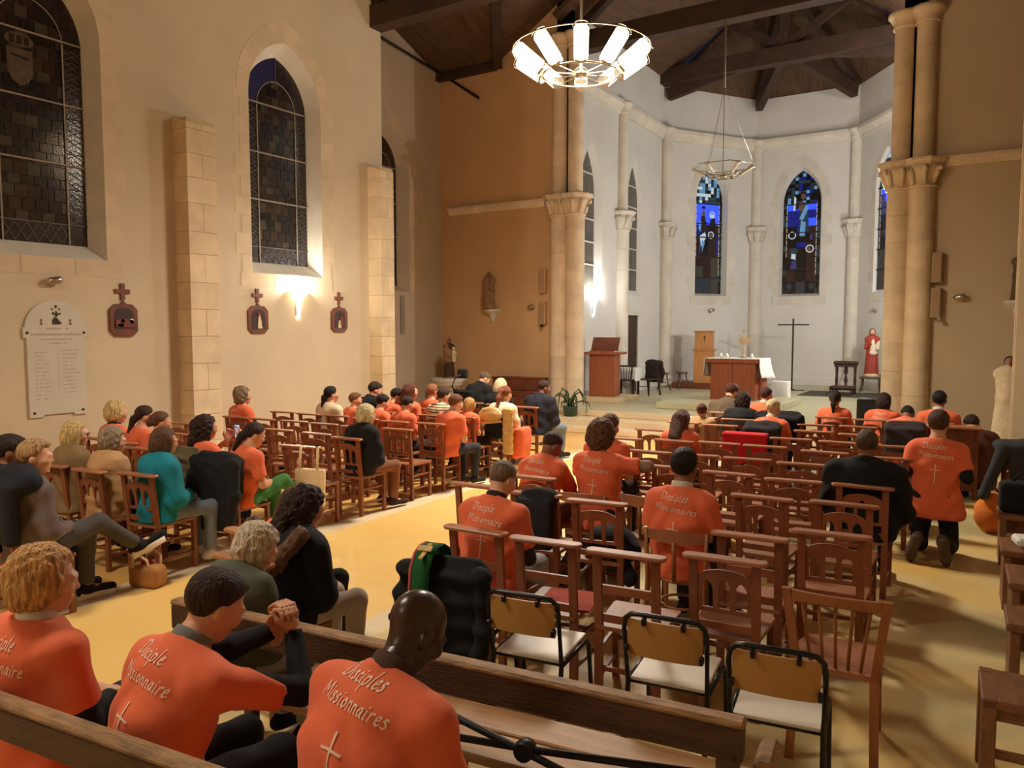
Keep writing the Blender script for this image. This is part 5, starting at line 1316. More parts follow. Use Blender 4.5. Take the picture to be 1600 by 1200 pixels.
# ------------------------------------------------------------------ lettering drawn with a broad nib
GLY = {'D': (1.15, [[(.12, 0), (.22, 1.7)], [(-.15, 1.5), (.45, 1.72), (1.0, 1.5), (1.15, 1.0), (.95, .4), (.5, .02), (0, .05)]]),
 'M': (1.45, [[(0, 0), (.25, 1.55)], [(.25, 1.55), (.62, .45)], [(.62, .45), (1.2, 1.6)], [(1.2, 1.6), (1.3, .05), (1.42, .1)]]),
 'i': (.38, [[(.12, .95), (.08, .1), (.25, .05)], [(.17, 1.3), (.25, 1.42)]]), 's': (.58, [[(.52, .88), (.28, 1), (.1, .78), (.38, .5), (.46, .22), (.25, .0), (0, .1)]]),
 'c': (.62, [[(.58, .85), (.36, 1), (.1, .7), (.08, .28), (.3, 0), (.58, .15)]]), 'p': (.72, [[(.12, 1), (-.05, -.75)], [(.1, .75), (.4, 1), (.64, .72), (.55, .22), (.3, 0), (.06, .1)]]),
 'l': (.34, [[(.22, 1.75), (.08, .12), (.25, .03)]]), 'e': (.62, [[(.1, .5), (.45, .58), (.52, .84), (.34, 1), (.1, .7), (.1, .25), (.32, 0), (.6, .18)]]),
 'o': (.7, [[(.36, 1), (.1, .7), (.1, .28), (.32, 0), (.6, .3), (.6, .72), (.36, 1)]]), 'n': (.74, [[(.12, 1), (.05, 0)], [(.09, .7), (.4, 1), (.58, .8), (.56, .1), (.7, .06)]]),
 'a': (.76, [[(.6, .92), (.32, 1), (.08, .55), (.16, .05), (.42, .2), (.62, .95)], [(.62, .95), (.58, .1), (.74, .06)]]), 'r': (.54, [[(.12, 1), (.05, 0)], [(.09, .66), (.36, 1), (.54, .9)]])}
def letter_quads(lines):
    """lines: (text, x height, centre x, baseline y, rise) -> 2D quads"""
    Q = []; nib = np.array([math.cos(.7), math.sin(.7)])
    def stroke(pts, w):
        P = [np.array(p, float) for p in pts]
        S = [P[0]]
        for a, b in zip(P[:-1], P[1:]):
            k = max(1, int(np.linalg.norm(b - a) / (w * 2.2)))
            S += [a + (b - a) * (i + 1) / k for i in range(k)]
        for a, b in zip(S[:-1], S[1:]):
            d = (b - a) / (np.linalg.norm(b - a) + 1e-9); nn = np.array([-d[1], d[0]])
            off = nib * w * .5; c = off @ nn
            off = nn * (math.copysign(max(abs(c), w * .3), c if abs(c) > 1e-6 else 1)); e = d * w * .18
            Q.append([a - off - e, b - off + e, b + off + e, a + off - e])
    for text, xh, cx, by, tilt in lines:
        W_ = sum(GLY[ch][0] + .16 for ch in text) * xh; x = cx - W_ / 2
        for ch in text:
            w, sts = GLY[ch]
            for st in sts: stroke([(x + (px + .16 * py) * xh, by + py * xh + (x - cx) * tilt) for px, py in st], xh * .24)
            x += (w + .16) * xh
    return Q
def brush_cross(cx, cy, h, w):
    lines = [[(cx + .02*h, cy + h*.5), (cx + .005, cy + h*.2), (cx, cy), (cx - .01*h, cy - h*.5)], [(cx - w/2, cy + h*.18), (cx, cy + h*.2), (cx + w/2, cy + h*.16)]]
    Q = []
    for st, t in zip(lines, (.008, .0075)):
        for a, b in zip(st[:-1], st[1:]):
            for i in range(4):
                p = np.array(a) + (np.array(b) - np.array(a)) * i / 4; q = np.array(a) + (np.array(b) - np.array(a)) * (i + 1) / 4
                d = (q - p) / np.linalg.norm(q - p); n = np.array([-d[1], d[0]]) * t / 2
                Q.append([p - n, q - n, q + n, p + n])
    return Q
TXT = {1: [('Disciple', .027, -.02, .0, -.05), ('Missionnaire', .026, -.0, -.075, -.10)], 2: [('Disciples', .027, -.01, .0, -.05), ('Missionnaires', .026, .0, -.075, -.10)]}
def print_on(V, Fq, parent, anchor, lat, up, which, sc=1.0, small=False):
    tree = BVHTree.FromPolygons([Vector(p) for p in V], [tuple(int(i) for i in q) for q in Fq])
    lat = np.array(lat, float); up = np.array(up, float); n = np.cross(up, lat); n /= np.linalg.norm(n)     # towards the chest
    Q = letter_quads(TXT[which]) + brush_cross(0, -.21, .16, .085)
    vs_, fs = [], []
    for q in Q:
        pts = []
        for p in q:
            o = np.array(anchor) + lat * p[0] * sc + up * p[1] * sc - n * .6
            hit = tree.ray_cast(Vector(o), Vector(n), 1.0)
            if hit[0] is None: break
            pts.append(np.array(hit[0]) - n * .0035)
        if len(pts) == 4:
            fs.append((len(vs_), len(vs_)+1, len(vs_)+2, len(vs_)+3)); vs_ += pts
    if vs_:
        o = MB().add(vs_, fs).build('shirt_lettering', M_TEXT, parent); stuff(o)

# ------------------------------------------------------------------ people
def Rx(a): c, s = math.cos(a), math.sin(a); return np.array([[1,0,0],[0,c,-s],[0,s,c]])
def head_prims(s, fem=False):
    j = .056 if fem else .062
    return [ell((0, -.012, .032), (.076, .096, .086)), ell((0, .028, -.042), (j, .066, .072), k=.04), ell((0, .045, -.085), (.038, .04, .028), k=.03),
            cap((0, .092, .01), (0, .106, -.022), .007, .0115, .012), ell((0, .085, .022), (.05, .02, .014), k=.02), ell((0, .086, -.058), (.026, .014, .012), k=.012),
            ell((.077, -.008, -.012), (.011, .022, .031), k=.008), ell((-.077, -.008, -.012), (.011, .022, .031), k=.008),
            ell((.04, .07, -.02), (.025, .025, .022), k=.03), ell((-.04, .07, -.02), (.025, .025, .022), k=.03)]
TAPER = ('crew', 'short', 'pony', 'lowpony', 'bun', 'updo')
def hair_prims(style):
    P = []
    if style == 'short': P = [ell((0, .025, .092), (.05, .06, .03), k=.03)]
    elif style == 'bob': P = [ell((0, -.018, .038), (.087, .106, .094)), ell((.062, -.012, -.04), (.034, .072, .105), k=.05), ell((-.062, -.012, -.04), (.034, .072, .105), k=.05), ell((0, -.07, -.05), (.088, .06, .10), k=.05)]
    elif style == 'fluffy': P = [ell((0, -.024, .045), (.100, .118, .102)), ell((.066, -.02, -.02), (.04, .07, .07), k=.05), ell((-.066, -.02, -.02), (.04, .07, .07), k=.05), ell((0, -.075, -.035), (.085, .055, .08), k=.05)]
    elif style == 'curly': P = [ell((0, -.024, .045), (.106, .12, .104)), ell((0, -.07, -.045), (.09, .06, .085), k=.05), ell((.072, -.02, -.03), (.035, .07, .07), k=.05), ell((-.072, -.02, -.03), (.035, .07, .07), k=.05)]
    elif style == 'long': P = [ell((0, -.018, .038), (.086, .105, .094)), ell((.06, -.02, -.06), (.034, .07, .13), k=.04), ell((-.06, -.02, -.06), (.034, .07, .13), k=.04), ecap((0, -.08, 0), (0, -.115, -.26), (.09, .05), (.085, .035), (1, 0, 0), .05)]
    elif style == 'curlylong': P = [ell((0, -.022, .04), (.095, .112, .098)), ecap((0, -.085, 0), (0, -.12, -.27), (.10, .06), (.105, .05), (1, 0, 0), .05), ell((.07, -.02, -.09), (.04, .06, .12), k=.05), ell((-.07, -.02, -.09), (.04, .06, .12), k=.05), ell((0, -.11, .0), (.05, .04, .05), k=.03)]
    elif style == 'pony': P = [ell((0, -.105, .03), (.035, .03, .035), k=.025), cap((0, -.125, .03), (0, -.15, -.08), .032, .034, .02), cap((0, -.15, -.08), (0, -.145, -.22), .034, .014, .03)]
    elif style == 'lowpony': P = [ell((0, -.098, -.04), (.045, .035, .04), k=.03), cap((0, -.112, -.05), (.01, -.13, -.2), .04, .02, .03)]
    elif style == 'bun': P = [ell((0, -.122, .035), (.046, .04, .046), k=.015)]
    elif style == 'updo': P = [ell((0, -.115, -.01), (.06, .042, .05), k=.02), ell((.02, -.105, .05), (.04, .03, .03), k=.02)]
    return P
def hair_field(style, seed, hpr):
    ph = seed * 1.7; P_ = hair_prims(style); hd_f = field(hpr[:2])
    tmax = {'crew': .0065, 'short': .014}.get(style, .012)
    def strands(x, y, z):
        a = np.arctan2(x, -(y + .02))
        return .5 * np.sin(46*a + ph + 6*np.sin(3*a + 25*z + ph)) + .5 * np.sin(23*a + 60*z + 1.7*ph + 4*np.sin(40*y))
    def f(P):
        x, y, z = P[:, 0], P[:, 1], P[:, 2]
        d = None
        for p in P_:
            e, k = evalp(p, P); d = e if d is None else smin(d, e, k)
        st = strands(x, y, z)
        if style in TAPER:
            zlow = np.interp(y, [-.09, -.06, -.038, -.022, .02, .035, .06], [-.088, -.084, -.055, .0, .008, .03, .05]).astype(np.float32)
            face = np.maximum(.8*(y - .052) - .6*(z - .066) + .006*np.sin(60*x + ph), zlow - z + .004*np.sin(90*x + ph))
            t = tmax * np.sqrt(np.clip(-face / .04, 0, 1)) - .0025 * (face > -.002) + .0014 * st * np.clip(-face / .02, 0, 1) * (tmax / .012)
            base = hd_f(P) - t
            return base if d is None else smin(base, np.maximum(d + .002 * st, -z - (.02 if style == 'short' else 9)), .012)
        if style in ('curly', 'curlylong', 'fluffy'):
            amp = {'curly': .012, 'curlylong': .013, 'fluffy': .007}[style]
            d = d + amp * np.sin(62*x + ph + 2*np.sin(30*z)) * np.sin(58*y + 1.3*ph) * np.sin(55*z + .7*ph + 2*np.sin(35*x)) + .3*amp*np.sin(130*x)*np.sin(120*z + ph)*np.sin(110*y)
        d = d + .0024 * st
        if style in ('bob', 'long', 'curlylong'):
            face = np.minimum(y - .03, .060 - np.abs(x) + .25*np.maximum(0, y - .04)); face = np.minimum(face, .070 + .2*(y - .06) - z)
        else: face = np.minimum(y - .035 - .35*np.abs(x), .078 - z)
        return np.maximum(d, face)
    return f, P_ + [ell((0, -.016, .036), (.092, .112, .1)), ell((0, -.05, -.05), (.08, .06, .045))]
def hand_prims(wr, dirv, nrm, side, curl=.5, s=1.0):
    """palm + four fingers + thumb. dirv: towards fingertips, nrm: out of the back of the hand"""
    d = np.array(dirv, float); d /= np.linalg.norm(d); n = np.array(nrm, float); n -= d * (n @ d); n /= np.linalg.norm(n); x = np.cross(d, n) * side
    wr = np.array(wr, float); P = []
    for i, (o, l) in enumerate(((-.03, .072), (-.01, .078), (.01, .076), (.029, .07))):
        k0 = wr + (x * o * .6 + d * .01) * s; k1 = wr + (x * o + d * .088 - n * .002) * s
        P.append(cap(k0, k1, .014 * s, .0115 * s, .012))
        a = k1; ang = .25 + curl * .9
        for seg, r_ in ((l * .5, .0095), (l * .32, .0088), (l * .24, .0078)):
            dd = d * math.cos(ang) - n * math.sin(ang); b = a + dd * seg * s
            P.append(cap(a, b, r_ * s, (r_ - .0007) * s, .004)); a = b; ang += curl * .8 + .1
    t0 = wr + (-x * .024 + d * .022) * s; t1 = t0 + (-x * .03 + d * .028 - n * .014) * s; t2 = t1 + (-x * .004 + d * .034 - n * .014) * s
    P += [cap(t0, t1, .014 * s, .0115 * s, .012), cap(t1, t2, .0108 * s, .0085 * s, .004)]
    P.append(cap(wr - d * .05 * s, wr + d * .02 * s, .024 * s, .02 * s, .02))
    return P

PERSON_N = [0]
def person(label, x, y, rz=0, pose='sit', lean=5, bow=0, turn=0, s=1.0, top=('tee', M_TEE), text=0, under=None, skin=None, hair=('short', (60, 42, 32)),
           legs_m=None, shoe_m=None, arms='lap', seat=.45, fine=1.0, fem=False, glasses=False, collar=None, zoff=0, cross=False, group='people praying in the church', bulk=1.0, txt_sc=1.0, extra=None, txt_dy=0.0, tilt=0):
    PERSON_N[0] += 1; seed = PERSON_N[0]
    skin = skin or M_SKIN; legs_m = legs_m or fabric('dark_trousers', (34, 32, 36)); shoe_m = shoe_m or fabric('dark_shoes', (30, 26, 24))
    T = thing('person', label, 'person', (x, y, zoff), R(rz), group)
    Lr = R(lean); a1, a2 = Lr * .75, Lr * 1.2
    u1 = np.array([0, math.sin(a1), math.cos(a1)]); u2 = np.array([0, math.sin(a2), math.cos(a2)])
    an = a2 + R(bow) * .55 + R(6); u3 = np.array([0, math.sin(an), math.cos(an)])
    X = np.array([1.0, 0, 0])
    if tilt: 
        tl = R(tilt)
        for u in (u1, u2, u3): u[0] = math.sin(tl); u /= np.linalg.norm(u)
    if pose == 'sit':
        B = np.array([0, -.03, seat + .075 * s])
        hips = [np.array([sd * .088 * s, .0, seat + .07 * s]) for sd in (-1, 1)]
        knees = [np.array([sd * .115 * s, .42 * s, seat + .06 * s]) for sd in (-1, 1)]
        ank = [np.array([sd * .11 * s, .40 * s, .085]) for sd in (-1, 1)]
        if cross:   # right leg crossed over the left
            knees[1] = np.array([.03, .44 * s, seat + .17]); ank[1] = np.array([-.02, .76 * s, .36])
        toes = [a + np.array([0, .17 * s, -.03]) for a in ank]
        if cross: toes[1] = ank[1] + np.array([.02, .17, .05])
    elif pose == 'kneel':
        B = np.array([0, .0, .52 * s])
        hips = [np.array([sd * .088 * s, .0, .52 * s]) for sd in (-1, 1)]
        knees = [np.array([sd * .12 * s, .06, .075]) for sd in (-1, 1)]
        ank = [np.array([sd * .10 * s, -.33 * s, .19]) for sd in (-1, 1)]
        toes = [a + np.array([sd_ * .035, -.06, -.14]) for a, sd_ in zip(ank, (-1, 1))]
    elif pose == 'crouch':   # sitting back on the heels, bent over
        B = np.array([0, -.1, .3 * s]); hips = [np.array([sd * .09 * s, -.1, .3 * s]) for sd in (-1, 1)]
        knees = [np.array([sd * .13 * s, .3 * s, .085]) for sd in (-1, 1)]; ank = [np.array([sd * .12 * s, -.2 * s, .09]) for sd in (-1, 1)]
        toes = [a + np.array([0, -.12, -.03]) for a in ank]
    else:                    # standing
        B = np.array([0, .0, .92 * s]); hips = [np.array([sd * .088 * s, 0, .9 * s]) for sd in (-1, 1)]
        knees = [np.array([sd * .1 * s, .02, .49 * s]) for sd in (-1, 1)]; ank = [np.array([sd * .1 * s, -.02, .085]) for sd in (-1, 1)]; toes = [a + np.array([0, .17 * s, -.03]) for a in ank]
    chest = B + u1 * .27 * s; C7 = chest + u2 * .225 * s; HC = C7 + u3 * .138 * s + np.array([0, .012, 0])
    hp = a2 * .7 + R(bow); HR = rotz(R(turn)) @ Rx(-hp)
    if tilt: HR = np.array([[math.cos(R(tilt)), 0, math.sin(R(tilt))], [0, 1, 0], [-math.sin(R(tilt)), 0, math.cos(R(tilt))]]) @ HR
    sh = [chest + u2 * .138 * s + X * sd * .172 * s * bulk for sd in (-1, 1)]
    fwd = np.array([0, math.cos(a2), -math.sin(a2)])
    if arms == 'lap':
        elb = [sh[i] + np.array([sd * .055, .04, 0]) * s - u2 * .27 * s * np.array([1, .3, 1]) for i, sd in enumerate((-1, 1))]
        wri = [np.array([sd * .055, .0, 0]) + np.array([0, max(.24, elb[0][1] + .16), max(seat + .19, .2)]) for sd in (-1, 1)]
        hd = [np.array([-sd * .7, .75, -.2]) for sd in (-1, 1)]; hn = [np.array([0, .3, 1.0])] * 2; curl = .5
    elif arms == 'pray':      # elbows on the thighs, hands up at the face
        elb = [np.array([sd * .17 * s, .36 * s, seat + .17]) for sd in (-1, 1)]
        if pose == 'kneel': elb = [sh[i] + fwd * .16 - u2 * .2 + X * sd * .02 for i, sd in enumerate((-1, 1))]
        tgt = HC + HR @ np.array([0, .16, -.09]) * s
        wri = [tgt + X * sd * .03 - np.array([0, 0, .07]) for sd in (-1, 1)]
        hd = [np.array([-sd * .25, .1, 1.0]) for sd in (-1, 1)]; hn = [np.array([sd * 1.0, .3, 0]) for sd in (-1, 1)]; curl = .35
    elif arms == 'down':
        elb = [sh[i] - u2 * .27 * s + X * sd * .05 for i, sd in enumerate((-1, 1))]; wri = [e + np.array([-sd * .04, .16, -.16]) * s for e, sd in zip(elb, (-1, 1))]
        hd = [np.array([0, .6, -.8])] * 2; hn = [np.array([sd * 1.0, 0, 0]) for sd in (-1, 1)]; curl = .4
    else:                     # explicit ((elbow L, wrist L), (elbow R, wrist R)) in the person's own frame
        elb = [np.array(arms[0][0], float), np.array(arms[1][0], float)]; wri = [np.array(arms[0][1], float), np.array(arms[1][1], float)]
        hd = [np.array(q, float) for q in arms[2]]; hn = [np.array(q, float) for q in arms[3]]; curl = arms[4]
    hB, hH = .017 * fine, .0085 * fine
    tr = lambda r_, m_: (r_[0] * s * bulk * m_ + 0, r_[1] * s * m_)
    def torso(g):
        return [ecap(B - u1 * .03 * s, B + u1 * .1 * s, (.160*s*bulk + g, .115*s + g), (.148*s*bulk + g, .108*s + g), X, .06), ecap(B + u1 * .1 * s, chest, (.148*s*bulk + g, .108*s + g), (.158*s*bulk + g, .115*s + g), X, .06),
                ecap(chest, chest + u2 * .13 * s, (.158*s*bulk + g, .115*s + g), (.142*s*bulk + g, .095*s + g), X, .06), cap(sh[0] * .9 + sh[1] * .1, sh[1] * .9 + sh[0] * .1, .060*s + g, .060*s + g, .06),
                cap(chest + u2 * .13 * s, C7 + u3 * .01, .105*s + g, .060*s + g*.6, .07)]
    # --- body: one continuous figure
    bp = torso(-.008) + [cap(C7 - u3 * .03, HC, .056*s, .052*s, .03)]
    for i in (0, 1):
        bp += [cap(sh[i], elb[i], .05*s, .04*s, .03), cap(elb[i], wri[i], .041*s, .028*s, .02), cap(hips[i], knees[i], .082*s, .056*s, .04), cap(knees[i], ank[i], .055*s, .036*s, .03), cap(ank[i], toes[i], .036*s, .028*s, .02)]
    lo, hi = bounds(bp, .05); hi[2] = min(hi[2], 9)
    sitclip = (lambda P, d: np.where(P[:, 1] < .33 * s, np.maximum(d, seat + .004 - P[:, 2]), d)) if pose == 'sit' else None
    Vb, Fb = nets(field(bp, sitclip), lo, hi, hB * 1.15)
    hpr = head_prims(s, fem)
    nk = HR.T @ (C7 - HC)
    hpr = [tuple(p) for p in hpr] + [cap(nk * .85 / s, (0, -.01, -.03), .052, .05, .03)]
    lo, hi = bounds(hpr, .02)
    Vh, Fh = nets(field(hpr), lo, hi, hH); Vh = (Vh * s) @ HR.T + HC
    Vs, Fs_ = [Vb, Vh], [Fb, Fh + len(Vb)]; off = len(Vb) + len(Vh)
    for i, sd in enumerate((-1, 1)):
        hpv = hand_prims(wri[i], hd[i], hn[i], sd, curl, s); lo, hi = bounds(hpv, .012)
        Vx, Fx = nets(field(hpv), lo, hi, max(.0055, .006 * fine))
        Vs.append(Vx); Fs_.append(Fx + off); off += len(Vx)
    obj('body', npmesh('body', np.concatenate(Vs), np.concatenate(Fs_), skin), T)
    # --- eyes
    for sd in (-1, 1):
        MB().lathe([(.001, -.009), (.007, -.006), (.009, 0), (.007, .006), (.001, .009)], (0, 0, 0), 8).xform(HR * s, HC + HR @ np.array([sd * .031, .083, .002]) * s).build('eye', M_EYE, T, True)
    # --- trousers, shoes
    lp = [ecap(B - u1 * .03 * s, B + u1 * .05 * s, (.166*s*bulk, .122*s), (.158*s*bulk, .116*s), X, .05)]
    for i in (0, 1): lp += [cap(hips[i], knees[i], .094*s, .068*s, .05), cap(knees[i], ank[i] + (knees[i] - ank[i]) * .06, .067*s, .052*s, .03, cut=.97)]
    sk = extra == 'skirt'
    ph = seed * 2.1
    def tpost(P, d):
        d = d + .0035 * np.sin(38*P[:, 1] + 22*P[:, 2] + ph) * np.sin(15*P[:, 0] + ph)
        return np.where(P[:, 1] < .33 * s, np.maximum(d, seat + .001 - P[:, 2]), d) if pose == 'sit' else d
    implicit('trousers', lp, legs_m, T, hB, tpost)
    for i in (0, 1):
        dv = toes[i] - ank[i]; dv = dv / np.linalg.norm(dv)
        sp = [cap(ank[i] + np.array([0, 0, -.02]) * (pose != 'kneel') - dv * .04, toes[i] + dv * .02, .042*s, .034*s, .02), cap(ank[i], ank[i] + (knees[i] - ank[i]) * .1, .045*s, .042*s, .03, cut=.9)]
        post = (lambda P, d: np.maximum(d, .004 - P[:, 2])) if pose in ('sit', 'stand') else None
        so, _, _ = implicit('shoe', sp, shoe_m, T, max(.012, .011 * fine), post)
        if isinstance(extra, tuple) and extra[0] == 'sole':
            q = MB().tube([ank[i] - dv * .06 + [0, 0, -.055], toes[i] + dv * .03 + [0, 0, -.035]], [.046, .04], 10); q.v = [(p[0], p[1], p[2]) for p in q.v]; q.build('shoe_sole', M_WHITE, so, True)
        if pose == 'kneel':
            sole = [ecap(ank[i] + np.array([0, -.05, .035]), toes[i] + np.array([0, -.035, .01]), (.042*s, .022), (.05*s, .024), X, .02)]
            implicit('shoe_sole', sole, fabric('brown_sole', (92, 74, 60)), so, .012)
    # --- upper garment
    kind, tm = top
    g = {'tee': .014, 'sweater': .02, 'coat': .034, 'puffer': .042}[kind]
    tp = torso(g)
    hem = .08 * s if pose != 'stand' else .16 * s
    if kind in ('coat', 'puffer') or pose in ('kneel',): hem = .14 * s
    tp[0] = ecap(B - u1 * hem, B + u1 * .1 * s, (.176*s*bulk + g + (.05 if pose == 'kneel' else 0), .134*s + g), (.154*s*bulk + g, .114*s + g), X, .06)
    if kind == 'tee':
        for i in (0, 1): tp.append(cap(sh[i], elb[i], .062*s + g*.4, .058*s + g*.8, .05, cut=.72))
    else:
        for i in (0, 1): tp += [cap(sh[i], elb[i], .058*s + g, .046*s + g, .05), cap(elb[i], wri[i], .046*s + g, .03*s + g*.8, .03, cut=.97)]
    if kind in ('coat', 'puffer'): tp.append(cap(C7 - u3 * .02, C7 + u3 * .035 * s, .078*s, .072*s, .03))
    ntop = C7 + u3 * ({'tee': .012, 'sweater': .02, 'coat': .05, 'puffer': .055}[kind]) * s
    def post(P, d):
        x_, y_, z_ = P[:, 0], P[:, 1], P[:, 2]
        v = (P - B) @ u1
        if kind == 'puffer': d = d + .008 * np.abs(np.sin(v * 34)) - .004
        low = np.clip(1 - v / .45, 0, 1)
        d = d + (.004 + .009 * low) * np.sin(30*v + 14*np.abs(x_) + 5*np.sin(9*x_ + ph) + ph) * np.cos(9*x_ + 6*y_ + ph) + .006 * np.sin(19*x_ - 15*v + ph) * np.sin(8*v + 5*x_ + 2*ph)
        d = np.maximum(d, (P - ntop) @ u3)
        if pose == 'sit': d = np.maximum(d, seat - .002 - z_)
        else: d = np.maximum(d, -(P - (B - u1 * (hem + .06))) @ u1)
        return d
    nm = {'tee': 't_shirt', 'sweater': 'sweater', 'coat': 'coat', 'puffer': 'padded_jacket'}[kind]
    to, Vt, Ft = implicit(nm, tp, tm, T, hB * .95, post)
    if text: print_on(Vt, Ft, to, chest + u2 * (.155 + txt_dy) * s, X, u2, text, txt_sc * s)
    if under is not None:
        up_ = []
        for i in (0, 1): up_ += [cap(sh[i], elb[i], .056*s, .048*s, .03), cap(elb[i], wri[i], .048*s, .033*s, .02, cut=.96)]
        implicit('long_sleeves', up_, under, T, hB)
    if collar is not None:
        implicit('collar', [cap(C7 - u3 * .02, C7 + u3 * .055 * s, .075*s, .066*s, .02, cut=.85)], collar, T, .01 * max(1, fine * .9), lambda P, d: np.maximum(d, -(P - (C7 - u3 * .012)) @ u3))
    # --- hair
    if hair is not None:
        st, hc = hair; hm = hc if not isinstance(hc, tuple) else hairmat('%d_%d_%d' % hc, hc)
        hf, pr_ = hair_field(st, seed, hpr); lo, hi = bounds(pr_, .02)
        V, Fq = nets(hf, lo, hi, hH * .9); V = (V * s) @ HR.T + HC
        obj('hair', npmesh('hair', V, Fq, hm), T)
    if glasses:
        gm = MB()
        for sd in (-1, 1):
            gm.tube([(sd*.033 + .024*math.cos(a), .105, .002 + .019*math.sin(a)) for a in np.linspace(0, 2*math.pi, 12, endpoint=False)], .0022, 4, True)
            gm.tube([(sd*.057, .104, .008), (sd*.082, .06, .008), (sd*.082, -.01, .0)], .002, 4)
        gm.tube([(-.01, .108, .004), (.01, .108, .004)], .002, 4); gm.xform(HR * s, HC); gm.build('glasses', M_BLACKMETAL, T)
    return T, dict(HC=HC, HR=HR, C7=C7, chest=chest, B=B, sh=sh, u2=u2, wri=wri, elb=elb, top=to)
# ------------------------------------------------------------------ the congregation
F_BLACK = fabric('black_cloth', (20, 20, 23)); F_NAVY = fabric('navy_cloth', (30, 30, 42)); F_GREY = fabric('grey_knit', (104, 90, 86)); F_CREAM = fabric('cream_knit', (222, 202, 168))
F_JEANS = fabric('blue_jeans', (116, 126, 142)); F_LJEANS = fabric('pale_jeans', (160, 164, 172)); F_KHAKI = fabric('khaki_cloth', (128, 104, 68)); F_BEIGE = fabric('beige_cloth', (184, 142, 98))
F_TEAL = fabric('teal_cloth', (18, 122, 140)); F_GREEN = fabric('green_cloth', (64, 124, 62)); F_OLIVE = fabric('olive_knit', (96, 80, 62)); F_GREENJ = fabric('grey_green_quilt', (80, 84, 70))
F_WHITE = fabric('white_knit', (232, 214, 186)); F_BROWN = fabric('brown_cloth', (84, 44, 30)); F_TIGHTS = fabric('brown_tights', (136, 86, 64)); F_GREYT = fabric('grey_trousers', (76, 70, 66)); F_STRIPE = fabric('stripe_base', (226, 204, 172))
F_DKCOLLAR = fabric('dark_collar', (52, 34, 28)); F_LTCOLLAR = fabric('pale_collar', (206, 198, 184)); F_SNEAK = fabric('white_sneaker', (214, 208, 198)); F_CHAR = fabric('charcoal_sleeve', (58, 50, 48)); F_DENIM = fabric('grey_blue_scarf', (118, 120, 118)); F_PATTERN = fabric('speckled_sleeve', (150, 122, 104), .3)
TEE = ('tee', M_TEE)
# right block
person('man with short grey hair bowing on a chair, orange shirt reading Disciple Missionnaire', -2.68, 4.0, 3, lean=9, bow=28, turn=-12, top=TEE, text=1, skin=M_SKIN_PINK, hair=('crew', (126, 106, 86)), legs_m=F_LJEANS, collar=F_DKCOLLAR, bulk=1.06, under=F_CHAR, arms='lap')
person('man leaning forward with dark sleeves under his orange shirt, second right-block chair row', -3.27, 5.58, 0, lean=20, bow=30, turn=-22, top=TEE, text=1, skin=M_SKIN_TAN, hair=('crew', (58, 40, 32)), legs_m=fabric('grey_brown_trousers', (118, 98, 84)), arms='pray', under=F_CHAR, fine=1.15, txt_dy=-.01)
person('youth with curly brown hair kneeling upright, bent arm resting on a chair', -2.83, 5.86, 2, 'kneel', lean=2, bow=10, turn=-15, s=1.04, top=TEE, text=1, hair=('curly', (98, 66, 44)), arms=(((-.24, .1, .86), (-.1, .3, .88)), ((.4, .1, .96), (.14, .26, .86)), ((.5, .8, 0), (-1, .2, 0)), ((0, 0, 1), (0, 0, 1)), .5), under=F_PATTERN, fine=1.15, fem=True)
person('person with short brown hair mostly hidden behind the curly-haired kneeling youth', -3.22, 6.82, 0, lean=8, bow=12, top=TEE, hair=('short', (96, 64, 44)), fine=1.3)
person('black-haired man on a bentwood chair, shirt reading Disciples Missionnaires', -1.76, 4.93, 0, lean=3, bow=6, s=1.03, top=TEE, text=2, skin=M_SKIN_TAN, hair=('short', (22, 18, 17)), collar=F_LTCOLLAR, bulk=1.04, under=F_BLACK)
person('girl with long brown hair and orange shirt left of the red cloth', -2.97, 8.2, 2, lean=8, bow=18, turn=-8, s=.92, top=TEE, text=1, hair=('long', (84, 54, 38)), fine=1.3, fem=True, txt_dy=-.03)
person('small child with brown hair in a bun beside the olive-clad man', -3.3, 9.92, 0, lean=5, bow=5, s=.82, top=('coat', F_BEIGE), hair=('bun', (92, 56, 38)), fine=1.5, fem=True, seat=.44)
person('broad man in an olive sweater bowing in front of the altar', -3.4, 11.36, -5, lean=16, bow=25, turn=-15, s=1.07, top=('sweater', F_OLIVE), hair=('short', (78, 42, 28)), collar=F_DKCOLLAR, bulk=1.2, fine=1.5)
person('dark-haired person in a black padded jacket in front of the altar', -2.97, 10.62, 0, lean=10, bow=10, s=.94, top=('puffer', F_BLACK), hair=('curly', (44, 28, 22)), fine=1.4)
person('brown-haired youth in orange right in front of the altar right end', -2.88, 11.5, -5, lean=8, bow=8, turn=-15, top=TEE, hair=('short', (74, 48, 38)), collar=F_LTCOLLAR, fine=1.5, s=.98)
person('white-haired man in orange sitting right of the red cloth', -2.37, 9.8, -3, lean=9, bow=14, turn=-15, s=.95, top=TEE, text=1, skin=M_SKIN_PINK, hair=('short', (212, 192, 154)), fine=1.35, collar=F_LTCOLLAR)
person('woman with a long dark ponytail in orange below the prayer stool', -1.92, 11.6, 0, lean=3, bow=0, s=.95, top=TEE, text=1, hair=('pony', (42, 28, 24)), fine=1.5, fem=True, txt_dy=-.08)
person('woman with dark bobbed hair in orange by the black speaker box', -1.31, 11.7, 0, lean=6, bow=8, s=.94, top=TEE, text=1, hair=('bob', (48, 32, 26)), fine=1.5, fem=True, collar=F_LTCOLLAR)
person('person bent far forward, black hair, orange shirt behind a dark draped chair', -.95, 10.68, 0, lean=33, bow=35, s=1.0, top=TEE, text=2, hair=('crew', (24, 19, 18)), skin=M_SKIN_TAN, arms='pray', fine=1.4)
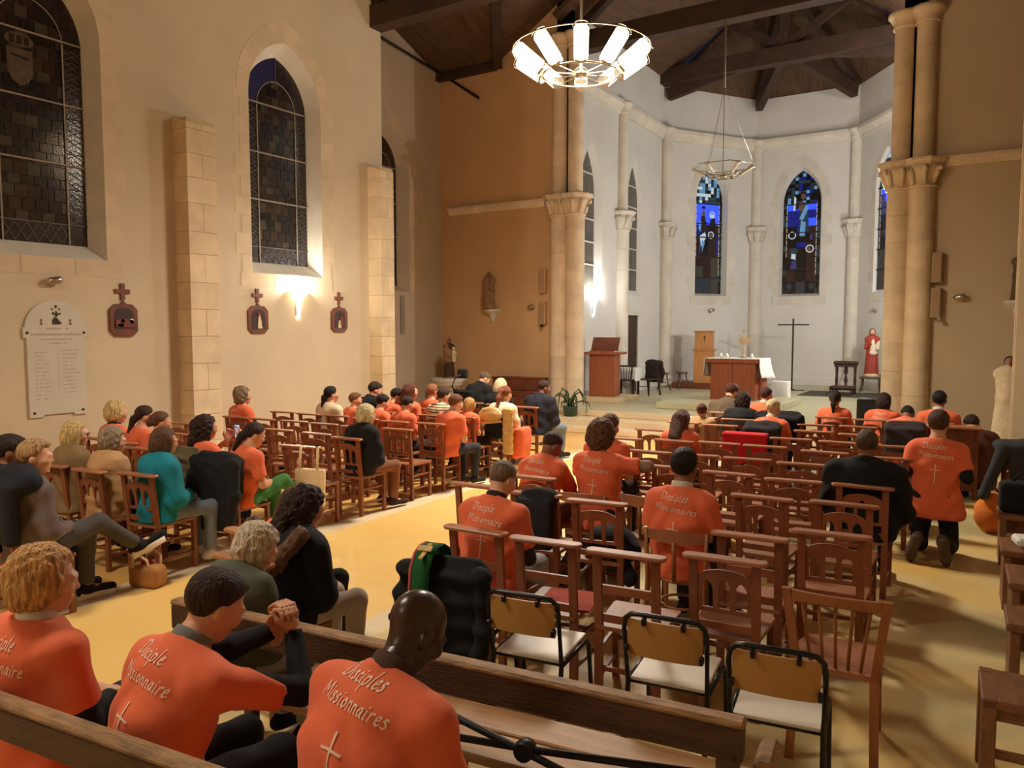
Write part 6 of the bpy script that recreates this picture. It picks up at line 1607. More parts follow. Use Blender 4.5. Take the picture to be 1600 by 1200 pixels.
person('man in a black coat with cropped hair sitting alone on the right', -.86, 6.66, 0, lean=4, bow=8, s=1.03, top=('coat', F_BLACK), skin=M_SKIN_TAN, hair=('crew', (84, 66, 52)), bulk=1.26, fine=1.15)
person('man kneeling on the bare floor, shoe soles showing, shirt reading Disciples Missionnaires', -.44, 8.12, -2, 'kneel', lean=1, bow=6, s=1.06, top=TEE, text=2, hair=('short', (78, 50, 36)), under=F_BLACK, legs_m=fabric('black_jeans', (26, 24, 26)), shoe_m=fabric('brown_shoe', (84, 66, 54)), arms=(((-.255, -.05, .745), (-.07, .20, .86)), ((.255, -.05, .745), (.07, .20, .86)), ((.5, .8, .3), (-.5, .8, .3)), ((0, -.2, 1), (0, -.2, 1)), .5), fine=1.2, bulk=1.04)
person('black-haired man in orange with white collar beside the right column', -.63, 11.58, 0, lean=8, bow=4, s=1.02, top=TEE, text=1, hair=('short', (20, 17, 17)), skin=M_SKIN_TAN, collar=F_LTCOLLAR, fine=1.5, bulk=1.08)
person('person in a brown coat crouching bent over on the right', -.2, 11.35, 10, 'crouch', lean=30, bow=25, s=1.06, top=('coat', F_BROWN), hair=('short', (48, 30, 24)), fine=1.5, bulk=1.1, arms='lap', seat=.3)
# foreground pews
person('blonde woman at the lower left corner, blurred, orange shirt reading Disciple Missionnaire', -3.0, 1.42, 4, lean=3, bow=6, turn=-32, s=1.0, bulk=1.12, top=TEE, text=1, skin=M_SKIN_PINK, hair=('fluffy', (196, 148, 92)), under=F_BLACK, fem=True, collar=F_LTCOLLAR, fine=.8)
person('dark-haired man with clasped raised hands leaning on the pew rail', -2.36, 1.46, -4, lean=21, bow=16, turn=-8, s=1.03, top=TEE, text=1, hair=('short', (52, 34, 26)), collar=F_DENIM, under=F_BLACK, bulk=1.08, fine=.8, txt_dy=.005,
       arms=(((-.16, .42, .86), (.02, .5, .95)), ((.26, .42, .80), (.10, .51, .96)), ((.35, .0, 1), (-.35, .0, 1)), ((-1, .2, .2), (1, .2, .2)), .85))
person('bald dark-skinned man in the foreground, shirt reading Disciples Missionnaires', -1.59, 1.61, -4, lean=23, bow=22, turn=-12, s=1.07, top=TEE, text=2, skin=M_SKIN_DARK, hair=None, collar=fabric('brown_ribbed_collar', (74, 54, 46)), under=F_CHAR, bulk=1.22, arms='lap', txt_dy=.03, fine=.8)
person('elderly woman with white hair in a quilted grey-green jacket on the front pew', -3.02, 2.26, -8, lean=17, bow=14, turn=-32, s=.89, top=('puffer', F_GREENJ), skin=M_SKIN_PINK, hair=('fluffy', (200, 186, 160)), legs_m=F_LJEANS, fem=True)
person('dark-haired woman in a black coat with fur hood beside the yellow aisle', -3.3, 2.88, -6, lean=12, bow=14, turn=-20, s=.94, top=('coat', F_BLACK), hair=('curlylong', (46, 30, 24)), legs_m=fabric('speckled_trousers', (190, 176, 158)), fem=True, bulk=1.06)
person('brown-haired child in orange beside the woman in the fur-hooded coat', -3.7, 3.2, -10, lean=10, bow=10, s=.82, top=TEE, hair=('long', (92, 58, 40)), fem=True, fine=1.1)
# left block
person('man with crossed legs in a grey sweater and black sneakers by the aisle', -5.86, 2.76, -4, lean=4, bow=4, turn=-30, s=1.04, top=('sweater', F_GREY), skin=M_SKIN_PINK, hair=('short', (170, 136, 92)), legs_m=F_GREYT, cross=True, extra=('sole',), shoe_m=F_BLACK, fine=1.1)
person('dark-haired man in a black coat at the far left edge', -6.28, 2.78, 0, lean=4, bow=8, turn=-25, s=1.04, top=('coat', F_BLACK), hair=('short', (44, 32, 26)), skin=M_SKIN_TAN, fine=1.15)
person('woman with straight blonde bob, glasses and khaki coat at the left', -7.16, 3.75, -5, lean=4, bow=2, turn=-35, s=.98, top=('coat', F_KHAKI), skin=M_SKIN_PINK, hair=('bob', (206, 176, 116)), glasses=True, fem=True, fine=1.2)
person('grey-haired person in a beige jacket between the blonde and the teal coat', -6.65, 3.8, -6, lean=5, bow=4, turn=-35, s=.94, top=('puffer', F_BEIGE), skin=M_SKIN_PINK, hair=('fluffy', (158, 134, 110)), fem=True, fine=1.2)
person('brown-haired woman in a teal hooded jacket and jeans', -6.1, 3.93, -6, lean=5, bow=6, turn=-25, s=.97, top=('coat', F_TEAL), hair=('bob', (92, 64, 46)), legs_m=F_JEANS, shoe_m=F_SNEAK, fem=True, fine=1.15)
person('person with short blonde hair in an orange polo near the left wall', -8.48, 4.92, -4, lean=4, bow=4, turn=-20, top=TEE, skin=M_SKIN_PINK, hair=('fluffy', (216, 184, 124)), collar=F_DKCOLLAR, fine=1.3)
person('woman with dark brown ponytail in orange near the left wall', -8.0, 4.93, -4, lean=6, bow=8, turn=-25, s=.98, top=TEE, hair=('lowpony', (58, 38, 30)), fem=True, fine=1.3)
person('woman with brown hair pinned up, seated beside the dark ponytail', -7.48, 4.8, -4, lean=5, bow=5, turn=-25, s=.95, top=TEE, hair=('updo', (104, 70, 48)), fem=True, fine=1.3)
person('woman with long curly dark hair in orange holding up a phone', -6.56, 4.68, -4, lean=5, bow=4, turn=-22, s=.98, top=TEE, hair=('curlylong', (50, 33, 27)), fem=True, fine=1.2, arms=(((-.2, .12, .78), (-.02, .3, .98)), ((.24, .14, .78), (.08, .36, 1.0)), ((.1, .3, 1), (-.05, .3, 1)), ((-.5, .5, .3), (.5, .5, .3)), .6))
person('woman with dark ponytail, orange shirt and green trousers', -5.97, 4.7, -6, lean=11, bow=16, turn=-22, s=.95, top=TEE, hair=('lowpony', (48, 32, 27)), legs_m=F_GREEN, fem=True, cross=True, fine=1.15)
person('grey curly-haired person in orange sitting against the left wall pilaster', -9.08, 7.16, -4, lean=2, bow=0, turn=-30, s=1.0, top=TEE, text=1, hair=('curly', (140, 116, 90)), fem=True, fine=1.3)
person('elderly woman with fluffy white hair, black coat and brown tights', -6.12, 6.46, -8, lean=7, bow=6, turn=-18, s=.95, top=('coat', F_BLACK), skin=M_SKIN_PINK, hair=('fluffy', (222, 198, 152)), legs_m=F_TIGHTS, shoe_m=fabric('dark_brown_shoe', (52, 32, 26)), fem=True, fine=1.2, bulk=1.1)
person('dark-haired woman in a cream sweater near the left wall', -8.2, 8.0, -4, lean=3, bow=2, turn=-20, s=1.0, top=('sweater', F_CREAM), hair=('lowpony', (34, 25, 23)), fem=True, fine=1.4)
person('small brown-haired boy beside the woman in the cream sweater', -7.95, 8.22, -20, lean=4, bow=4, turn=-30, s=.88, top=TEE, hair=('short', (128, 84, 54)), fine=1.5)
person('man with glasses in a black jacket left of the second pilaster', -8.17, 8.78, -6, lean=10, bow=18, turn=-25, s=1.04, top=('coat', F_BLACK), hair=('short', (52, 37, 29)), glasses=True, fine=1.4)
person('black-haired youth in orange bowing below the second pilaster', -7.72, 8.72, -10, lean=14, bow=20, turn=-20, s=.96, top=TEE, hair=('short', (30, 23, 21)), fine=1.5)
person('black-haired boy in orange beside the white-haired woman', -7.27, 7.98, -4, lean=9, bow=18, turn=-20, s=.92, top=TEE, hair=('short', (36, 25, 21)), fine=1.4)
person('boy with short dark hair in orange on the next chair to the right', -6.79, 7.96, -4, lean=9, bow=16, turn=-12, s=.92, top=TEE, hair=('crew', (52, 35, 27)), fine=1.4)
person('woman with long auburn hair in orange facing right', -7.46, 8.88, -10, lean=4, bow=4, turn=-30, s=1.02, top=TEE, hair=('long', (98, 52, 34)), fem=True, fine=1.4)
person('small child in orange with raised arm behind the striped sweater', -7.5, 9.5, -6, lean=2, bow=2, s=.96, top=TEE, hair=('short', (150, 96, 62)), fine=1.6)
striped, SI = person('boy in a cream striped sweater with dark brown hair', -6.84, 8.85, -4, lean=7, bow=10, turn=-15, s=.98, top=('sweater', F_STRIPE), hair=('short', (66, 42, 32)), fine=1.4)
person('youth in orange leaning with hands joined, dark trousers, at the aisle', -6.08, 8.06, -6, lean=11, bow=14, turn=-14, s=.98, top=TEE, skin=M_SKIN_PINK, hair=('short', (112, 68, 44)), fine=1.3, legs_m=fabric('dark_jeans', (48, 46, 52)))
person('small blond child in orange beside the gold jacket', -6.38, 8.9, -6, lean=6, bow=6, turn=-20, s=.82, top=TEE, hair=('bob', (196, 146, 92)), fine=1.5, fem=True)
person('woman in a white sweater with reddish ponytail, gold jacket behind her', -6.09, 9.38, -4, lean=5, bow=8, s=1.0, top=('sweater', F_WHITE), hair=('pony', (140, 82, 52)), fem=True, fine=1.4, legs_m=M_TEE)
person('man with glasses in black sitting in the wheelchair', -7.9, 11.3, -8, lean=16, bow=26, turn=-22, s=1.05, top=('coat', F_BLACK), skin=M_SKIN_PINK, hair=('crew', (110, 86, 68)), glasses=True, bulk=1.2, fine=1.5, seat=.52)
person('white-haired person in dark clothes beside the wheelchair', -6.98, 10.62, -4, lean=6, bow=6, s=1.02, top=('coat', F_BLACK), hair=('bob', (222, 200, 160)), fem=True, fine=1.5)
person('man with glasses in a navy jacket and jeans at the front of the left block', -6.14, 10.53, -10, lean=8, bow=14, turn=-22, s=1.04, top=('coat', F_NAVY), skin=M_SKIN_TAN, hair=('crew', (62, 42, 33)), glasses=True, bulk=1.22, fine=1.4, legs_m=F_JEANS)
_nt = F_STRIPE.node_tree; _b = _nt.nodes['Principled BSDF']
_wv = _nt.nodes.new('ShaderNodeTexWave'); _wv.bands_direction = 'Z'; _wv.inputs['Scale'].default_value = 9; _wv.inputs['Distortion'].default_value = 1.2
_rp = _nt.nodes.new('ShaderNodeValToRGB'); _rp.color_ramp.interpolation = 'CONSTANT'
_rp.color_ramp.elements[0].color = (*lin((70, 50, 42)), 1); _rp.color_ramp.elements[1].position = .22; _rp.color_ramp.elements[1].color = (*lin((226, 204, 172)), 1)
_tc = _nt.nodes.new('ShaderNodeTexCoord'); _nt.links.new(_tc.outputs['Object'], _wv.inputs['Vector']); _nt.links.new(_wv.outputs['Fac'], _rp.inputs[0]); _nt.links.new(_rp.outputs[0], _b.inputs['Base Color'])
# ------------------------------------------------------------------ chairs under the people by the aisle
dup(protos['l'], (-3.34, 2.64, 0), R(0), 'plain wooden chair under the woman in the fur-hooded coat', 'wooden church chairs by the aisle')
dup(protos['l'], (-3.74, 3.0, 0), R(-6), 'plain wooden chair under the child beside the fur-hooded coat', 'wooden church chairs by the aisle')

# ------------------------------------------------------------------ draped garments and bags
def drape_jacket(label, x, y, rz, m, w=.5, h_back=.5, h_front=.3, quilt=0, sleeves=True, z=.9, name='draped_jacket', fine=1.0, lining=None, thick=.05):
    t = thing(name, label, 'jacket', (x, y, z), R(rz))
    P = [rbox((0, -.065, -h_back/2), (w/2, thick, h_back/2 + .02), .035), rbox((0, .055, -h_front/2), (w/2*.92, thick*.8, h_front/2 + .02), .03, k=.05), cap((-w/2 + .06, 0, .03), (w/2 - .06, 0, .03), .055, .055, .05)]
    ph = len(label)
    def post(Q, d):
        if quilt: d = d + .020 * np.abs(np.sin(Q[:, 2] * math.pi / quilt)) - .010
        d = d + .012 * np.sin(19*Q[:, 0] + 6*np.sin(7*Q[:, 2]) + ph) * np.sin(9*Q[:, 2] + 3*Q[:, 0] + ph)
        return d
    o, _, _ = implicit('shell', P, m, t, .016 * fine, post)
    if sleeves:
        for s in (-1, 1):
            implicit('sleeve', [cap((s*(w/2 - .02), -.05, 0), (s*(w/2 + .02), -.09, -.28), .06, .052, .03), cap((s*(w/2 + .02), -.09, -.28), (s*(w/2 - .03), -.1, -.28 - h_back*.4), .052, .045, .03)], m, t, .016 * fine, post)
    return t
drape_jacket('black jacket hanging over the chair of the woman in green trousers', -6.0, 4.46, 4, F_BLACK, .52, .62, .3, sleeves=True, z=.9)
drape_jacket('khaki quilted jacket hanging over the chair of the curly dark-haired woman', -6.55, 4.46, 4, fabric('khaki_quilt', (96, 82, 58)), .5, .5, .3, quilt=.09)
jk = drape_jacket('black padded jacket over a school chair beside the bald man', -2.44, 3.22, 10, fabric('black_padding', (22, 22, 24)), .46, .5, .34, quilt=.13, z=.82)
# green stole laid over the jacket
t = thing('green_stole', 'green priestly stole with gold cross laid over the black padded jacket', 'stole', (-2.52, 3.19, .87), R(10))
def ribbon(pts, w, m, name, parent, dx=0.0, th=.006):
    mb = MB(); vs_ = []; fs = []
    for p in pts: vs_ += [(dx - w/2, p[0], p[1]), (dx + w/2, p[0], p[1])]
    for i in range(len(pts) - 1): fs.append((2*i, 2*i+1, 2*i+3, 2*i+2))
    o = mb.add(vs_, fs).build(name, m, parent, True); so = o.modifiers.new('thickness', 'SOLIDIFY'); so.thickness = th
    return o
pp = [(.12, -.3), (.13, -.05), (.10, .04), (.04, .075), (-.03, .075), (-.09, .05), (-.135, -.02), (-.15, -.15), (-.155, -.34)]
ribbon(pp, .105, fabric('green_brocade', (20, 84, 40)), 'stole_band', t)
ribbon([(p[0] * 1.015, p[1] + .002) for p in pp], .014, fabric('pink_edging', (196, 92, 84)), 'edging', t, -.058)
ribbon([(-.156, -.34), (-.157, -.385)], .105, fabric('orange_hem', (204, 84, 44)), 'hem', t)
gm = MB(); gm.box((-.012, -.12, 0), (.012, -.0, .006)).box((-.04, -.075, 0), (.04, -.05, .006))
gm.v = [(x, y - .02, (.088 if y > -.05 else .088 - (-.05 - y) * .7) + z) for x, y, z in gm.v]; gm.build('gold_cross', mat('gold_thread', (206, 178, 104), .4, .2, 30), t)
# brown garment under the jacket chair
t = thing('paper_bag', 'crumpled brown bag standing under the chair with the black padded jacket', 'bag', (-2.5, 3.42, 0), R(14))
implicit('bag_body', [rbox((0, 0, .2), (.17, .09, .2), .02)], fabric('brown_paper', (150, 112, 74)), t, .016, lambda Q, d: d + .012*np.sin(24*Q[:, 0] + 9*Q[:, 2]) * np.sin(13*Q[:, 2]))
# gold puffer hung on the chair of the woman in white
t = thing('gold_puffer', 'pale gold quilted puffer jacket hanging over the chair of the woman in white', 'jacket', (-6.03, 9.17, .9), R(4))
MG = mat('gold_padding', (206, 172, 110), .35, .1, 6, .1, 12, spec=.6)
q = lambda Q, d: d + .012*np.abs(np.sin(Q[:, 2]*math.pi/.1 + 5*np.abs(Q[:, 0]))) - .005
implicit('hood', [ell((-.08, -.07, -.02), (.2, .07, .12))], MG, t, .018, q)
implicit('right_front', [rbox((.2, -.08, -.24), (.085, .035, .34), .03)], MG, t, .018, q)
implicit('collar_edge', [cap((-.26, -.06, .0), (-.22, -.11, -.14), .03, .03), cap((-.22, -.11, -.14), (.1, -.11, -.1), .022, .022)], MG, t, .018)
implicit('lining', [rbox((0, -.05, -.16), (.2, .025, .2), .02)], F_BLACK, t, .02)
t = thing('orange_scarf', 'orange cloth hanging beside the gold jacket', 'cloth', (-5.75, 9.35, .3), R(0))
implicit('cloth', [rbox((0, 0, .18), (.09, .14, .22), .04)], M_TEE, t, .02, lambda Q, d: d + .01*np.sin(30*Q[:, 0] + 8*Q[:, 2]))
# navy jacket on the shoulders of the man in grey
t = thing('navy_jacket', 'navy jacket slung over the shoulders of the man with crossed legs', 'jacket', (-5.86, 2.76, 0), R(-4))
implicit('shell', [rbox((-.02, -.19, .82), (.25, .05, .22), .04), cap((-.22, -.06, 1.02), (.17, -.07, 1.03), .1, .09, .05), cap((-.24, -.02, 1.0), (-.26, .1, .78), .08, .06, .04), cap((-.1, -.05, 1.08), (.1, -.05, 1.08), .07, .07, .04)], fabric('navy_shell', (22, 24, 34)), t, .017)
# red cloth, dark covers on chairs of the right block
t = thing('red_cloth', 'bright red cloth draped over a chair back in the right block', 'cloth', (-2.42, 8.86, .905), R(4))
implicit('cloth', [rbox((0, 0, -.01), (.25, .085, .022), .015), rbox((0, -.075, -.17), (.245, .014, .17), .012, k=.02), rbox((0, .07, -.12), (.24, .012, .12), .01, k=.02)], fabric('red_fleece', (196, 30, 36)), t, .014, lambda Q, d: d + .008*np.sin(40*Q[:, 0])*np.clip(-Q[:, 2]*6, 0, 1))
drape_jacket('black jacket heaped over a chair right of the white-haired man', -2.4, 10.42, 4, F_BLACK, .56, .3, .3, sleeves=True, z=.95, fine=1.3, thick=.09)
drape_jacket('dark jacket over the chair of the white-haired man in orange', -2.4, 9.56, 4, fabric('dark_grey_cloth', (40, 38, 40)), .44, .3, .25, sleeves=False, z=.9, fine=1.3)
drape_jacket('dark grey jacket over the chair behind the bent-over person', -.92, 10.46, 4, fabric('charcoal_cloth', (52, 46, 44)), .46, .32, .25, sleeves=False, z=.9, fine=1.3)
drape_jacket('black jacket hanging beside the bowing grey-haired man', -2.84, 4.86, 6, fabric('navy_black_cloth', (28, 28, 34)), .3, .34, .2, sleeves=False, z=.84)
# jackets and bag on arch chair seat (second row)
t = thing('black_bundle', 'black jacket bundled on the seat of an arch-backed chair', 'jacket', (-2.36, 5.1, .45), R(10))
implicit('bundle', [ell((0, 0, .1), (.2, .17, .11)), ell((.12, -.06, .06), (.12, .1, .08)), cap((.05, -.1, .06), (.2, -.18, -.12), .06, .05)], F_BLACK, t, .016, lambda Q, d: d + .012*np.sin(26*Q[:, 0] + 11*Q[:, 1])*np.sin(18*Q[:, 2] + 7*Q[:, 0]))
t = thing('orange_bundle', 'crumpled orange and tan clothes on a chair behind the leaning man', 'clothes', (-2.78, 5.62, .46), R(6))
implicit('tan_cloth', [ell((-.06, 0, .07), (.12, .12, .08))], fabric('tan_cloth', (206, 140, 90)), t, .014, lambda Q, d: d + .01*np.sin(40*Q[:, 0] + 20*Q[:, 2]))
implicit('orange_cloth', [rbox((.1, -.02, .06), (.12, .13, .05), .03)], fabric('salmon_cloth', (226, 104, 72)), t, .014)
# red cushion on plain chair of the first row
tag(MB().cbox((-.17, -.17, 0), (.17, .17, .012), .005).build('red_book', fabric('red_cover', (168, 70, 52)), None, False, (-2.15, 4.06, .451), R(12)), 'flat red folder lying on the seat of the second back-row chair', 'folder')
# tote bag
t = thing('tote_bag', 'cream cotton tote bag printed with a house outline, hung on a chair corner', 'bag', (-5.97, 5.5, .9), R(20))
MC = fabric('cotton', (232, 210, 170))
implicit('bag_body', [rbox((.05, -.05, -.42), (.165, .035, .2), .02)], MC, t, .012, lambda Q, d: d + .008*np.sin(20*Q[:, 0] + 5*Q[:, 2])*np.clip(-Q[:, 2]*2, 0, 1))
for dx in (-.05, .14):
    ribbon([(-.075, -.23), (-.065, -.1), (-.05, 0), (0, .006), (.03, -.02)], .028, MC, 'strap', t, dx)
FRT = Frame((.06, -.089, -.47), (1, 0, 0), (0, -1, 0)); hm = MB()
hp = [(-.07, -.06), (.07, -.06), (.07, .05), (0, .1), (-.07, .05)]
for a, b in zip(hp, hp[1:] + hp[:1]): hm.bar(FRT.p(*a), FRT.p(*b), .004, .003, (0, -1, 0))
for i in range(5): hm.bar(FRT.p(-.04 + .02*i, -.015), FRT.p(-.03 + .02*i, -.015), .012, .003, (0, -1, 0)); hm.bar(FRT.p(-.04 + .02*i, -.04), FRT.p(-.03 + .02*i, -.04), .012, .003, (0, -1, 0))
hm.bar(FRT.p(-.02, .04), FRT.p(.035, .05), .006, .003, (0, -1, 0)); hm.build('house_print', mat('grey_print', (90, 84, 78), .7, .1), t)
# handbag on the floor
t = thing('handbag', 'small tan handbag with pale handles on the floor by the crossed legs', 'bag', (-5.83, 3.62, 0), R(15))
implicit('bag_body', [rbox((0, 0, .09), (.14, .08, .09), .04)], fabric('tan_leather', (170, 118, 66)), t, .012, lambda Q, d: d + .006*np.sin(30*Q[:, 0])*np.sin(20*Q[:, 2]))
for y in (-.06, .06): MB().tube([(-.08, y, .15), (-.07, y*1.3, .24), (0, y*1.4, .28), (.07, y*1.3, .24), (.08, y, .15)], .01, 6).build('handle', fabric('pale_leather', (214, 188, 146)), t, True)
implicit('flap', [ell((-.02, .02, .19), (.06, .03, .03))], fabric('red_fabric', (160, 52, 40)), t, .01)
# phone
t = thing('phone', 'lit smartphone held up by the curly dark-haired woman', 'phone', (-6.5, 5.06, 1.07), R(4))
MB().cbox((-.036, -.005, -.07), (.036, .005, .07), .004).build('case', M_BLACKMETAL, t); MB().box((-.032, -.0062, -.064), (.032, -.005, .064)).build('screen', emis('phone_screen', (120, 170, 220), 1.2), t)
# fur hood of the black coat
t = thing('fur_hood', 'brown fur-trimmed hood lying on the back of the black coat', 'hood', (-3.32, 2.86, 0), R(-6))
implicit('fur_trim', [cap((-.2, -.05, 1.0), (-.05, -.18, .82), .05, .055, .04), cap((-.05, -.18, .82), (.14, -.15, .86), .055, .05, .04), cap((.14, -.15, .86), (.2, -.02, 1.0), .05, .045, .04)], hairmat('fur', (104, 76, 54), .5), t, .012, lambda Q, d: d + .012*np.sin(95*Q[:, 0])*np.sin(90*Q[:, 1])*np.sin(88*Q[:, 2]))
# backpack, bag and coats on the right
t = thing('backpack', 'orange backpack leaning on the floor by the right benches', 'bag', (.02, 9.3, 0), R(-20))
implicit('bag_body', [ell((0, 0, .19), (.17, .13, .21)), ell((.0, .02, .3), (.12, .1, .13))], fabric('orange_nylon', (212, 122, 44)), t, .016, lambda Q, d: d + .006*np.sin(20*Q[:, 0] + 30*Q[:, 2]))
implicit('front_pocket', [ell((-.02, -.1, .16), (.12, .07, .11))], fabric('orange_nylon_dark', (196, 106, 36)), t, .014)
MB().tube([(-.05, .05, .4), (0, .03, .46), (.05, .05, .4)], .012, 6).build('handle', F_BLACK, t, True)
t = thing('black_bag', 'black shoulder bag standing on a right-hand bench', 'bag', (.3, 8.2, .46), R(5))
implicit('bag_body', [rbox((0, 0, .14), (.24, .11, .14), .05)], F_BLACK, t, .016)
MB().tube([(-.15, 0, .26), (-.08, 0, .36), (.08, 0, .36), (.15, 0, .26)], .012, 6).build('handle', F_BLACK, t, True)
t = thing('coat_pile', 'dark grey coat thrown over the backed bench at the right edge', 'coat', (.3, 9.32, .9), R(0))
implicit('shell', [ell((0, 0, .02), (.3, .16, .08)), cap((-.2, -.06, 0), (-.36, -.1, -.5), .07, .05), rbox((.05, -.08, -.15), (.2, .04, .18), .03)], fabric('slate_cloth', (52, 54, 58)), t, .018, lambda Q, d: d + .014*np.sin(16*Q[:, 0] + 9*Q[:, 1])*np.sin(15*Q[:, 1] + 4))
tag(MB().cbox((-.12, -.1, 0), (.12, .1, .07), .02).build('white_box', M_CLOTH, None, False, (.28, 6.95, .46), R(12)), 'small white package on a right-hand bench', 'package')
# prayer desk beside the right column
t = thing('prayer_desk', 'plain wooden prayer desk in front of the man beside the right column', 'desk', (-.46, 10.95, 0), R(2))
MB().cbox((-.3, -.02, .1), (.3, .02, .88), .006).build('front_panel', M_STATION, t); MB().cbox((-.33, -.12, .88), (.33, .1, .91), .008).build('top_rail', M_CHAIR_T, t)
for s in (-1, 1): MB().cbox((s*.29 - .02, -.03, 0), (s*.29 + .02, .25, .88), .005).build('side_panel', M_STATION, t)
# garment on the chair behind the lectern
drape_jacket('dark garment hung over the chair behind the lectern', -7.75, 19.32, 165, fabric('dark_brown_cloth', (38, 28, 26)), .46, .5, .4, sleeves=True, z=ZC + .86, fine=1.4)

# wheelchair
t = thing('wheelchair', 'black powered wheelchair with headrest at the front of the left block', 'wheelchair', (-7.9, 11.2, 0), R(-8))
MB().cbox((-.25, -.12, .42), (.25, .42, .5), .03).build('seat', M_BLACKMETAL, t)
mb = MB().cbox((-.23, -.04, 0), (.23, .05, .55), .03); mb.xform(Rx(R(8)), (0, -.2, .5)); mb.build('backrest', F_BLACK, t)
MB().tube([(-.05, -.3, .9), (-.12, -.42, 1.1), (-.08, -.38, 1.25), (0, -.3, 1.32)], .015, 8).build('headrest_arm', M_BLACKMETAL, t, True)
implicit('headrest', [rbox((0, -.27, 1.33), (.11, .045, .085), .035)], F_BLACK, t, .014)
for s in (-1, 1):
    MB().tube([(s*.27, -.15, .72), (s*.27, .2, .72)], .025, 8).build('armrest', M_BLACKMETAL, t, True)
    MB().tube([(s*.29, .02 + .26*math.cos(a), .27 + .26*math.sin(a)) for a in np.linspace(0, 2*math.pi, 24, endpoint=False)], .025, 8, True).build('wheel', M_BLACKMETAL, t, True)
    for k in range(6):
        a = math.pi*k/6; MB().tube([(s*.29, .02 - .25*math.cos(a), .27 - .25*math.sin(a)), (s*.29, .02 + .25*math.cos(a), .27 + .25*math.sin(a))], .006, 5).build('wheel_spoke', M_CHROME, t)
    MB().tube([(s*.15, .45, .45), (s*.15, .62, .12)], .018, 6).build('footrest_tube', M_BLACKMETAL, t)
    MB().tube([(s*.22, -.28, .85), (s*.22, -.45, .9)], .016, 6).build('push_handle', M_BLACKMETAL, t)
MB().cbox((-.2, .58, .08), (.2, .78, .11), .01).build('footplate', M_BLACKMETAL, t)

# ------------------------------------------------------------------ statues
def robe(parent, m, s, name='robe', w=.13, lean=0.0, fine=1.0):
    P = [ecap((0, 0, .02*s), (0, 0, .5*s), (w*1.15*s, w*.9*s), (w*.85*s, w*.65*s), (1, 0, 0), .05), ecap((0, 0, .5*s), (0, 0, .82*s), (w*.85*s, w*.65*s), (w*.95*s, w*.6*s), (1, 0, 0), .05), cap((-w*.75*s, 0, .8*s), (w*.75*s, 0, .8*s), .05*s, .05*s, .05), cap((0, 0, .8*s), (0, .0, .9*s), .045*s, .035*s, .03)]
    return implicit(name, P, m, parent, .013*fine, lambda Q, d: np.maximum(d + .006*np.sin(34*Q[:, 0]/s + 2*np.sin(5*Q[:, 2])) * np.clip(1.1 - Q[:, 2]/s, 0, 1), .002 - Q[:, 2]))
def shead(parent, m, hm, s, z, r_=.062, beard=False, y=0.02, x=0, long=True):
    implicit('head', [ell((x, y, z), (r_*.82*s, r_*.95*s, r_*1.2*s)), cap((x, y - r_*s, z), (x, y - r_*1.2*s, z - .02*s), .012*s, .014*s, .01)], m, parent, .009)
    P = [ell((x, y + .018*s, z + .015*s), (r_*.95*s, r_*.95*s, r_*1.15*s))]
    if long: P.append(ecap((x, y + .04*s, z), (x, y + .05*s, z - .12*s), (r_*.95*s, r_*.6*s), (r_*1.0*s, r_*.5*s), (1, 0, 0), .03))
    if beard: P.append(ell((x, y - r_*.6*s, z - r_*1.0*s), (r_*.55*s, r_*.4*s, r_*.6*s), k=.01))
    def post(Q, d):
        f = np.minimum(-(Q[:, 1] - (y - r_*.35*s)), (z + r_*.75*s) - Q[:, 2]); f = np.minimum(f, Q[:, 2] - (z - r_*.75*s) if beard else 1.0)
        return np.maximum(d, f)
    implicit('hair', P, hm, parent, .009, post)
M_RED = mat('red_robe', (150, 52, 34), .6, .12, 5, .1, 20); M_TUNIC = mat('cream_tunic', (216, 198, 170), .6, .08, 5, .1, 20)
t = thing('saint_statue', 'painted statue in red cloak and cream tunic on the stand in the apse', 'statue', (-2.95, 23.4, ZC + .43), R(10))
MB().lathe([(.2, 0), (.2, .05), (.17, .09)], (0, 0, 0), 16).build('statue_base', M_STATUEW, t, True)
S_ = 1.3
tt = MB(); robe(t, M_RED, S_, 'red_cloak')
implicit('cream_tunic', [ecap((.01, -.05, .5*S_), (.01, -.04, .8*S_), (.07*S_, .06*S_), (.065*S_, .05*S_), (1, 0, 0)), ell((.03, -.07, .52*S_), (.09*S_, .055*S_, .05*S_)), cap((.12*S_, 0, .76*S_), (.1*S_, -.1*S_, .6*S_), .04*S_, .035*S_)], M_TUNIC, t, .013)
implicit('arm', [cap((-.1*S_, 0, .76*S_), (-.12*S_, -.06*S_, .62*S_), .04*S_, .035*S_), cap((-.12*S_, -.06*S_, .62*S_), (-.03*S_, -.12*S_, .7*S_), .033*S_, .022*S_)], M_RED, t, .012)
shead(t, M_SKIN, hairmat('statue_brown', (70, 44, 30)), S_, .95*S_, beard=True)
t = thing('saint_statue', 'dark painted statue of a bearded man holding a child on the stone pedestal', 'statue', (-11.75, 15.6, .88), R(34))
S_ = .98
robe(t, mat('dark_brown_robe', (64, 42, 30), .6, .15, 5, .1), S_, 'dark_robe'); MB().lathe([(.17, 0), (.17, .03)], (0, 0, 0), 16).build('statue_base', M_STATUE, t, True)
implicit('mantle', [ecap((-.02, -.01, .46*S_), (-.02, 0, .82*S_), (.13*S_, .1*S_), (.12*S_, .08*S_), (1, 0, 0)), cap((-.12*S_, 0, .78*S_), (.02, -.1*S_, .55*S_), .045*S_, .04*S_)], M_STATUE, t, .013)
shead(t, mat('statue_skin', (150, 106, 78), .6, .08), hairmat('statue_dark', (48, 32, 24)), S_, .93*S_, beard=True, long=False)
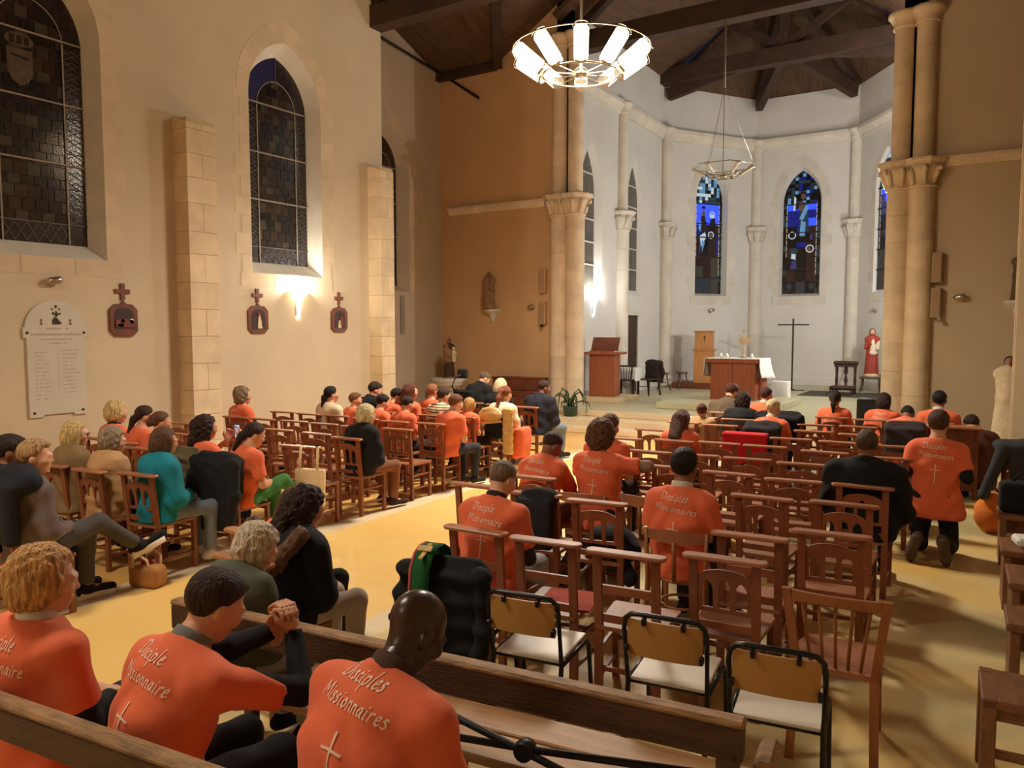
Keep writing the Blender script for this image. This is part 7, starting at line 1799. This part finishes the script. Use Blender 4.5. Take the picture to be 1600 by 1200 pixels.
implicit('child_figure', [ecap((.13*S_, -.06, .45*S_), (.12*S_, -.06, .68*S_), (.06*S_, .05*S_), (.05*S_, .045*S_), (1, 0, 0)), cap((.12*S_, -.06, .66*S_), (.2*S_, -.1, .62*S_), .022, .018), ell((.12*S_, -.06, .76*S_), (.042*S_, .045*S_, .055*S_), k=.02)], M_STATUEW, t, .011)
# Madonna on the bracket of the left east wall
def bracket(x, z, label, m):
    t = thing('wall_bracket', label, 'bracket', (x, YE, z))
    MB().lathe([(.03, -.32), (.06, -.28), (.05, -.24), (.09, -.2), (.08, -.16), (.16, -.1), (.2, -.07), (.24, -.04), (.24, 0)], (0, 0, 0), 20, a0=math.pi, a1=2*math.pi).build('corbel', m, t, True)
    return t
bracket(-10.95, 2.62, 'white carved stone bracket under the statue on the left east wall', M_STONEW)
t = thing('saint_statue', 'brown statue of a robed woman with child on the white wall bracket', 'statue', (-10.95, YE - .17, 2.62), R(28))
S_ = .92
robe(t, M_STATUE, S_, 'robe', .15); shead(t, M_STATUE, M_STATUE, S_, .94*S_)
implicit('child_figure', [cap((.07, -.1, .55*S_), (.06, -.1, .72*S_), .06, .05), ell((.06, -.11, .82*S_), (.042, .045, .052), k=.02)], M_STATUE, t, .011)
implicit('mantle', [ecap((-.03, .02, .2*S_), (-.02, .02, .85*S_), (.16*S_, .1*S_), (.12*S_, .08*S_), (1, 0, 0))], M_STATUE, t, .014, lambda Q, d: np.maximum(d, -(Q[:, 1] + .02)))
bracket(.3, 2.62, 'white carved stone bracket at the right edge of the picture', M_STONEW)
t = thing('saint_statue', 'dark bronze-coloured statue on the right wall bracket', 'statue', (.3, YE - .13, 2.62), R(0))
robe(t, mat('bronze_statue', (92, 70, 50), .5, .2, 9, .2), .85, 'robe', .16); shead(t, MATS['bronze_statue'], MATS['bronze_statue'], .85, .8)
t = thing('saint_statue', 'cream robed statue standing on the floor behind the right pier', 'statue', (.17, 14.6, .35), R(0))
robe(t, M_STATUEW, 1.3, 'robe', .15); shead(t, mat('statue_skin2', (150, 106, 78), .6, .08), hairmat('statue_black', (36, 26, 22)), 1.3, 1.22, long=False)
t = thing('statue_plinth', 'low stone plinth under the cream statue by the right pier', 'plinth', (.17, 14.6, 0))
MB().cbox((-.25, -.25, 0), (.25, .25, .3), .02).build('block', M_STONE, t); MB().cbox((-.29, -.29, .3), (.29, .29, .35), .01).build('cap', M_STONE, t)
